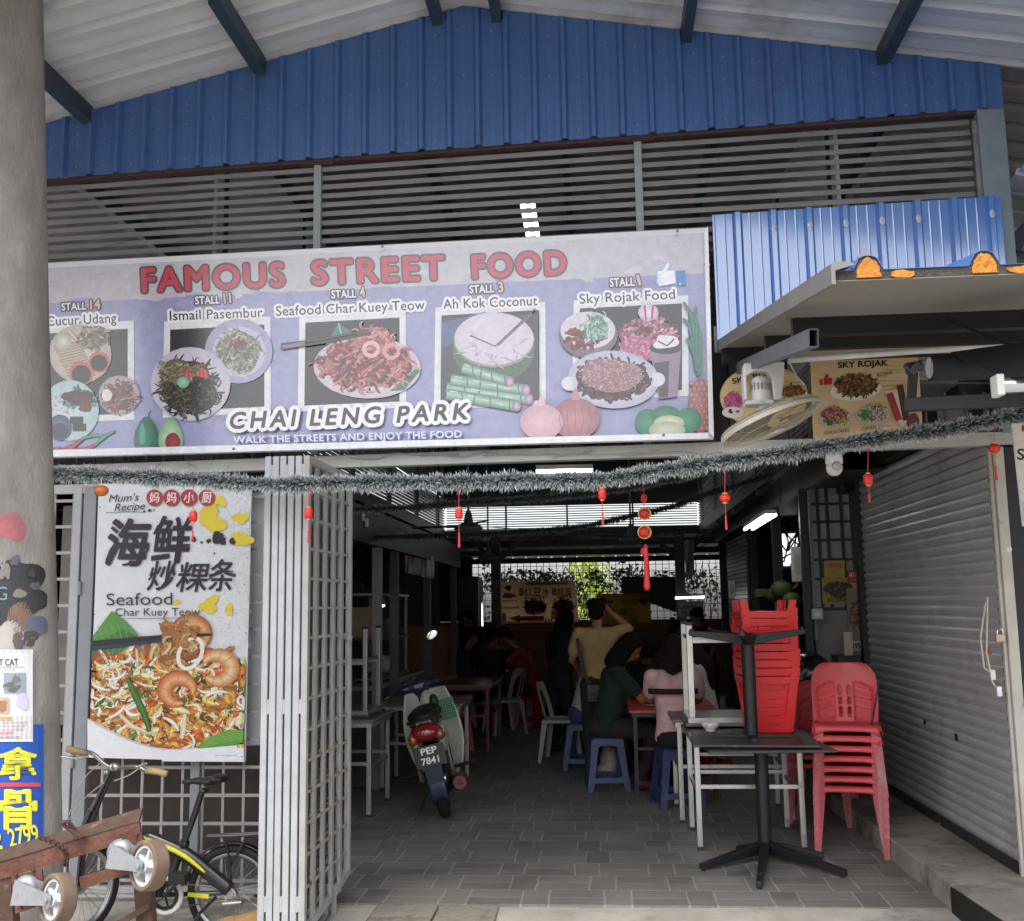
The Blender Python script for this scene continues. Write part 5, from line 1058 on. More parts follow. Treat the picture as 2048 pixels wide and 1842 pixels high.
def b1(p):
    p.text('8', 335, 468, 370, 466, 62, '#8a2c24', .03); p.text('8', 610, 466, 645, 464, 62, '#8a2c24', .03)
    for ch, x0, x1 in (('红', 375, 440), ('豆', 450, 515), ('冰', 522, 585), ('煎', 650, 708), ('蕊', 715, 775)): gbox(p, ch, x0, 405, x1, 468, '#8a2c24', .02)
    p.text('AIS KACANG', 372, 496, 562, 494, 26, '#241c1a', .03); p.text('CENDOL', 652, 488, 776, 486, 24, '#241c1a', .03)
    p.poly([(385, 352), (740, 350), (740, 378), (385, 384)], '#c9b9a0'); p.text('SAMBIL MENANTI PESANAN ANDA', 392, 378, 732, 374, 16, '#4a3a30', .02)
    for x, y, rx, ry, c in ((465, 560, 95, 55, '#8a3f38'), (705, 555, 92, 55, '#7c3c36')): p.ell(x, y+40, rx, ry*.6, '#b8a898'); p.noodles(x, y, rx, ry, 150, ['#8a3f38', '#b86a60', '#5c2a28', '#c88a80'], (8, 16), (20, 50), int(x))
    p.poly([(248, 660), (340, 630), (340, 645), (540, 640), (540, 680), (340, 682), (340, 698)], '#9a2c28'); p.text('DI SINI', 550, 690, 750, 686, 30, '#8a3a34', .03)
    p.blob(240, 405, 22, '#3a2c28', 3, ry=28); p.blob(240, 470, 46, '#9a4038', 4, ry=26); p.text('Pesanan di kaunter', 170, 520, 320, 516, 18, '#5a2a26', .01); p.text('Ais kacang special', 172, 580, 330, 576, 22, '#8a3a34', .03)
    p.rect(172, 615, 222, 690, '#a08a78'); p.rect(600, 600, 662, 668, '#a08a78'); p.stroke([(165, 375), (300, 470), (400, 555)], 5, '#8a7462')
hang_cloth('cendol_banner', 'cream banner with red AIS KACANG and CENDOL lettering on the far wall', z7, [(160, 350), (800, 345), (830, 640), (835, 700), (165, 705)], '#dcc8ae', b1)
def b2(p):
    p.text('Laksa', 1003, 532, 1126, 530, 36, '#2a2620', .02); p.text('Popiah', 1000, 616, 1142, 614, 36, '#2a2620', .02)
    for s_, x, y in (('叻沙', 1200, 490), ('薄饼', 1170, 575), ('虾', 1160, 650), ('面', 1260, 650)): gbox(p, s_, x, y, x+70*len(s_), y+62, '#9a6a28', .02)
    p.blob(1380, 520, 32, '#5a4a5a', 3)
hang_cloth('laksa_banner', 'dull yellow laksa and popiah banner hung low behind the standing man', zmap(960, 1080, 4.217, Y=BY-.3), [(985, 455), (1440, 450), (1440, 700), (985, 720)], '#a89048', b2)
lt_ = thing('tube_lamp', 'upright lit white tube lamp beside the dark cabinet far left', 'lamp', at(951, 1190, Y=17.5)); TUBE = mat('lit_tube', (1., .97, .93), emit=4); MB().tube([at(949.5, 1150, Y=17.5), at(951.5, 1237, Y=17.5)], .018, 10).build('tube', TUBE, lt_); MB().box(at(951, 1190, Y=17.5).x-.03, at(951, 1190, Y=17.5).x+.03, 17.53, 17.56, at(951, 1240, Y=17.5).z, at(951, 1148, Y=17.5).z).build('batten', mat('batten_white', '#c9c9c9', .5), lt_)
kc = thing('dark_cabinet', 'tall dark cabinet standing by the upright tube lamp', 'cabinet', at(922, 1240, Y=17)); a, b = at(905, 1140, Y=17), at(945, 1140, Y=17); MB().box(a.x, b.x, 17, 17.6, 0, a.z).build('body', BLKP, kc, bevel=.01); MB().box(b.x+.0, b.x+.012, 16.99, 17.02, .3, a.z-.05).build('door_edge', STEEL, kc)
for px, py, rod, lab, Y_ in ((926, 1040, 985, 'dark ceiling fan near the bright end of the louvre band', 10.5), (965, 1100, 1010, 'ceiling fan hung low left of the knot ornament', 15.0), (1247, 1062, 985, 'grey ceiling fan hung beside the red knot ornament', 12.5)):
    q = at(px, py, Y=Y_); t = thing('ceiling_fan', lab, 'fan', q, group='ceiling fans in the hall'); FM = mat('fan_grey', '#5c6064', .5, var=.15)
    MB().tube([q+Vector((0, 0, .05)), (q.x, q.y, roof_z(q.x)-.12)], .012, 8).build('rod', FM, t); MB().lathe([(.02, .16), (.035, .12), (.05, .04), (.13, .0), (.15, -.03), (.12, -.06), (.05, -.08), (0, -.085)], q, n=22).build('motor', FM, t, smooth=True)
    for j in range(3):
        th = j*2.094+px*.01; d_ = Vector((cos(th), sin(th), 0)); s_ = Vector((-sin(th), cos(th), .12)); mb = MB(); mb.prism([q+d_*.13-s_*.04, q+d_*.6-s_*.06, q+d_*.6+s_*.06, q+d_*.13+s_*.04], (0, 0, .006)); mb.build('blade', FM, t)
def batten(label, a, b, tubes=1, w=.03, emit=True):
    t = thing('tube_lamp', label, 'lamp', a); a, b = Vector(a), Vector(b); d_ = (b-a).normalized(); s_ = d_.cross(Vector((0, 0, 1))).normalized()
    MB().bar(a+Vector((0, 0, .03)), b+Vector((0, 0, .03)), .06 if tubes == 1 else .1, .035).build('batten', mat('batten_white', '#c9c9c9', .5), t)
    for j in range(tubes):
        o = s_*((j-(tubes-1)/2)*.075); MB().tube([a+o, b+o], .014, 10).build('tube', TUBE, t)
batten('lit tube lamp glowing under the beam behind the thick tinsel', at(1060, 932, Y=8.4), at(1172, 930, Y=8.4))
batten('twin tube lamp high under the roof behind the middle louvres', at(1043, 405, Y=7.1), at(1054, 470, Y=7.73), 2)
batten('bright twin tube lamp under the black stall fascia', at(1480, 1046, Y=10.6), at(1524, 1018, Y=9.4), 2)
batten('lit tube lamp over the LAKSA stall sign', at(1335, 1182, Y=15.5), at(1392, 1180, Y=15.5))

# ---- stalls either side
ls = thing('left_stall', 'dark stall front with black posts and plain fascia left of the passage', 'stall', (-2.2, 10, 0))
MB().box(-2.06, -1.98, 7.4, 14.8, 2.16, 2.46).build('fascia', BLKP, ls); MB().add([(-2.0, 7.4, 2.2), (-2.0, 14.8, 2.2), (-4.5, 14.8, 2.4), (-4.5, 7.4, 2.4)], [(0, 1, 2, 3)]).build('ceiling', CHAR, ls, solid=.01)
for y in (7.45, 9.6, 10.4, 12.4, 14.6): MB().box(-2.1, -2.02, y-.04, y+.04, 0, 2.16).build('post', CHAR if y != 9.6 else FRAMEG, ls)
for y in (8.4, 11.4, 13.5): MB().box(-4.4, -2.6, y-.02, y+.02, 0, 1.9).build('partition', DARKW, ls)
MB().box(-2.6, -2.12, 9.7, 12.3, .0, .86).build('counter', CHAR, ls); MB().box(-2.65, -2.08, 9.65, 12.35, .86, .9).build('counter_top', STEEL, ls)
MB().box(-4.55, -2.05, 14.9, 15.0, 0, 1.35).build('half_wall', ORAW, ls)
for y, c in ((8.05, '#5e6064'), (8.2, '#6a6c70'), (8.35, '#d8d8d8')):
    pass
wl_ = Print(on_plane(X=-1.97), (1, 0, 0), gain=.9, base=.003)
for ch, x, y in (('食', 714, 1022), ('摊', 721, 1034)): gbox(wl_, ch, x, y-10, x+7, y+8, '#dfe4e8', .02)
wl_.build('lettering', MATTP, ls)
fc_ = thing('food_display_case', 'stainless glass food case with white cloth inside on the left stall counter', 'display case', (-2.35, 10.8, .9))
for y in (10.1, 11.5):
    for x in (-2.55, -2.15): MB().box(x-.012, x+.012, y-.012, y+.012, .9, 1.75).build('upright', STEEL, fc_)
for z in (.92, 1.3, 1.73): MB().box(-2.58, -2.12, 10.07, 11.53, z, z+.02).build('shelf', STEEL if z != 1.3 else CHAR, fc_)
mb = MB(); mb.ell((-2.3, 10.8, 1.02), (.16, .35, .09), 16, 8); mb.ell((-2.28, 10.55, 1.08), (.1, .14, .08), 12, 8); mb.ell((-2.3, 11.05, 1.06), (.12, .16, .06), 12, 8); o = mb.build('white_cloth', mat('cloth_white', '#d8d8d8', .8), fc_, remesh=.015, relax=4)
MB().box(-2.5, -2.2, 10.2, 10.5, 1.32, 1.62).build('tin', mat('tin_beige', '#8a7c68', .5, var=.2), fc_); MB().box(-2.5, -2.2, 10.7, 11.0, 1.32, 1.5).build('carton', mat('carton_brown', '#6a5644', .7), fc_)
hs_ = thing('hanging_sign', 'crinkled silvery plastic sign hung under the left stall fascia', 'sign', (-1.9, 11, 2)); zl = zmap(660, 940, 3.64, Y=12.2); mb = MB()
c4 = [zl(540, 600), zl(757, 630), zl(755, 795), zl(543, 748)]
mb.grid(lambda u, v: (c4[0]*(1-u)+c4[1]*u)*(1-v)+(c4[3]*(1-u)+c4[2]*u)*v+Vector((0, .05*sin(u*13+v*2)+.03*sin(u*29), 0)), 40, 6); mb.build('sheet', mat('silver_sheet', '#d0d2ce', .22, metal=.25, var=.2, scale=8), hs_, smooth=True, solid=.004); MB().tube([c4[0], c4[0]+Vector((0, 0, .2))], .004, 5).build('wire', BLKP, hs_)
g = random.Random(21)
for k_, (x, y, z, a, b, c, m_, nm, lab) in enumerate(((-2.5, 8.9, 1.05, .25, .2, .3, '#4a3d33', 'carton', 'brown carton on the near left stall shelf'), (-3.0, 9.3, .95, .3, .2, .5, '#6a4a3a', 'crate', 'reddish crate standing in the near left stall'), (-2.9, 12.9, 1.2, .3, .25, .25, '#7a6a50', 'box', 'tan box on the second left stall shelf'), (-3.4, 13.1, 1.1, .25, .2, .4, '#35424a', 'tub', 'blue grey tub in the second left stall'))):
    t = thing(nm, lab, nm, (x, y, z-c)); MB().box(x-a/2, x+a/2, y-b/2, y+b/2, z-c+.0, z).build('body', mat('stuff_'+m_[1:], m_, .6, var=.25, scale=8), t, bevel=.01); MB().box(x-a/2-.006, x+a/2+.006, y-b/2-.006, y+b/2+.006, z-.05, z+.004).build('lid', mat('lid_'+m_[1:], tuple(min(1, q*1.4) for q in lin(m_)), .6), t)
sh_ = thing('stall_shelf', 'dark steel shelf rack inside the near left stall', 'shelf', (-2.9, 9.2, 0))
for z in (.4, .745, 1.5): MB().box(-3.4, -2.35, 8.7, 9.5, z-.03, z).build('board', CHAR, sh_)
for x in (-3.38, -2.37):
    for y in (8.72, 9.48): MB().box(x-.015, x+.015, y-.015, y+.015, 0, 1.9).build('upright', STEEL, sh_)
wk = thing('work_lamp', 'small lit spot lamp clipped inside the left stall', 'lamp', at(753, 1196, Y=10)); MB().lathe([(.05, .0), (.04, .05), (.015, .08)], at(753, 1195, Y=9.9), n=14).build('shade', CHAR, wk); MB().ell(at(753, 1197, Y=9.9), (.036, .02, .014)).build('bulb', mat('warm_bulb', (1, .85, .6), emit=6), wk)

rs = thing('right_stall', 'black stall front with long fascia and posts right of the passage', 'stall', (2, 12, 0))
mb = MB(); mb.box(1.75, 1.80, 8.1, 17.5, 2.56, 2.87); mb.build('fascia', mat('fascia_grey', '#5c5f63', .5, var=.2, scale=3), rs)
for y in (10.3, 12.6, 14.8): MB().box(1.742, 1.75, y-.006, y+.006, 2.56, 2.87).build('joint', BLKP, rs)
MB().add([(1.76, 8.1, 2.58), (1.76, 17.5, 2.58), (4.1, 17.5, 2.7), (4.1, 8.1, 2.7)], [(0, 1, 2, 3)]).build('ceiling', BLKP, rs, solid=.01)
MB().box(1.70, 1.76, 9.12, 9.18, 0, 2.57).build('post', BLKP, rs)
for x, y in ((1.9, 11.6), (1.9, 13.4), (1.9, 15.6)): MB().box(x-.045, x+.045, y-.045, y+.045, 0, 2.57).build('post', BLKP, rs)
MB().tube([(1.80, 9.2, 1.28), (1.80, 9.2, 2.6)], .014, 8).build('conduit', mat('conduit_grey', '#9a9c9e', .5), rs)
MB().box(1.92, 2.5, 11.7, 16, 0, .95).build('counter', CHAR, rs); MB().box(1.88, 2.55, 11.6, 16.1, .95, .99).build('counter_top', STEEL, rs)
for y in (11.8, 13.6): MB().box(2.6, 4.1, y-.03, y+.03, 0, 2.3).build('partition', DARKW, rs)
zw = zmap(1360, 840, 2.942, Y=9.3)
wn_ = thing('barred_window', 'tall black barred window with dark glossy panes left of the shutter', 'window', (2, 9.3, 1.3))
a, b = zw(765, 390), zw(1062, 1110); MB().box(a.x, b.x+.1, 9.32, 9.34, b.z, a.z+.25).build('pane', mat('dark_pane', '#949ca6', .12, var=.3, scale=1.5, spec=.8), wn_)
for x in (765, 825, 880, 910, 965, 1025, 1062):
    if x == 910: continue
    q = zw(x, 800); MB().box(q.x-.012, q.x+.012, 9.29, 9.315, b.z, a.z+.25).build('bar', BLKP, wn_)
for y in (395, 495, 600, 708, 822, 935, 1110): q = zw(800, y); MB().box(a.x, b.x+.1, 9.292, 9.312, q.z-.011, q.z+.011).build('cross_bar', BLKP, wn_)
hwl = thing('half_wall', 'pale grey half wall under the barred window', 'wall', (2, 9.3, 0)); MB().box(a.x, 2.3, 9.3, 9.4, 0, b.z-.012).build('wall', mat('grey_render', '#8d8d8c', .7, var=.1, scale=2), hwl)
def flat_sign(name, label, pts, Y_, draw, base='#d0d0cc', z_=zw, M_=None):
    t = thing(name, label, 'sign', z_(*pts[0])); board('board', [z_(*q) for q in pts], .006, mat('sign_'+base[1:], base, .5), t, (0, 1, 0)); p = Print(z_, (0, -1, 0), gain=.85, step=.0001); p.poly(pts, base); draw(p); p.build('printed_face', M_ or MATTP, t)
zq = zmap(1360, 840, 2.942, Y=9.27)
def d1(p): p.text('VEGE', 862, 868, 956, 866, 24, '#b8463c', .03); gbox(p, '素', 886, 876, 922, 908, '#b87a50', .0); p.text('V E G', 892, 918, 930, 917, 8, '#a86a50')
def d2(p): p.blob(930, 998, 70, '#2a2620', 3, ry=54); p.noodles(930, 998, 66, 48, 160, ['#3a342a', '#6a5a44', '#201c18', '#8a7a5c'], (5, 10), (14, 34), 5); p.text('ROJAK', 868, 1070, 985, 1068, 22, '#2a2416', .03)
def d3(p): p.text('NO', 996, 924, 1024, 922, 26, '#f0dcd8', .03); gbox(p, '素', 1030, 896, 1056, 926, '#e8d0cc', .0); p.text('SMOKE', 1000, 944, 1054, 943, 8, '#e8c8c4')
flat_sign('vege_sign', 'yellow VEGE paper sign on the barred window', [(848, 828), (968, 826), (970, 926), (850, 928)], 9.27, d1, '#c8ac50', zq)
flat_sign('rojak_sign', 'yellow ROJAK sign with dark dish below the VEGE sign', [(834, 930), (1062, 924), (1060, 1080), (842, 1084)], 9.27, d2, '#b89a3c', zmap(1360, 840, 2.942, Y=9.265))
flat_sign('red_notice', 'small red notice beside the VEGE sign', [(985, 884), (1062, 880), (1062, 956), (987, 958)], 9.27, d3, '#a8302c', zmap(1360, 840, 2.942, Y=9.26))
def d4(p):
    p.blob(1040, 1150, 40, '#7a4a38', 4, ry=90); p.noodles(1042, 1150, 34, 84, 150, ['#8a5a44', '#b08068', '#4a2c22', '#c8a890'], (6, 12), (16, 40), 6); p.rect(980, 1300, 1068, 1356, '#cfd0cc'); p.text('#195', 992, 1346, 1060, 1344, 34, '#2c2c30', .03)
flat_sign('standing_banner', 'narrow pale food banner standing by the dark shutter post', [(975, 992), (1050, 985), (1082, 1190), (1080, 1380), (1005, 1380), (985, 1150)], 9.2, d4, '#8f827a', zmap(1360, 840, 2.942, Y=9.2))
eb = thing('switch_box', 'white electrical box on the post by the half wall', 'switch box', zw(775, 1140)); q = zw(775, 1140); MB().box(q.x-.045, q.x+.045, 9.05, 9.1, q.z-.045, q.z+.045).build('box', mat('box_white', '#b9bcbc', .4), eb, bevel=.006); MB().box(q.x-.02, q.x+.02, 9.044, 9.05, q.z-.02, q.z+.02).build('rocker', FWH, eb)
sp_ = thing('hall_speaker', 'pair of small black spotlights above the barred window', 'spotlight', zw(950, 370))
for x, y in ((938, 380), (988, 350)): q = zw(x, y); MB().tube([q+Vector((0, -.1, .09)), q+Vector((0, -.12, -.09))], .055, 16).build('lamp_head', BLKP, sp_)
def d5(p):
    p.text('LAKSA', 1682, 580, 1835, 576, 34, '#20282c', .03); gbox(p, '叻沙', 1700, 596, 1800, 636, '#3a4448', .0); p.rect(1672, 520, 1880, 533, '#5a8cb8')
flat_sign('laksa_sign', 'white LAKSA sign box under a lit tube at the far right stall', [(1672, 520), (1885, 515), (1885, 640), (1672, 650)], 15.4, d5, '#b9c4be', zmap(960, 1080, 4.217, Y=15.4))
fs = thing('folding_shutter', 'dark slatted shutter of the far right stall', 'shutter', (1.8, 14.5, 1.4)); mb = MB()
for k_ in range(22): z = 1.3+k_*.055; mb = MB(); mb.bar((1.83, 13.45, z), (1.83, 15.5, z), .03, .045); mb.build('slat', mat('slat_dark', '#5a5e60', .4, metal=.4, var=.15), fs)
hc = thing('hanging_cloth', 'crumpled pale plastic sheet hung from the end of the right fascia', 'cloth', (1.7, 16.5, 2)); zc = zmap(960, 1080, 4.217, Y=16); c4 = [zc(1725, 0), zc(1800, -10), zc(1808, 290), zc(1735, 355)]; mb = MB(); mb.grid(lambda u, v: (c4[0]*(1-u)+c4[1]*u)*(1-v)+(c4[3]*(1-u)+c4[2]*u)*v+Vector((0, .04*sin(u*9+v*5), 0)), 16, 12); mb.build('sheet', mat('plastic_sheet', '#9a9c9a', .4, var=.2, scale=6), hc, smooth=True, solid=.004)
# goods hanging in the near right stall
GREEN = mat('coconut_green', '#3c4822', .6, var=.3, scale=10)
for i, (x, y, Y_, r_) in enumerate(((1545, 1165, 10.6, .09), (1566, 1186, 10.4, .075), (1528, 1176, 10.8, .07))):
    q = at(x, y, Y=Y_); t = thing('green_coconut', ['largest green coconut hung in the stall behind the red stools', 'yellowing green coconut lowest of the hanging bunch', 'small green coconut left of the hanging bunch'][i], 'coconut', q, group='coconuts hung in the stall')
    MB().ell(q, (r_*1.25, r_, r_)).build('husk', GREEN, t, smooth=True); MB().tube([q+Vector((r_*1.2, 0, 0)), q+Vector((r_*1.2+.05, 0, .05))], .012, 6).build('stalk', mat('stalk_brown', '#6a5a34', .8), t)
for i, (x, y, w, h, Y_, c, nm, lab) in enumerate(((1578, 1115, .12, .34, 10.4, '#a9adac', 'switchboard', 'tall pale grey switchboard on a post in the right stall'), (1447, 1165, .07, .2, 12, '#c9cccb', 'fuse_box', 'small white fuse box deep in the right stall'), (1505, 1172, .12, .08, 11, '#6a5a38', 'name_plate', 'tan name plate hung in the right stall'))):
    q = at(x, y, Y=Y_); t = thing(nm, lab, nm.replace('_', ' '), q); MB().box(q.x-w/2, q.x+w/2, Y_, Y_+.06, q.z-h/2, q.z+h/2).build('box', mat('box_'+c[1:], c, .5, var=.1), t, bevel=.006); MB().box(q.x-w*.3, q.x+w*.3, Y_-.006, Y_, q.z-h*.3, q.z+h*.3).build('cover', mat('cover_'+c[1:], tuple(v*.7 for v in lin(c)), .5), t)
ww = thing('stall_window', 'bright small window glimpsed behind the wiring of the right stall', 'window', at(1562, 1070, Y=12.5)); q0, q1 = at(1546, 1055, Y=12.5), at(1580, 1118, Y=12.5); MB().box(q0.x, q1.x, 12.5, 12.52, q1.z, q0.z).build('pane', mat('window_glow', (.75, .82, .9), emit=.55), ww); MB().box(q0.x-.03, q1.x+.03, 12.52, 12.55, q1.z-.03, q0.z+.03).build('frame', BLKP, ww)
wr = thing('cable_tangle', 'tangle of black cables in front of the small stall window', 'cables', at(1560, 1070, Y=12)); g = random.Random(4)
for k_ in range(9): mb = MB(); x, y = 1570+g.uniform(-10, 8), 1030+g.uniform(-10, 30); mb.tube(smooth_path([at(x+g.uniform(-26, 16), y+j*22, Y=12) for j in range(4)], 5), .009, 5); mb.build('cable', BLKP, wr)

lc = thing('loose_cables', 'loose thin cables drooping along the top of the pale header beam', 'cables', (.2, 6.05, 2.55)); g = random.Random(14)
for k_ in range(5): x0 = 700+k_*130; MB().tube(smooth_path([at(x0+j*42+g.uniform(-8, 8), 905-j*1.6+g.uniform(-9, 3), Y=6.04) for j in range(6)], 6), .0035, 5).build('cable', mat('cable_grey', '#8d8d90', .5), lc, smooth=True)
# ================================================================ chairs, stools, tables
REDP = mat('red_plastic', '#c9474c', .42, var=.12, scale=7, dirt='#a86c68', dirt_amt=.3, dirt_scale=9); REDB = mat('red_plastic_bright', '#d5262a', .35, var=.06, scale=9, dirt='#b84444', dirt_amt=.25, dirt_scale=14)
WHP = mat('white_plastic', '#a6a69c', .45, var=.1, scale=6, dirt='#7c786c', dirt_amt=.3, dirt_scale=8); BLUP = mat('blue_plastic', '#303e66', .45, var=.12, scale=8, dirt='#5e6c90', dirt_amt=.3, dirt_scale=9)
def chair_proto(name, label, m, style, worn=None):
    """armless moulded chair, facing -Y, feet on z=0"""
    t = thing(name, label, 'chair')
    mb = MB()
    def seat(u, v):
        x = (u-.5)*(.42-.05*v); y = -.2+.40*v; d = 1-min(1, abs(u-.5)*2)**4
        return (x, y, .435-.018*v-.016*d*sin(pi*min(1, v*1.05)) - (.03*(1-v/.08) if v < .08 else 0))
    mb.grid(seat, 14, 14); mb.build('seat', m, t, smooth=True, solid=.006)
    mb = MB(); nu, nv = 44, 44
    def bk(u, v):
        w = .2*(1+.08*sin(pi*v))*(1 if v < .72 else math.sqrt(max(0, 1-((v-.72)/.28)**2))*.42+.58 if v < 1 else .58)
        x = (u-.5)*2*w; q = (u-.5)*2
        return Vector((x, .185+.10*v-.055*q*q*(1-.25*v)+.0, .405+.40*v))
    def hole(u, v):
        q = abs(u-.5)*2
        if style == 'ribbed':
            if q < .22: return .12 < v < .62 and (abs(q-.13) < .035) and not any(abs(v-b) < .022 for b in (.29, .46))
            if .32 < q < .86 and .08 < v < .64-.25*max(0, q-.6):
                return False
            return False
        return .12 < q < .68 and .04 < v < .78-.35*max(0, q-.3)**2*4 and True
    P_ = [[bk(i/nu, j/nv) for i in range(nu+1)] for j in range(nv+1)]
    for j in range(nv+1):
        for i in range(nu+1):
            u, v = i/nu, j/nv; q = abs(u-.5)*2
            if style == 'ribbed' and .30 < q < .86 and .06 < v < .66-.3*max(0, q-.55): P_[j][i] = P_[j][i]+Vector((0, .012+.014*((v*6.2+q*.8) % 1), 0))
            mb.v.append(tuple(P_[j][i]))
    for j in range(nv):
        for i in range(nu):
            if not hole((i+.5)/nu, (j+.5)/nv): a = j*(nu+1)+i; mb.f.append((a, a+1, a+nu+2, a+nu+1))
    mb.build('backrest', m, t, smooth=True, solid=.007)
    ap = MB()    # arched aprons between the legs
    for (x0, y0, x1, y1) in ((-.2, -.2, .2, -.2), (-.19, .19, .19, .19), (-.205, -.19, -.19, .19), (.205, -.19, .19, .19)):
        o = Vector((x0+x1, y0+y1, 0)).normalized()*.012
        def apr(f, v, x0=x0, y0=y0, x1=x1, y1=y1, o=o):
            d = .034+.03*abs(2*f-1)**5; return Vector((x0+(x1-x0)*f, y0+(y1-y0)*f, .432-d*v))+o*v
        ap.grid(apr, 18, 2)
    ap.build('apron', m, t, smooth=True, solid=.006)
    for sx in (-1, 1):
        for sy in (-1, 1):
            top = Vector((sx*.195, sy*.19, .42)); bot = Vector((sx*.225, sy*.235 if sy > 0 else -.225, 0)); L = MB()
            for dx, dy in ((-sx*.055, 0), (0, -sy*.055)):
                L.add([top, top+Vector((dx, dy, 0)), bot+Vector((dx*.62, dy*.62, 0)), bot], [(0, 1, 2, 3)])
            L.build('leg', worn or m, t, solid=.009)
    return t
used = {}
def place(proto, loc, rz, label, group=None, tilt=None):
    M = Matrix.Translation(Vector(loc)) @ Matrix.Rotation(rz, 4, 'Z')
    if tilt: M = M @ tilt
    if proto.name not in used: used[proto.name] = 1; proto.matrix_world = M; proto['label'] = label; r = proto
    else: r = dup(proto, label=label, M=M)
    if group: r['group'] = group
    return r
REDWORN = mat('red_plastic_worn', '#b5505a', .6, var=.15, scale=9, dirt='#a59a98', dirt_amt=.5, dirt_scale=6, stretch=(1, 1, .6))
rc_ = chair_proto('plastic_chair', '', REDP, 'ribbed', REDWORN)
ca = R(-12); cc = Vector((1.575, 7.25, 0))
for i in range(7):
    lab = ['lowest chair of the front red stack, feet on the brick floor', 'second chair from the floor in the front red stack', 'third chair from the floor in the front red stack', 'middle chair of the front stack of red chairs', 'third chair from the top of the front red stack', 'chair just under the topmost of the front red stack', 'topmost red chair with ribbed back in the stack by the shutter'][i]
    place(rc_, cc+Vector((.0, -.012*(i-3)*.6, i*.064)), ca, lab, 'stacked red plastic chairs by the step')
for i in range(4):
    lab = ['lowest chair of the rear red stack behind the black tables', 'second chair of the rear red stack behind the black tables', 'third chair of the rear red stack behind the black tables', 'top chair of the rear red stack, mostly hidden by the front stack'][i]
    place(rc_, Vector((1.60, 8.25, i*.064)), R(-20), lab, 'rear stack of red plastic chairs')
pol_ = thing('walking_stick', 'thin black stick leaning in the front stack of red chairs', 'stick', (1.72, 7.3, .4)); MB().tube([at(1721, 1442, Y=7.16), at(1737, 1350, Y=7.14), at(1743, 1340, Y=7.14)], .006, 8).build('shaft', BLK, pol_)
wc_ = chair_proto('plastic_chair', '', WHP, 'slots')
place(wc_, (-1.30, 13.75, 0), R(-62), 'white slotted chair at the corner of the long left table', 'white plastic chairs')
place(wc_, (-.44, 11.35, 0), R(82), 'white chair seen from the side beside the floral shirt', 'white plastic chairs')
place(wc_, (.30, 11.55, 0), R(8), 'white chair at the far end of the drinks table', 'white plastic chairs')
def stool_proto(m):
    t = thing('plastic_stool', '', 'stool'); mb = MB()
    def top(u, v):
        q = max(abs(u-.5), abs(v-.5))*2; return ((u-.5)*.27, (v-.5)*.27, .45-(.022*max(0, (q-.86)/.14)**1.5))
    mb.grid(top, 16, 16); mb.build('seat', m, t, smooth=True, solid=.008)
    for sx in (-1, 1):
        for sy in (-1, 1):
            a = Vector((sx*.135, sy*.135, .43)); b = Vector((sx*.185, sy*.185, 0)); L = MB()
            for dx, dy in ((-sx*.062, 0), (0, -sy*.062)): L.add([a, a+Vector((dx, dy, 0)), b+Vector((dx*.75, dy*.75, 0)), b], [(0, 1, 2, 3)])
            L.build('leg', m, t, solid=.007)
    for k in range(4):
        rt = Matrix.Rotation(k*pi/2, 4, 'Z'); mb = MB(); mb.add([(-.175, -.176, .119), (.175, -.176, .119), (.175, -.182, .074), (-.175, -.182, .074)], [(0, 1, 2, 3)]); mb.xf(rt); mb.build('side_rail', m, t, smooth=False, solid=.007); mb = MB()
        N = 12; pts = [(-.13+.26*i/N, -.137-.012*0, .43) for i in range(N+1)]
        for i in range(N): f0, f1 = i/N, (i+1)/N; h0, h1 = [.05+.09*abs(2*f-1)**4 for f in (f0, f1)]; mb.add([(-.132+.264*f0, -.137, .435), (-.132+.264*f1, -.137, .435), (-.132+.264*f1, -.137-h1*.11, .435-h1), (-.132+.264*f0, -.137-h0*.11, .435-h0)], [(0, 1, 2, 3)])
        mb.xf(rt); mb.build('apron', m, t, smooth=False, solid=.007)
    return t
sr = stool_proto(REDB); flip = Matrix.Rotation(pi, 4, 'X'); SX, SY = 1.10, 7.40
for i in range(9):
    z = .738+.45+i*.054
    lab = ['lowest upturned red stool of the stack on the steel table', 'second upturned red stool from the bottom of the table stack', 'third upturned red stool from the bottom of the table stack', 'fourth upturned red stool from the bottom of the table stack', 'middle upturned red stool of the table stack', 'fourth upturned red stool from the top of the table stack', 'third upturned red stool from the top of the table stack', 'second upturned red stool from the top of the table stack', 'topmost upturned red stool with its legs sticking up'][i]
    place(sr, (SX+.002*((i*7) % 5-2), SY, z), R(4+((i*3) % 4-1.5)), lab, 'upturned red stools stacked on the steel table', flip)
sb_ = stool_proto(BLUP)
for x, y, rz, lab in ((-.0, 9.62, 6, 'blue stool under the woman in the dark green shirt'), (-.22, 10.75, -8, 'blue stool under the person in the floral shirt'), (.56, 8.84, 12, 'blue stool under the person in the pink shirt')): place(sb_, (x, y, 0), R(rz), lab, 'blue plastic stools at the tables')
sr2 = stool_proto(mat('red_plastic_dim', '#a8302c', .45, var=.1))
for x, y, lab in ((-.92, 14.5, 'red stool under the man in the red shirt'), (-1.72, 12.2, 'red stool tucked under the long left table'), (-1.5, 14.9, 'red stool under the man in the black shirt'), (-1.95, 14.6, 'red stool under the man in the blue shirt'), (.95, 10.5, 'red stool under the woman in the white shirt'), (.42, 10.95, 'red stool under the curly haired person'), (-.38, 12.9, 'red stool under the boy in the pale collar'), (.12, 12.6, 'red stool under the person in the pale grey shirt'), (.75, 13.4, 'red stool under the short haired person far right')): place(sr2, (x, y, 0), R(x*40), lab, 'dim red stools inside the hall')
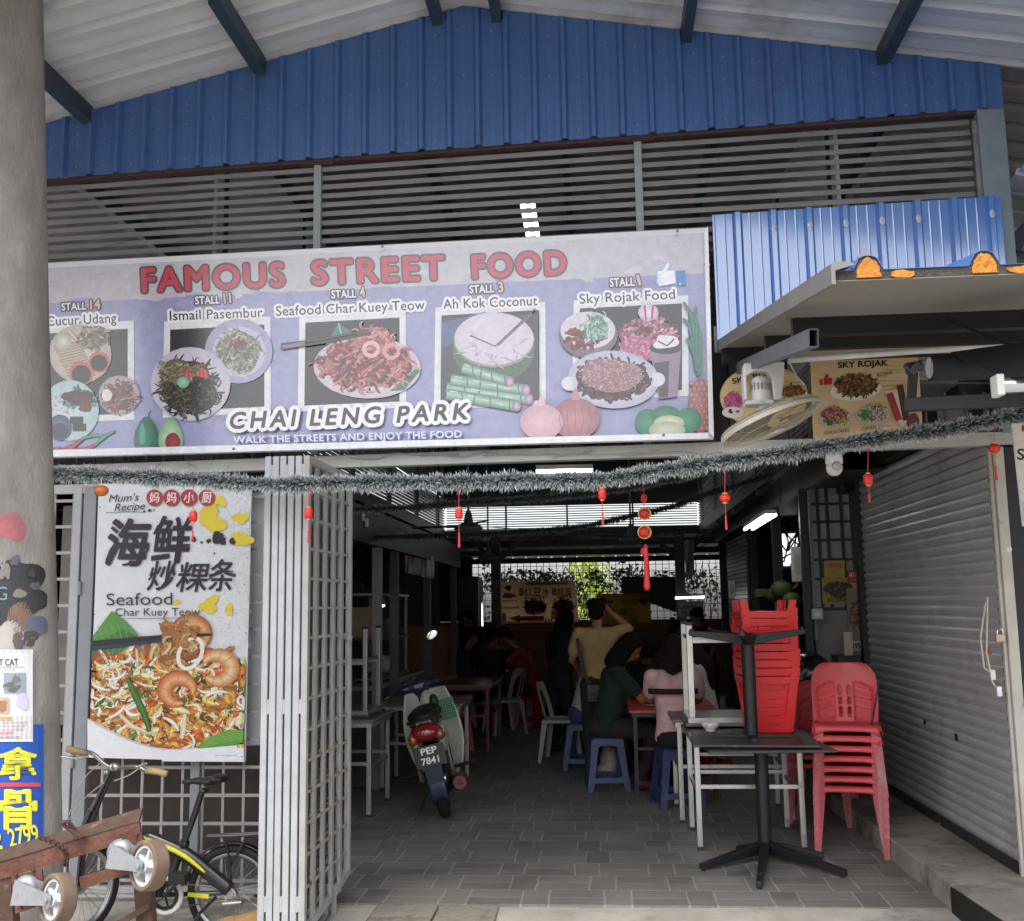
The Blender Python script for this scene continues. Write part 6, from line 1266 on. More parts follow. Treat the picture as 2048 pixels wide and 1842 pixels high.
# ---- tables
TOPB = mat('black_table_top', '#3b3c3d', .5, var=.25, scale=4, dirt='#7b7770', dirt_amt=.4, dirt_scale=4); TOPG = mat('grey_table_top', '#6e6c68', .4, var=.2, scale=4, dirt='#8f8b84', dirt_amt=.3, dirt_scale=5)
ped = [at(1385, 1712, Z=.03), at(1500, 1748, Z=.03), at(1672, 1725, Z=.03), at(1628, 1690, Z=.03), at(1457, 1676, Z=.03)]; pc = Vector((.985, 7.02, 0))
def pedestal(name, label, inverted, z0, top_rz, cx):
    t = thing(name, label, 'table', cx); s = -1 if inverted else 1; zz = lambda h: z0+s*h
    mb = MB(); mb.tube([cx+Vector((0, 0, zz(.06))), cx+Vector((0, 0, zz(.69)))], .043, 22); mb.lathe([(.065, 0), (.055, .03), (.043, .06)], cx+Vector((0, 0, zz(.05))), (0, 0, s), 22); mb.build('column', BLK, t, smooth=False, bevel=.002)
    for q in (ped if not inverted else [cx+Vector((.38*cos(a), .38*sin(a), 0)) for a in (.06, 1.25, 2.2, 3.22, 4.5)]):
        d = (Vector((q.x, q.y, 0))-Vector((cx.x, cx.y, 0))); L = d.length; d.normalize(); n_ = Vector((-d.y, d.x, 0)); mb = MB()
        c = Vector((cx.x, cx.y, 0)); A = [c+n_*.03, c-n_*.03, c+d*L-n_*.016, c+d*L+n_*.016]
        mb.add([p+Vector((0, 0, zz(.045))) for p in A[:2]]+[p+Vector((0, 0, zz(.012))) for p in A[2:]]+[p+Vector((0, 0, zz(.115))) for p in A[:2]]+[p+Vector((0, 0, zz(.045))) for p in A[2:]], [(0, 1, 2, 3), (7, 6, 5, 4), (0, 4, 5, 1), (1, 5, 6, 2), (2, 6, 7, 3), (3, 7, 4, 0)]); mb.build('foot', BLK, t, bevel=.004, fix=True)
        f_ = c+d*(L-.02); MB().lathe([(.014, 0), (.014, .014)], f_+Vector((0, 0, min(zz(0), zz(.014)))), n=12).build('glide', BLK, t)
    h = .385; rot = Matrix.Rotation(top_rz, 4, 'Z'); pts = [(cx+rot @ Vector((x*h, y*h, 0))) for x, y in ((-1, -1), (1, -1), (1, 1), (-1, 1))]; tz = zz(.70); pts = [p+Vector((0, 0, tz-(.016 if inverted else 0))) for p in pts]
    mb = MB(); mb.prism(pts, (0, 0, .016)); mb.build('table_top', TOPB, t, bevel=.004, fix=True)
    for a, b in (((-.26, 0), (.26, 0)), ((0, -.26), (0, .26))):
        p, q = cx+rot @ Vector((a[0], a[1], 0)), cx+rot @ Vector((b[0], b[1], 0)); MB().bar(p+Vector((0, 0, tz+s*(-.012))), q+Vector((0, 0, tz+s*(-.012))), .035, .018).build('top_bracket', BLK, t)
    return t
pedestal('pedestal_table', 'black pedestal table standing on its star base at the entrance', False, 0, R(3), pc)
pedestal('pedestal_table', 'black pedestal table lying upside down on the other, base in the air', True, 1.442, R(-4), pc+Vector((-.045, .06, 0)))
def leg_table(name, label, x0, x1, y0, y1, z0, H, m_top, m_leg, inverted=False, bar=.36, th=.022, legw=.036):
    t = thing(name, label, 'table', ((x0+x1)/2, (y0+y1)/2, z0)); s = -1 if inverted else 1; zb = z0+H if inverted else z0; zz = lambda h: zb+s*h
    a, b = zz(H-th), zz(H); MB().box(x0, x1, y0, y1, min(a, b), max(a, b)).build('table_top', m_top, t, bevel=.004)
    MB().box(x0+.02, x1-.02, y0+.02, y1-.02, min(zz(H-th-.035), zz(H-th-.001)), max(zz(H-th-.035), zz(H-th-.001))).build('frame', m_leg, t)
    for x in (x0+.05, x1-.05):
        for y in (y0+.05, y1-.05):
            p, q = zz(.02), zz(H-th-.036); lg_ = MB().box(x-legw/2, x+legw/2, y-legw/2, y+legw/2, min(p, q), max(p, q)).build('leg', m_leg, t, bevel=.003)
            p, q = zz(0), zz(.021); MB().box(x-legw/2-.003, x+legw/2+.003, y-legw/2-.003, y+legw/2+.003, min(p, q), max(p, q)).build('rubber_foot', BLKP, lg_)
        MB().box(x-.011, x+.011, y0+.064, y1-.064, min(zz(bar), zz(bar+.025)), max(zz(bar), zz(bar+.025))).build('stretcher', m_leg, t)
    for y in (y0+.05, y1-.05): MB().box(x0+.064, x1-.064, y-.011, y+.011, min(zz(bar+.03), zz(bar+.055)), max(zz(bar+.03), zz(bar+.055))).build('stretcher', m_leg, t)
    return t
leg_table('steel_table', 'steel legged table behind the pedestal table carrying an upturned one', .55, 1.32, 7.22, 7.95, 0, .735, TOPG, ALU)
leg_table('steel_table', 'upturned steel table with its shiny legs in the air behind the red stools', .56, 1.14, 7.60, 8.2, .752, .72, TOPG, ALU, True, bar=.09, legw=.042)
leg_table('steel_table', 'steel legged table further in, behind the bright upturned legs', .50, 1.4, 8.1, 8.85, 0, .75, TOPG, ALU)
leg_table('folding_table', 'dim steel legged table by the folded gate left of the scooter', -2.6, -1.80, 8.28, 9.1, 0, .74, TOPG, ALU)
leg_table('folding_table', 'upturned table standing on the dim table by the gate', -2.55, -1.86, 8.4, 9.0, .742, .72, TOPB, STEEL, True, bar=.25)
leg_table('folding_table', 'grey topped table just behind the scooter handlebar', -2.05, -1.27, 9.5, 10.25, 0, .75, TOPG, ALU)
leg_table('dining_table', 'long brown edged table before the men in dark shirts', -2.15, -1.26, 11.9, 13.4, 0, .74, mat('brown_top', '#6a5348', .35, var=.2), mat('table_red', '#6a2c26', .5), legw=.04)
leg_table('dining_table', 'red edged dining table with drinks between the seated women', .2, .95, 9.1, 10.6, 0, .72, mat('pink_top', '#c4554e', .4, var=.08), BLKP)
leg_table('dining_table', 'pale dining table deeper in the hall by the standing woman', -.45, .55, 12.0, 12.6, 0, .72, mat('pale_top', '#9a8a84', .4), BLKP)
leg_table('dining_table', 'pale table at the far left between seated men', -1.75, -1.1, 14.85, 15.5, 0, .72, mat('pale_top', '#9a8a84', .4), BLKP)
# ---- things on the tables
bw = thing('rooster_bowl', 'white rooster bowl on the steel table beside the red stools', 'bowl', at(1403, 1400, Y=7.85)); bq = Vector((at(1403, 1408, Y=7.45).x, 7.45, .737))
MB().lathe([(.0, .012), (.032, .012), (.034, 0), (.03, 0), (.036, .014), (.056, .035), (.066, .062), (.063, .062), (.053, .038), (.03, .02), (0, .018)], bq, n=30).build('bowl', mat('porcelain', '#d9d8d2', .2, var=.03, coat=.4), bw, smooth=True)
class BowlPrint(Print):
    pass
p = Print(lambda a, h: bq+Vector((cos(a), sin(a), 0))*(.0385+(h-.014)*.62+.0012)+Vector((0, 0, h)), (0, 0, 1), base=0, step=0, fine=0)
for a, h, r_ in ((4.2, .042, .009), (4.45, .038, .007), (4.9, .04, .01), (5.3, .042, .006)): p.tri([(a, h)]+[(a+r_*16*cos(t)*(1+.4*sin(3*t)), h+r_*sin(t)*1.2) for t in [2*pi*k/12 for k in range(12)]], [(0, k+1, (k+1) % 12+1) for k in range(12)], '#1e2220')
p.build('rooster_print', MATTP, bw)
MB().ell(bq+Vector((0, 0, .05)), (.05, .05, .008)).build('soup', mat('soup_pink', '#a86a5c', .3), bw)
DRK = mat('dark_tea', '#5a2a1c', .15, var=.1, coat=.5); GLS = mat('glass_rim', '#b8b0aa', .15, spec=.7)
for i, (x, y, lab) in enumerate(((1224, 1352, 'glass of brown iced tea left of the three on the red table'), (1250, 1350, 'glass of brown iced tea in the middle of the three'), (1288, 1352, 'glass of brown iced tea nearest the pink shirt'), (1206, 1340, 'half empty glass by the hair of the green shirted woman'))):
    q = at(x, y, Z=.84); q = at(x, y+14, Z=.72) if q is None else at(x, y+10, Z=.722); t = thing('drink_glass', lab, 'glass', q, group='iced drinks on the red table')
    MB().lathe([(.024, 0), (.028, .03), (.036, .1), (.0, .1)], q, n=16).build('drink', DRK, t, smooth=True); MB().lathe([(.0365, .1), (.039, .125), (.037, .125), (.0345, .1)], q, n=16).build('rim', GLS, t); MB().tube([q+Vector((.01, 0, .02)), q+Vector((.03, .01, .18))], .003, 6).build('straw', FWH, t)
for i, (x, y, r_, c, lab) in enumerate(((.42, 9.45, .09, '#cfcac6', 'pale plate on the red table under the woman\'s hands'), (.62, 9.35, .08, '#c9b8b0', 'pinkish plate on the red table near the pink sleeve'), (.35, 10.2, .1, '#d5d2cf', 'white plate behind the iced drinks'))):
    t = thing('plate', lab, 'plate', (x, y, .722)); MB().lathe([(0, .004), (r_*.6, .004), (r_, .018), (r_*1.0, .022), (r_*.6, .009), (0, .009)], (x, y, .722), n=24).build('plate', mat('plate_'+c[1:], c, .3), t, smooth=True); MB().ell((x, y, .738), (r_*.5, r_*.45, .014)).build('food', mat('food_brown', '#8a6a4a', .7, var=.4, scale=60), t)
bn = thing('helmet_box', 'rounded black plastic box half hidden behind the red chairs', 'box', (1.55, 8.6, .6)); q = at(1600, 1330, Y=8.9); mb = MB(); mb.ell((q.x, 8.9, q.z-.02), (.19, .17, .19), 20, 12); mb.box(q.x-.19, q.x+.19, 8.75, 9.05, .45, q.z-.02); mb.build('shell', mat('shell_black', '#15171c', .25, coat=.3), bn, remesh=.02, relax=5); MB().box(q.x-.17, q.x+.17, 8.76, 9.04, 0, .45).build('stand', BLKP, bn)
p = Print(on_plane(Y=8.7), (0, -1, 0)); p.rect(1607, 1378, 1634, 1384, '#c8c8c8'); p.rect(1608, 1392, 1634, 1400, '#b84040'); p.rect(1610, 1408, 1634, 1412, '#c8c8c8'); p.build('stripe', MATTP, bn)
cab = thing('side_cabinet', 'small black cabinet with a price card by the shutter post', 'cabinet', (1.95, 8.9, 0)); a, b = at(1655, 1296, Y=9.0), at(1702, 1296, Y=9.0); MB().box(a.x, b.x, 8.98, 9.25, .0, a.z).build('body', BLKP, cab, bevel=.008); MB().box(a.x+.06, a.x+.13, 9.0, 9.01, a.z+.001, a.z+.19).build('card', mat('card_cream', '#c4b49c', .6), cab)
bagt = thing('carrier_bag', 'white printed carrier bag on the floor behind the blue stool', 'bag', (.02, 9.95, .1)); mb = MB(); mb.ell((.03, 9.98, .2), (.09, .08, .13), 14, 10); mb.ell((-.0, 9.95, .1), (.1, .09, .09), 12, 8); mb.build('bag', mat('bag_white', '#a8a49c', .6, var=.25, scale=14), bagt, remesh=.014, relax=3)
mb = MB(); mb.tube([Vector((.03-.05, 9.98, .3)), (.03, 9.98, .4), (.08, 9.98, .3)], .006, 6); mb.build('handle', mat('bag_white', '#a8a49c', .6), bagt)
wrf = thing('floor_cable', 'pale thin cable looping on the floor by the maroon shoe', 'cable', (.3, 9.6, 0)); MB().tube(smooth_path([at(1270, 1552, Z=.01), at(1290, 1535, Z=.01), at(1318, 1522, Z=.01), at(1330, 1500, Z=.01)], 8), .005, 6).build('lead', mat('cable_pale', '#b8b4ac', .5), wrf)

# ================================================================ scooter
sk = thing('scooter', 'white and dark blue step through scooter with red tail light and number plate', 'scooter', (0, 0, 0))
MWHT = mat('scooter_white', '#c9ccc0', .3, var=.05, coat=.4); MNAV = mat('scooter_navy', '#232c44', .35, var=.15, coat=.3); RUB = mat('tyre_rubber', '#191a1b', .8, var=.25, scale=20, bump=.4, bscale=60); SEATM = mat('seat_black', '#17181a', .5, var=.2, bump=.2, bscale=120); CHRM = mat('chrome_worn', '#b8b6b2', .25, metal=.9, var=.15, scale=20); RST = mat('rust_pipe', '#6a4036', .6, metal=.3, var=.3, scale=20)
def wheel(par, c, r, tr, hub, name='wheel', spokes=0):
    w = MB(); n = 40; k_ = 10
    w.grid(lambda u, v: Vector(c)+Vector((tr*cos(2*pi*v), (r+tr*sin(2*pi*v)*1.05)*cos(2*pi*u), (r+tr*sin(2*pi*v)*1.05)*sin(2*pi*u))), n, k_); o = w.build(name, RUB, par, smooth=True)
    MB().lathe([(r-tr*.7, -tr*.6), (r-tr*1.3, -tr*.4), (r-tr*1.3, tr*.4), (r-tr*.7, tr*.6), (r-tr*.7, -tr*.6)], c, (1, 0, 0), n).build('rim', hub, o, smooth=True); MB().lathe([(0, -.06), (.04, -.06), (.05, 0), (.04, .06), (0, .06)], c, (1, 0, 0), 16).build('hub', hub, o)
    if spokes:
        s = MB()
        for k in range(spokes): a = 2*pi*k/spokes; s.tube([Vector(c)+Vector((.03*(-1)**k, .04*cos(a), .04*sin(a))), Vector(c)+Vector((0, (r-tr)*cos(a+.3*(-1)**(k//2)), (r-tr)*sin(a+.3*(-1)**(k//2))))], .0018, 4)
        s.build('spokes', CHRM, o)['kind'] = 'stuff'
    return o
wheel(sk, (0, 0, .285), .245, .042, CHRM, spokes=28); wheel(sk, (0, 1.2, .28), .245, .036, CHRM, spokes=28)
mb = MB(); mb.grid(lambda u, v: (lambda a, q: Vector(((q)*.065, .31*cos(a)-.0, .29+.31*sin(a)-.03*q*q)))(R(200-110*u), (v-.5)*2), 16, 6); mb.build('rear_fender', MNAV, sk, smooth=True, solid=.005)
mb = MB(); mb.prism([(-.06, -.325, .31), (.06, -.325, .31), (.065, -.335, .46), (-.065, -.335, .46)], (0, .008, 0)); mb.build('mud_flap', MNAV, sk)
pl2 = MB().box(-.115, .115, -.365, -.357, .44, .60).build('number_plate', mat('plate_dark', '#2b2926', .4, var=.1), sk, bevel=.003)
p = Print(lambda x, y: Vector((x, -.3655, y)), (0, -1, 0), base=.0005, step=.0001)
def ptext(s, x0, x1, zb, h):
    vs, fs = glyphs(s, .02); ax = min(v[0] for v in vs); bx = max(v[0] for v in vs); p.tri([(x0+(v[0]-ax)/(bx-ax)*(x1-x0), zb+v[1]*h/.73) for v in vs], fs, '#e6e6e2')
ptext('PEP', -.062, .06, .537, .05); ptext('7841', -.072, .062, .465, .05); p.build('number', MATTP, pl2)
TL_ = mat('tail_red', '#7e1c18', .12, var=.15, scale=20, coat=1.); TA = mat('tail_amber', '#8a4c22', .15, var=.1, coat=1.)
mb = MB(); mb.ell((0, -.27, .685), (.125, .1, .075), 18, 10); mb.box(-.1, .1, -.3, -.2, .62, .72); mb.build('tail_light', TL_, sk, remesh=.012, relax=4)
for s in (-1, 1): mb = MB(); mb.ell((s*.105, -.295, .655), (.04, .05, .045), 12, 8); mb.build('indicator', TA, sk, smooth=True)
mb = MB(); mb.box(-.115, .115, -.24, -.14, .73, .78); mb.ell((0, -.1, .8), (.13, .2, .06), 16, 8); mb.ell((0, .25, .785), (.135, .35, .065), 18, 8); mb.ell((0, .5, .77), (.11, .16, .06), 16, 8); mb.build('seat', SEATM, sk, remesh=.014, relax=4)
mb = MB(); mb.tube([(-.13, -.1, .76), (-.12, -.27, .78), (0, -.33, .79), (.12, -.27, .78), (.13, -.1, .76)], .012, 8); mb.build('grab_rail', SEATM, sk)
p = Print(lambda x, y: Vector((x, -.26-.01*0, y)), (0, -1, 0), base=.003); vs, fs = glyphs('HONDA', .03); ax = min(v[0] for v in vs); bx = max(v[0] for v in vs); p.tri([(-.06+(v[0]-ax)/(bx-ax)*.12, .748+v[1]*.03) for v in vs], fs, '#b8b8b6'); p.build('badge', MATTP, sk)
for s in (-1, 1):
    mb = MB(); mb.ell((s*.1, .05, .6), (.05, .33, .12), 14, 8); mb.ell((s*.11, .35, .5), (.04, .2, .14), 12, 8); mb.build('side_panel', MWHT, sk, remesh=.014, relax=4)
mb = MB()    # leg shield
def shield(u, v):
    q = (u-.5)*2; w = .135+.10*sin(pi*min(1, .15+v*.8))+.02*v; z = .26+.67*v
    return Vector((q*w, .80+.10*(1-v)*0+.04*v-.14*abs(q)**1.7+.05*(1-v), z))
mb.grid(shield, 20, 20); mb.build('leg_shield', MWHT, sk, smooth=True, solid=.012)
mb = MB(); mb.ell((0, .72, .58), (.06, .16, .18), 14, 10); mb.ell((0, .8, .78), (.07, .09, .15), 14, 10); mb.build('centre_cover', MWHT, sk, remesh=.014, relax=4)
HS = Matrix.Translation((-.05, .86, -.06)) @ Matrix.Rotation(R(34), 4, 'Z') @ Matrix.Translation((0, -.86, 0))
mb = MB(); mb.ell((0, .86, 1.02), (.11, .1, .09), 16, 10); mb.ell((-.1, .84, 1.03), (.11, .06, .05), 12, 8); mb.ell((.1, .84, 1.03), (.11, .06, .05), 12, 8); mb.ell((0, .88, .94), (.07, .08, .1), 12, 8); mb.xf(HS); mb.build('handle_cover', MNAV, sk, remesh=.012, relax=3)
MB().box(-.1, .0, .765, .775, 1.02, 1.05).xf(HS).build('dial_strip', mat('dial_grey', '#8a8c8e', .3), sk)
for s in (-1, 1): MB().tube([(s*.2, .84, 1.03), (s*.34, .76, 1.02)], .018, 10).xf(HS).build('grip', RUB, sk); MB().tube([(s*.24, .83, 1.03), (s*.36, .83, 1.0)], .006, 6).xf(HS).build('lever', CHRM, sk)
MB().tube([(.12, .93, .98), (.2, .9, 1.2), (.17, .83, 1.36)], .006, 6).build('mirror_stem', BLK, sk)
mb = MB(); mb.ell((.16, .815, 1.37), (.062, .018, .042), 18, 10, Matrix.Rotation(R(-25), 3, 'Y')); o = mb.build('mirror', BLK, sk, smooth=True); mb = MB(); mb.ell((.16, .799, 1.37), (.055, .004, .036), 18, 8, Matrix.Rotation(R(-25), 3, 'Y')); mb.build('glass', mat('mirror_glass', '#e8e8ea', .06, metal=1., var=.0), o, smooth=True)
BSK = mat('basket_green', '#1f8a66', .45); bk_ = MB()
for k in range(9): z = .66+k*.02; bk_.tube([(.03, .66, z), (.22, .66, z), (.22, .78, z)], .0035, 5)
for k in range(10): x = .03+k*.021; bk_.tube([(x, .66, .66), (x, .66, .83)], .003, 5)
bk_.build('basket', BSK, sk)
mb = MB(); mb.ell((.06, .68, .82), (.04, .05, .07)); mb.build('basket_bag', mat('bag_dark_green', '#12392c', .4), sk, smooth=True)
MB().tube([(.12, -.06, .64), (.125, .0, .3)], .022, 12).build('shock', CHRM, sk); MB().tube([(-.12, -.06, .64), (-.125, .0, .3)], .022, 12).build('shock', CHRM, sk)
mb = MB(); mb.tube([(.17, -.3, .27), (.17, -.26, .27), (.17, .15, .24), (.14, .45, .2), (.06, .62, .25)], [.05, .055, .05, .02, .018], 18); mb.build('muffler', RST, sk, smooth=False, bevel=.002); MB().lathe([(.018, -.002), (.012, -.004), (0, -.003)], (.17, -.3, .27), (0, 1, 0), 14).build('muffler_hole', BLKP, sk)
for s in (-1, 1): MB().tube([(s*.1, .38, .3), (s*.3, .36, .31)], .014, 8).build('foot_peg', RUB, sk)
MB().tube([(-.1, .3, .2), (-.24, .2, .0)], .01, 8).build('side_stand', BLK, sk)
mb = MB(); mb.ell((0, .45, .3), (.1, .18, .1), 14, 8); mb.build('engine', mat('engine_grey', '#5a5a5c', .4, metal=.5, var=.3), sk, smooth=True); MB().bar((.06, 0, .29), (.06, .42, .32), .03, .07).build('swing_arm', mat('arm_dark', '#2a2a2c', .5), sk); MB().bar((-.06, 0, .29), (-.06, .42, .32), .03, .07).build('chain_case', mat('arm_dark', '#2a2a2c', .5), sk)
mb = MB(); mb.tube([(.05, 1.2, .28), (.06, 1.0, .7), (.0, .9, .98)], .022, 8); mb.tube([(-.05, 1.2, .28), (-.06, 1.0, .7), (.0, .9, .98)], .022, 8); mb.build('fork', CHRM, sk); mb = MB(); mb.grid(lambda u, v: (lambda a, q: Vector((q*.055, 1.2+.3*cos(a), .28+.3*sin(a)-.02*q*q)))(R(30+130*u), (v-.5)*2), 14, 6); mb.build('front_fender', MNAV, sk, smooth=True, solid=.005)
base = at(883, 1614, Z=0); base.z = 0
sk.matrix_world = Matrix.Translation(base+Vector((0, 0, .0))) @ Matrix.Rotation(R(7), 4, 'Z') @ Matrix.Rotation(R(-12.5), 4, 'Y')

# ================================================================ folding bicycle
bi = thing('folding_bicycle', 'black and yellow folding bicycle leaning on the grey mesh grille', 'bicycle', (-2.6, 5.6, 0))
zk = lambda x, y, Y=5.62: at((x/2.891)/KPX, (1240+y/2.891)/KPX, Y=Y)
BKF = mat('bike_black', '#16181a', .3, var=.1, coat=.5); BKY = mat('bike_yellow', '#c8c22c', .35, var=.05); ALW = mat('rim_alloy', '#a8a8a8', .3, metal=.8, var=.1)
def bwheel(cx, cy, Y, R_, label, tilt=None):
    c = zk(cx, cy, Y); w = MB(); w.grid(lambda u, v: c+Vector(((R_-.022+.022*sin(2*pi*v))*cos(2*pi*u), .02*cos(2*pi*v), (R_-.022+.022*sin(2*pi*v))*sin(2*pi*u))), 48, 10)
    if tilt is not None: w.xf(Matrix.Translation(c) @ Matrix.Rotation(tilt, 4, 'Z') @ Matrix.Translation(-c))
    o = w.build('tyre', RUB, bi, smooth=True)
    r = MB(); r.lathe([(R_-.042, -.012), (R_-.06, -.012), (R_-.062, 0), (R_-.06, .012), (R_-.042, .012), (R_-.042, -.012)], c, (0, 1, 0) if tilt is None else (-sin(tilt), cos(tilt), 0), 44); r.build('rim', ALW, o, smooth=True)
    s = MB(); ax = Vector((cos(tilt or 0), sin(tilt or 0), 0))
    for k in range(24): a = 2*pi*k/24; s.tube([c+ax*.02*cos(a+1)+Vector((0, .02*(-1)**k, .02*sin(a+1))), c+ax*(R_-.06)*cos(a)+Vector((0, 0, (R_-.06)*sin(a)))], .0016, 4)
    s.build('spokes', ALW, o)['kind'] = 'stuff'; MB().tube([c-Vector((0, .05, 0)), c+Vector((0, .05, 0))], .022, 12).build('hub', ALW, o); return c
rw = bwheel(1345, 1575, 5.66, .245, ''); fw_ = bwheel(455, 1560, 5.5, .245, '', R(62))
rs_ = [zk(x, y) for x, y in ((850, 1255), (960, 1300), (1080, 1360), (1200, 1455), (1330, 1560))]
MB().tube(smooth_path(rs_, 5), [.03]*21, 12, flat=1.3).build('main_tube', BKF, bi, smooth=True)
MB().tube(smooth_path([q+Vector((0, -.034, .004)) for q in rs_[:4]], 5), [.006+.008*sin(pi*k/15) for k in range(16)], 8).build('yellow_stripe', BKY, bi, smooth=True)
MB().tube([zk(1170, 985), zk(1130, 1110), zk(1063, 1300)], .017, 12).build('seat_post', BKF, bi); MB().tube([zk(1066, 1290), zk(1000, 1450), zk(905, 1590)], .022, 12).build('seat_tube', BKF, bi); MB().lathe([(.024, -.02), (.028, 0), (.024, .02)], zk(1065, 1296), zk(1170, 985)-zk(1063, 1300), 14).build('clamp', BKF, bi)
MB().tube([zk(905, 1590), zk(1100, 1585), rw], .013, 8).build('chain_stay', BKF, bi); MB().bar(zk(1095, 1580)+Vector((0, -.02, 0)), zk(1215, 1592)+Vector((0, -.02, 0)), .004, .022).build('stay_label', BKY, bi)
MB().tube([zk(862, 1262), zk(870, 1330), zk(880, 1400)], .024, 10).build('hinge_block', BKF, bi)
MB().tube([zk(520, 1150, 5.52), zk(575, 1030, 5.52), zk(652, 865, 5.52)], [.026, .02, .018], 12).build('steering_stem', BKF, bi); MB().tube([zk(500, 1200, 5.52), zk(540, 1100, 5.52)], .03, 12).build('stem_clamp', BKF, bi)
MB().tube([zk(500, 1200, 5.52), zk(470, 1400, 5.5), zk(455, 1560, 5.5)], .018, 10).build('fork', BKF, bi); MB().tube([zk(500, 1250, 5.55), zk(700, 1270, 5.58), rs_[0]], .026, 10).build('front_tube', BKF, bi)
hb_ = [zk(x, y, 5.45) for x, y in ((470, 755), (540, 775), (600, 830), (652, 858), (720, 852), (790, 850), (850, 872))]
MB().tube(smooth_path(hb_, 4), .011, 10).build('handlebar', CHRM, bi, smooth=True)
GRIP = mat('grip_tan', '#b39a74', .7, var=.15)
for a, b in (((388, 745), (505, 775)), ((845, 868), (965, 890))): MB().tube([zk(*a, 5.45), zk((a[0]+b[0])/2, (a[1]+b[1])/2-3, 5.45), zk(*b, 5.45)], [.018, .016, .017], 10).build('grip', GRIP, bi, smooth=True)
for pts in (((510, 790), (440, 800), (352, 790), (348, 815)), ((800, 850), (830, 835), (850, 830))): MB().tube(smooth_path([zk(*q, 5.42) for q in pts], 4), .007, 8).build('brake_lever', CHRM, bi, smooth=True)
MB().ell(zk(660, 850, 5.43), (.03, .02, .022)).build('stem_head', CHRM, bi, smooth=True); MB().ell(zk(615, 880, 5.43), (.014, .014, .014)).build('bell', CHRM, bi, smooth=True)
for pts in (((575, 830), (500, 900), (440, 1000), (400, 1130)), ((600, 940), (480, 1040), (395, 1160)), ((800, 860), (740, 900), (660, 930))): MB().tube(smooth_path([zk(*q, 5.42) for q in pts], 5), .003, 5).build('brake_cable', mat('cable_cream', '#b9b4a8', .5), bi)
mb = MB(); top = [(1035, 940), (1060, 915), (1140, 900), (1210, 905), (1260, 885), (1305, 905), (1310, 930), (1270, 950), (1215, 975), (1180, 975), (1120, 955), (1050, 962)]
sadd = MB(); c0_ = zk(1170, 930)
for (x, y, rx, ry, rz_) in ((1085, 935, .035, .03, .018), (1150, 930, .045, .04, .02), (1215, 930, .05, .065, .024), (1262, 915, .035, .08, .024), (1290, 918, .02, .07, .02)): sadd.ell(zk(x, y), (rx, ry, rz_), 14, 8)
sadd.build('saddle', SEATM, bi, remesh=.009, relax=5); MB().ell(zk(1185, 985), (.02, .03, .016)).build('saddle_clamp', BKF, bi)
MB().tube([zk(1195, 1252, 5.6), zk(1350, 1248, 5.6), zk(1530, 1235, 5.6)], .008, 8).build('rack_rail', BKF, bi); MB().tube([zk(1195, 1245, 5.72), zk(1350, 1238, 5.72), zk(1530, 1228, 5.72)], .008, 8).build('rack_rail', BKF, bi)
for a in (1280, 1440, 1500): MB().tube([zk(a, 1248, 5.6), zk(a, 1240, 5.72)], .006, 6).build('rack_rung', BKF, bi)
for a, b in (((1290, 1255), (1330, 1380)), ((1330, 1380), (1340, 1570)), ((1430, 1250), (1335, 1420)), ((1500, 1240), (1480, 1300))): MB().tube([zk(*a, 5.62), zk(*b, 5.63)], .006, 6).build('rack_stay', BKF, bi)
mb = MB(); mb.grid(lambda u, v: rw+Vector((.262*cos(R(20+150*u)), (v-.5)*.055, .262*sin(R(20+150*u))-.008*abs(v-.5)*2)), 30, 4); mb.build('mudguard', BKF, bi, smooth=True, solid=.003)
cg = zk(955, 1595, 5.58); MB().lathe([(.092, -.004), (.1, 0), (.092, .004), (.075, .004), (.075, -.004), (.092, -.004)], cg, (0, 1, 0), 40).build('chain_guard', mat('guard_white', '#bdbdb8', .4, var=.1), bi, smooth=True); MB().lathe([(.07, -.004), (.07, .004), (.055, .004), (.055, -.004), (.07, -.004)], cg, (0, 1, 0), 36).build('chain_ring', BKF, bi)
for k in range(5): MB().bar(cg, cg+Vector((.068*cos(k*1.257), 0, .068*sin(k*1.257))), .012, .006).build('ring_arm', BKF, bi)
MB().tube([cg, zk(1040, 1500, 5.54)], .012, 8).build('crank', BKF, bi); q = zk(1045, 1485, 5.5); MB().box(q.x-.045, q.x+.045, 5.44, 5.53, q.z-.025, q.z+.025).build('pedal', RUB, bi, bevel=.006)
MB().tube([cg+Vector((0, 0, .065)), rw+Vector((0, -.03, .03))], .004, 6).build('chain', BKF, bi); MB().tube([cg-Vector((0, 0, .065)), rw+Vector((0, -.03, -.03)), ], .004, 6).build('chain', BKF, bi); MB().lathe([(.035, -.01), (.035, .01), (.0, .012)], rw+Vector((0, -.035, 0)), (0, 1, 0), 20).build('sprocket', CHRM, bi)
MB().tube([zk(1250, 1600, 5.58), zk(1150, 1700, 5.5), zk(1130, 1741, 5.5)], .009, 8).build('kick_stand', BKF, bi); MB().tube([zk(1290, 1640, 5.58), zk(1400, 1632, 5.57)], .012, 10).build('axle_bolt', CHRM, bi)
wd = thing('wooden_board', 'orange brown wooden board on the ground beside the folded gate', 'board', (-2.1, 5.3, 0)); wq = [zk(1180, 1810, 5.25), zk(1300, 1785, 5.25), zk(1508, 1735, 5.25), zk(1500, 1810, 5.25), zk(1490, 1880, 5.25), zk(1180, 1880, 5.25)]
mb = MB(); mb.prism(wq, (0, .25, 0)); mb.build('plank', mat('plank_wood', '#a37c50', .7, var=.25, scale=8, stretch=(1, 1, 9), dirt='#7a4a28', dirt_amt=.3, dirt_scale=6), wd, fix=True)

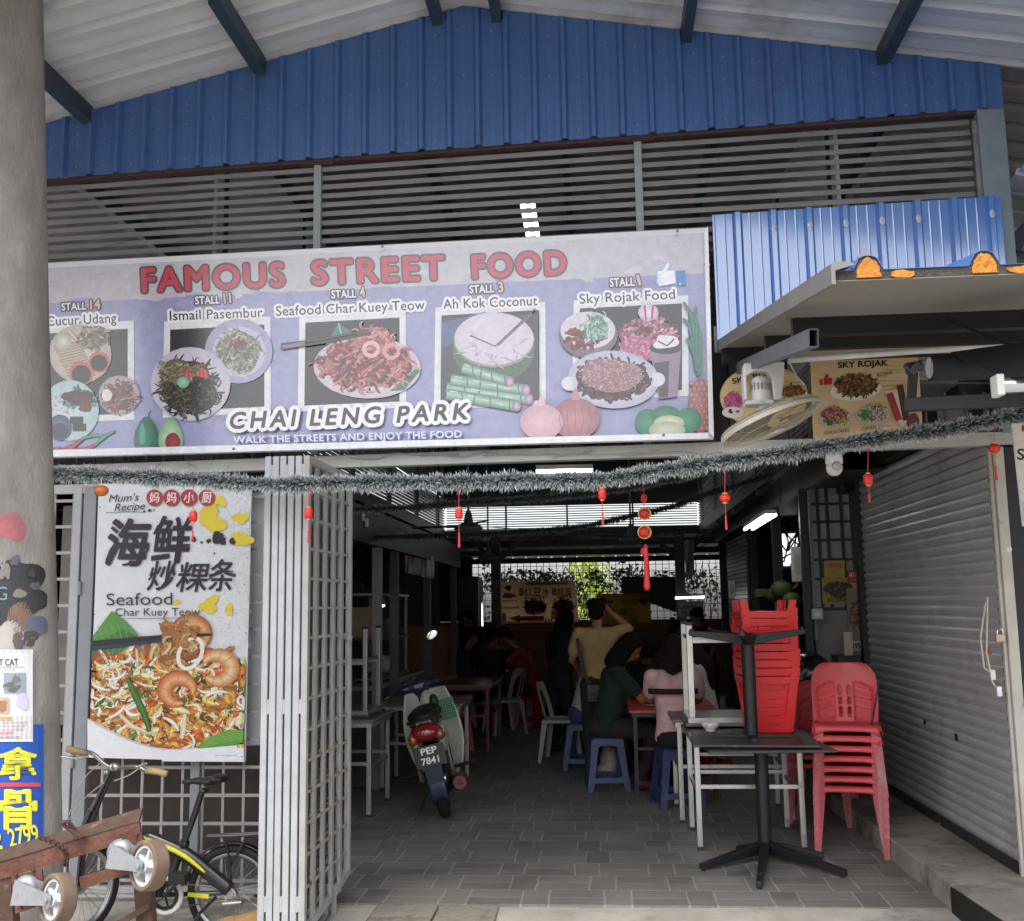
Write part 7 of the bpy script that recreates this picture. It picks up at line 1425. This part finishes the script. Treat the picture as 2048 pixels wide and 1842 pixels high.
# ================================================================ rusty trolley with casters
ty = thing('rusty_trolley', 'rusty steel trolley frame tipped upright with two grey caster wheels', 'trolley', (-2.1, 4.4, -.1)); TYY = 4.35
zt = lambda x, y, Y=TYY: at((x/2.891)/KPX, (1240+y/2.891)/KPX, Y=Y)
RUST = mat('heavy_rust', '#5f3d30', .8, var=.3, scale=10, dirt='#4a2c22', dirt_amt=.5, dirt_scale=7, bump=.5, bscale=60); RUST2 = mat('rust_dark', '#463229', .85, var=.35, scale=14, dirt='#8a6a54', dirt_amt=.3, dirt_scale=9, bump=.5, bscale=50); CAST = mat('caster_zinc', '#8e9296', .45, metal=.5, var=.2, scale=10, dirt='#8a5238', dirt_amt=.35, dirt_scale=10); TREAD = mat('caster_tread', '#665548', .8, var=.25, scale=16, dirt='#9a8a80', dirt_amt=.3, dirt_scale=8); HUBW = mat('caster_hub', '#bfc0c2', .45, var=.12, scale=12, dirt='#8a7a70', dirt_amt=.25, dirt_scale=10)
def slab(name, pts, m, d=.012, Y=TYY, bevel=.002): mb = MB(); mb.prism([zt(*q, Y) for q in pts], (0, d, 0)); return mb.build(name, m, ty, fix=True)
slab('front_flange', [(-140, 1445), (50, 1395), (805, 1168), (816, 1258), (60, 1484), (-140, 1535)], RUST)
mb = MB(); a = [zt(-140, 1445), zt(805, 1168)]; mb.add([a[0], a[1], a[1]+Vector((-.03, .1, .035)), a[0]+Vector((-.03, .1, .035))], [(0, 1, 2, 3)]); mb.build('top_flange', RUST2, ty, solid=.01)
slab('end_post', [(-40, 1400), (55, 1385), (78, 1760), (85, 1850), (-30, 1850)], RUST2, .05, TYY+.005)
slab('caster_plate', [(62, 1485), (240, 1440), (262, 1640), (90, 1700)], RUST, .01, TYY-.012); slab('caster_plate', [(690, 1280), (816, 1225), (832, 1330), (790, 1400), (700, 1400)], RUST, .01, TYY-.012)
slab('cross_bar', [(455, 1490), (735, 1408), (742, 1468), (470, 1560)], RUST, .05, TYY+.02); slab('rear_leg', [(765, 1440), (860, 1450), (880, 1760), (880, 1860), (795, 1860)], RUST2, .05, TYY+.03); slab('lower_strut', [(640, 1760), (862, 1636), (866, 1668), (700, 1770)], RUST2, .03, TYY+.0)
MB().tube(smooth_path([zt(470, 1258, 4.3), zt(380, 1195, 4.28), zt(368, 1168, 4.27), zt(400, 1172, 4.28), zt(430, 1215, 4.3)], 5), .008, 8).build('handle_loop', RUST2, ty); slab('bracket', [(390, 1215), (425, 1200), (485, 1250), (440, 1268)], RUST, .02, TYY-.03)
for i, (bx, by, wx, wy) in enumerate(((150, 1560, 335, 1612), (695, 1350, 862, 1418))):
    b0 = zt(bx, by, TYY-.02); wc0 = zt(wx, wy, TYY-.09); rW = .098
    axw = Vector((-.55, -.80, .12)).normalized()
    cs_ = MB(); cs_.lathe([(.058, 0), (.058, .012), (.045, .03), (.03, .036)], b0+Vector((0, .012, 0)), (.0, -1, 0), 26); fk = cs_.build('caster', CAST, ty, bevel=.002)
    f = MB()
    for s in (-1, 1):
        o_ = axw*(.043*s); a_ = (wc0-b0).normalized(); up = a_.cross(axw).normalized(); P0, P1 = b0+o_*.8+Vector((0, -.03, 0)), wc0+o_
        f.prism([P0+up*.05, P0-up*.05, P1-up*.022, P1-up*.02+a_*.02, P1+up*.02+a_*.02, P1+up*.022], axw*.005*s)
    f.build('fork', CAST, fk, fix=True)
    w = MB(); w.lathe([(rW*.80, -.033), (rW*.95, -.034), (rW, -.026), (rW, .026), (rW*.95, .034), (rW*.80, .033), (rW*.80, -.033)], wc0, axw, 44); w.build('tread', TREAD, fk, smooth=False, bevel=.003)
    h = MB(); h.lathe([(rW*.80, -.024), (rW*.80, .024), (rW*.68, .024), (rW*.66, .008), (rW*.66, -.008), (rW*.68, -.024), (rW*.80, -.024)], wc0, axw, 40); e1 = axw.orthogonal().normalized(); e2 = axw.cross(e1)
    for k in range(5): a_ = k*1.257; d_ = e1*cos(a_)+e2*sin(a_); h.bar(wc0+d_*.02, wc0+d_*rW*.68, .014, .036, axw)
    h.lathe([(.028, -.03), (.028, .03), (0, .031)], wc0, axw, 20); h.build('wheel_hub', HUBW, fk)
    MB().lathe([(.014, -.055), (.014, .056), (0, .058)], wc0, axw, 8).build('axle_bolt', CAST, fk)
for i, (x, y) in enumerate(((95, 1470), (195, 1445), (120, 1660), (715, 1270), (790, 1240))): MB().lathe([(.008, 0), (.008, -.008), (0, -.009)], zt(x, y, TYY-.014), (0, 1, 0), 6).build('bolt', RUST2, ty)
chn = thing('rusty_chain', 'rusty chain wrapped round the trolley frame', 'chain', zt(300, 1290, 4.3)); cpts = smooth_path([zt(225, 1258, 4.27), zt(280, 1270, 4.26), zt(335, 1300, 4.27), zt(375, 1335, 4.29), zt(385, 1380, 4.31), zt(375, 1420, 4.32)], 4)
for j in range(len(cpts)-1):
    m_ = (cpts[j]+cpts[j+1])/2; d_ = (cpts[j+1]-cpts[j]); L = d_.length*.72; d_.normalize(); s_ = (d_.cross(Vector((0, 1, 0))) if j % 2 else d_.cross(Vector((0, 0, 1)))).normalized()
    MB().tube([m_+d_*L*cos(t)+s_*.009*sin(t) for t in [2*pi*k/12 for k in range(12)]], .0035, 6, closed=True).build('link', RUST2, chn, smooth=True)
# ================================================================ people
def capsule(mb, p, q, r0, r1, n=12):
    p, q = Vector(p), Vector(q); d = (q-p); L = d.length; d.normalize()
    pts = [p-d*r0*.9, p-d*r0*.6, p, p.lerp(q, .5), q, q+d*r1*.6, q+d*r1*.9]; mb.tube(pts, [r0*.3, r0*.78, r0, (r0+r1)/2, r1, r1*.78, r1*.3], n)
SKINS = {}
def skin(c): return mat('skin_'+c[1:], c, .55, var=.08, scale=14)
def cloth(c): return mat('cloth_fabric_'+c[1:], c, .9, var=.2, scale=7, bump=1., bscale=11)
def person(label, loc, yaw, P, top, bottom, hair='#141210', tone='#8a5f48', style='short', shoes='#2a2a2c', vox=.013, sleeve='short', face=False, top_mat=None, group=None):
    """P: joints in the person's own frame (x right, y forward, z up): hip, chest, neck, head, and per side sho/elb/hand, hipj/knee/ank"""
    t = thing('person', label, 'person', (0, 0, 0)); V = Vector; body = MB()
    hip, chest, neck, head = (V(P[k]) for k in ('hip', 'chest', 'neck', 'head')); up = (head-neck).normalized(); fwd = V(P.get('look', (0, 1, 0))).normalized(); side = fwd.cross(up).normalized(); fwd = up.cross(side).normalized()
    Mh = Matrix((side, fwd, up)).transposed()
    # head, face
    body.ell(head+up*.035, (.074, .092, .098), 18, 12, Mh); body.ell(head-up*.045+fwd*.022, (.056, .066, .070), 16, 10, Mh); body.ell(head-up*.095+fwd*.045, (.03, .026, .026), 10, 8, Mh)
    body.ell(head-up*.018+fwd*.098, (.013, .02, .024), 8, 6, Mh); body.ell(head+up*.022+fwd*.086, (.045, .014, .01), 10, 6, Mh); body.ell(head-up*.062+fwd*.088, (.024, .012, .01), 8, 6, Mh)
    for s in (-1, 1): body.ell(head+side*s*.076-up*.008, (.012, .022, .032), 8, 6, Mh)
    capsule(body, neck-up*.06, head-up*.05, .056, .05)
    capsule(body, hip, chest, .09, .09, 16); capsule(body, chest, neck-up*.03, .085, .055, 16)
    shirt = MB(); w = P.get('w', 1.)
    pv = side
    for k in range(6):
        f = k/5; c = hip.lerp(chest, f); shirt.ell(c, ((.165-.012*sin(pi*f)+.012*f)*w, (.128+.006*f), .12), 16, 10, Matrix((V((1, 0, 0)), V((0, 1, 0)), V((0, 0, 1)))).transposed())
    hem = hip-V((0, 0, .1 if not P.get('seated') else .03)); shirt.ell(hem, (.175*w, .13, .06), 16, 8); shirt.ell(hip, (.172*w, .128, .12), 16, 8)
    for s_ in (-1, 1): shirt.ell(chest+V((s_*.075, -.045, .06)), (.095*w, .075, .13), 12, 8)
    shL, shR = V(P['shoL']), V(P['shoR'])
    for k in range(5): f = k/4; c = chest.lerp(neck, f*.75); shirt.ell(c, (.165*(1-.55*f)*w, .115*(1-.4*f)*w, .07), 14, 8)
    capsule(shirt, shL, shR, .056, .056)
    pants = MB()
    for s in 'LR':
        sh, el, ha = (V(P[k+s]) for k in ('sho', 'elb', 'hand')); capsule(body, sh, el, .046, .038); capsule(body, el, ha, .038, .026)
        d = (ha-el).normalized(); palm = ha+d*.045; n1 = d.cross(V((0, 0, 1))); n1 = n1.normalized() if n1.length > .1 else V((1, 0, 0)); n2 = n1.cross(d)
        capsule(body, ha, palm, .026, .034, 10)
        for j, (o, L) in enumerate(((-.03, .062), (-.011, .072), (.009, .068), (.028, .052))):
            b = palm+n1*o+d*.028; m_ = b+d*L*.5-n2*.006; body.tube([b-d*.03, b, m_, m_+d*L*.42-n2*.02], [.0105, .0105, .009, .0075], 7)
        sg = 1 if s == 'L' else -1; b = ha+n1*.028*sg+d*.02; body.tube([b, b+n1*.024*sg+d*.025, b+n1*.03*sg+d*.055-n2*.006], [.013, .011, .008], 7)
        if sleeve == 'short': e = sh.lerp(el, .66); capsule(shirt, sh, e, .066, .07); capsule(shirt, sh.lerp(chest, .25), sh, .078, .066)
        elif sleeve == 'long': capsule(shirt, sh, el, .064, .052); capsule(shirt, el, el.lerp(ha, .9), .052, .042)
        hj, kn, an = (V(P[k+s]) for k in ('hipj', 'knee', 'ank')); capsule(body, hj, kn, .075, .055); capsule(body, kn, an, .052, .035)
        ft = V(P.get('toe'+s, (0, 1, 0))).normalized()
        capsule(pants, hip.lerp(hj, .4)+V((0, 0, .02)), hj, .125, .1); capsule(pants, hj, kn, .095, .072)
        if P.get('shorts'): pass
        else: capsule(pants, kn, an+V((0, 0, .03)), .07, .055)
        sh_ = MB(); capsule(sh_, an+V((0, 0, -.03))-ft*.03, an+V((0, 0, -.045))+ft*.15, .045, .036, 12); sh_.ell(an+V((0, 0, .0)), (.045, .05, .04), 12, 8)
        sh_.build('shoe', mat('shoe_'+shoes[1:], shoes, .6), t, remesh=.012, relax=3)
    pants.ell(hip+V((0, -.01, -.02)), (.165*w, .135*w, .12), 16, 10)
    body.build('body', skin(tone), t, remesh=min(vox, .0095), relax=2)
    shirt.build('shirt', top_mat or cloth(top), t, remesh=vox, relax=5); pants.build('trousers', cloth(bottom), t, remesh=vox, relax=4)
    h = MB(); h.ell(head+up*.052-fwd*.014, (.086, .100, .092), 18, 12, Mh); h.ell(head+up*.0-fwd*.05, (.08, .062, .08), 14, 10, Mh)
    g = random.Random(len(label))
    if style == 'short':
        for k in range(14): a = g.uniform(0, 6.3); h.ell(head+up*(.07+g.uniform(-.02, .06))+side*.07*cos(a)+fwd*(.07*sin(a)-.02), (.026, .026, .026), 8, 6)
    elif style == 'long':
        capsule(h, head-fwd*.04+up*.03, neck-fwd*.085-up*.1, .088, .085); capsule(h, neck-fwd*.085-up*.08, chest-fwd*.12-V((0, 0, .1)), .088, .06)
        for s in (-1, 1): capsule(h, head+side*s*.07+up*.02, neck+side*s*.085-up*.06-fwd*.02, .034, .04)
    elif style == 'bob':
        capsule(h, head-fwd*.03+up*.02, neck-fwd*.06+up*.0, .095, .085)
        for s in (-1, 1): capsule(h, head+side*s*.075+up*.03, neck+side*s*.08+up*.01, .036, .036)
    elif style == 'curly':
        for k in range(60): a = g.uniform(0, 6.3); e = g.uniform(-.3, 1.5); r = .105; h.ell(head+up*(.03+r*sin(e))+side*r*cos(e)*cos(a)+fwd*(r*cos(e)*sin(a)-.03), (.036, .036, .036), 8, 6)
    elif style == 'bun':
        h.ell(head-fwd*.1+up*.09, (.05, .05, .05), 12, 8)
    h.build('hair', mat('hair_'+hair[1:], hair, .85, var=.4, scale=60, bump=.8, bscale=70, spec=.2, stretch=(1, 1, .35)), t, remesh=.011, relax=2)
    if face:
        e_ = MB(); [e_.ell(head+up*.004+fwd*.083+side*s*.031, (.013, .007, .007), 10, 6, Mh) for s in (-1, 1)]; e_.build('eyes', mat('eye_dark', '#1a1412', .2), t)
    t.matrix_world = Matrix.Translation(Vector(loc)) @ Matrix.Rotation(yaw, 4, 'Z')
    return t
def sit(seat=.45, lean=.12, look=(0, 1, 0), headf=.06, elbL=None, handL=None, elbR=None, handR=None, w=1., legs=None, twist=0., shorts=False, tall=1., drop=0.):
    hip = Vector((0, 0, seat+.10)); ch = hip+Vector((0, lean*.75, .32*tall)); nk = ch+Vector((0, lean*.35, .20*tall)); hd = nk+Vector((0, headf+lean*.3-drop*.2, .15*tall-drop))
    r = dict(hip=hip, chest=ch, neck=nk, head=hd, look=look, w=w, shorts=shorts, seated=True)
    for s, g in (('L', -1), ('R', 1)):
        sh = ch+Vector((g*.185*w, .01, .145)); e = elbL if s == 'L' else elbR; h = handL if s == 'L' else handR
        r['sho'+s] = sh; r['elb'+s] = Vector(e) if e else sh+Vector((g*.06, .14, -.23)); r['hand'+s] = Vector(h) if h else Vector((g*.1, .42+lean, .78))
        L = (legs or {}).get(s)
        r['hipj'+s] = hip+Vector((g*.09, .05, -.02)); r['knee'+s] = Vector(L[0]) if L else Vector((g*.13, .46, seat+.06)); r['ank'+s] = Vector(L[1]) if L else Vector((g*.13, .40, .09))
    return r
def stand(H=1.68, lean=.0, look=(0, 1, 0), elbL=None, handL=None, elbR=None, handR=None, w=1., head=(0, .02), step=.06, shorts=False):
    k = H/1.7; hip = Vector((0, 0, .92*k)); ch = hip+Vector((0, lean*.7, .32*k)); nk = hip+Vector((0, lean, .54*k)); hd = nk+Vector((head[0], head[1]+lean*.2, .135*k))
    r = dict(hip=hip, chest=ch, neck=nk, head=hd, look=look, w=w, shorts=shorts)
    for s, g in (('L', -1), ('R', 1)):
        sh = ch+Vector((g*.19*w, 0, .15)); e = elbL if s == 'L' else elbR; h = handL if s == 'L' else handR
        r['sho'+s] = sh; r['elb'+s] = Vector(e) if e else sh+Vector((g*.05, -.02, -.28*k)); r['hand'+s] = Vector(h) if h else sh+Vector((g*.06, .1, -.52*k))
        r['hipj'+s] = hip+Vector((g*.09, 0, -.04)); r['knee'+s] = Vector((g*.1, g*step*.5, .49*k)); r['ank'+s] = Vector((g*.1, g*step, .085))
    return r
# 1 standing man, back to us, right hand raised to his head
pm_ = person('man in a beige t-shirt standing with one hand raised to his head', (-.055, 10.35, 0), R(4), stand(1.63, .03, (.12, 1, -.1), elbR=(.33, .12, 1.37), handR=(.13, .16, 1.55), elbL=(-.25, .06, 1.08), handL=(-.18, .26, .98), w=.94), '#b3986c', '#2b2a2a', tone='#9a7050', vox=.012)
bg = thing('sling_bag', 'small dark leather sling bag on the back of the standing man', 'bag', (-.1, 10.2, 1.)); by_ = 10.35
st_ = [at(1141, 1262, Y=10.24), at(1147, 1300, Y=10.2), at(1156, 1335, Y=10.19), at(1166, 1352, Y=10.19)]
mb = MB(); P_ = smooth_path(st_, 5)
for i in range(len(P_)-1): mb.bar(P_[i], P_[i+1]+(P_[i+1]-P_[i])*.1, .032, .006, (0, 1, 0))
mb.build('strap', mat('strap_brown', '#2e211b', .6), bg); a, b = at(1159, 1352, Y=10.17), at(1208, 1388, Y=10.17); MB().box(a.x, b.x, 10.12, 10.19, b.z, a.z).build('pouch', mat('pouch_dark', '#26242a', .5, var=.2), bg, bevel=.014); MB().box(a.x+.006, b.x-.006, 10.112, 10.121, (a.z+b.z)/2-.0, a.z-.005).build('flap', mat('pouch_flap', '#302d33', .45), bg, bevel=.004)
# 2 woman in dark green on the blue stool, side on, facing the table to her right
person('woman in a dark green shirt seated on a blue stool, leaning to the red table', (-.0, 9.62, 0), R(-82), sit(.45, .12, (.0, 1, -.35), .07, elbL=(-.2, .34, .80), handL=(-.14, .58, .79), elbR=(.20, .30, .78), handR=(.1, .50, .80), w=1.12, legs=dict(L=((-.13, .46, .53), (-.12, .40, .09)), R=((.16, .42, .50), (.17, .28, .09)))), '#1c302b', '#33282c', style='bob', tone='#a8704e', shoes='#5e2a30', vox=.012)
# 3 pink shirt, back to us
pk = person('person in a pale pink shirt with a black stripe across the back', (.56, 8.84, 0), R(-6), sit(.45, .08, (-.1, 1, -.3), .06, elbL=(-.2, .2, .82), handL=(-.08, .42, .77), elbR=(.2, .2, .82), handR=(.15, .42, .77), w=.96), '#dcb0b2', '#1d1d24', style='bob', hair='#231a16', tone='#9a6a4c', vox=.012)
sp__ = MB(); sp__.grid(lambda u, v: Vector(((u-.5)*.40, -.085-.045*sin(pi*u), .905+.022*(v-.5)*2+.0)), 14, 2)
pk_inv = pk.matrix_world; sp__.xf(pk_inv); sp__.build('stripe', mat('stripe_black', '#1b1517', .8), pk, solid=.006, smooth=True)
# 4 woman in white t-shirt at right
person('woman with long brown hair in a white t-shirt behind the upturned table legs', (.98, 10.5, 0), R(60), sit(.42, .10, (-.1, 1, -.4), .07, elbR=(.26, .1, .80), handR=(.1, .36, .78), w=.98), '#c9c9c6', '#23242c', style='long', hair='#2a1e18', tone='#a87656')
# 5 floral
FLOR = bpy.data.materials.new('floral_fabric'); FLOR.use_nodes = True; MATS['floral_fabric'] = FLOR; _n, _l = FLOR.node_tree.nodes, FLOR.node_tree.links
_tc = _n.new('ShaderNodeTexCoord'); _v = _n.new('ShaderNodeTexVoronoi'); _v.inputs['Scale'].default_value = 22; _l.new(_tc.outputs['Object'], _v.inputs['Vector']); _nz = _n.new('ShaderNodeTexNoise'); _nz.inputs['Scale'].default_value = 30; _l.new(_tc.outputs['Object'], _nz.inputs['Vector'])
_m = _n.new('ShaderNodeMath'); _m.operation = 'ADD'; _l.new(_v.outputs['Distance'], _m.inputs[0]); _l.new(_nz.outputs['Fac'], _m.inputs[1]); _cr2 = _n.new('ShaderNodeValToRGB'); _e = _cr2.color_ramp.elements; _e[0].position = .62; _e[0].color = (.06, .05, .07, 1); _e[1].position = .70; _e[1].color = (.52, .51, .5, 1); _l.new(_m.outputs[0], _cr2.inputs[0]); _l.new(_cr2.outputs[0], _n['Principled BSDF'].inputs['Base Color']); _n['Principled BSDF'].inputs['Roughness'].default_value = .85
person('person in a white floral shirt and blue shorts half hidden behind the standing man', (-.22, 10.75, 0), R(-70), sit(.45, .14, (.1, 1, -.4), .06, w=1.05, shorts=True), '#c8c8c8', '#3c4a78', tone='#9a6c50', top_mat=FLOR)
# 6 standing woman in black
person('woman in black with long straight hair standing between the tables', (-.50, 11.9, 0), R(-38), stand(1.52, .10, (.2, 1, -.4), elbL=(-.22, .12, .98), handL=(-.05, .32, .92), elbR=(.22, .14, .98), handR=(.1, .34, .9), w=.98), '#141416', '#1a1c22', style='long', hair='#0e0c0c', tone='#a87a60', sleeve='long', face=True)
person('boy with a pale collar seated facing us beside the woman in black', (-.38, 12.95, 0), R(172), sit(.42, .06, (0, 1, -.1), .05, w=.88), '#8e8a86', '#24242a', tone='#9c6e54', face=True)
person('man in a red shirt seated and facing left at the far table', (-.92, 14.5, 0), R(82), sit(.42, .24, (0, 1, -.15), .08, elbL=(-.2, .4, .82), handL=(-.12, .5, 1.02), elbR=(.2, .38, .8), handR=(.1, .56, .86), w=1.1), '#8a1f26', '#26201e', tone='#8c5c44')
person('man in a black t-shirt seated with his back to us at the far table', (-1.52, 14.3, 0), R(-6), sit(.42, .10, (.3, 1, -.1), .04, w=1.2), '#131314', '#1c1c20', tone='#7e543e')
person('man in a dark blue shirt seated far left and turned to the right', (-1.95, 14.6, 0), R(-40), sit(.42, .10, (.4, 1, -.1), .04, w=1.15), '#1d2440', '#1c1c20', tone='#7e543e')
person('dark clothed person standing in front of the tall far cabinet', (-2.05, 16.6, 0), R(150), stand(1.5, .08, (0, 1, -.3), w=1.05), '#19191b', '#1a1a1c', tone='#6e4a38')
person('person in a pale grey shirt seated beyond the standing man', (.14, 12.6, 0), R(10), sit(.42, .10, (.2, 1, -.2), .04, w=1.1), '#7a766e', '#23232a', tone='#7e563f')
person('curly haired person bent over the table facing us', (.43, 10.95, 0), R(176), sit(.42, .20, (0, 1, -.9), .10, w=1.12, drop=.03), '#1c1a1c', '#1c1c20', style='curly', tone='#8c6048', face=True)
person('short haired person seated further back on the right looking right', (.78, 13.4, 0), R(-60), sit(.42, .08, (0, 1, -.1), .05, w=1., tall=1.12), '#222226', '#1c1c20', style='bun', tone='#7e563f')
person('stall keeper with dark hair standing behind the LAKSA counter', (1.42, 15.0, 0), R(120), stand(1.5, .1, (0, 1, -.4), w=1.), '#2a2428', '#1c1c20', style='bun', tone='#8a6048')
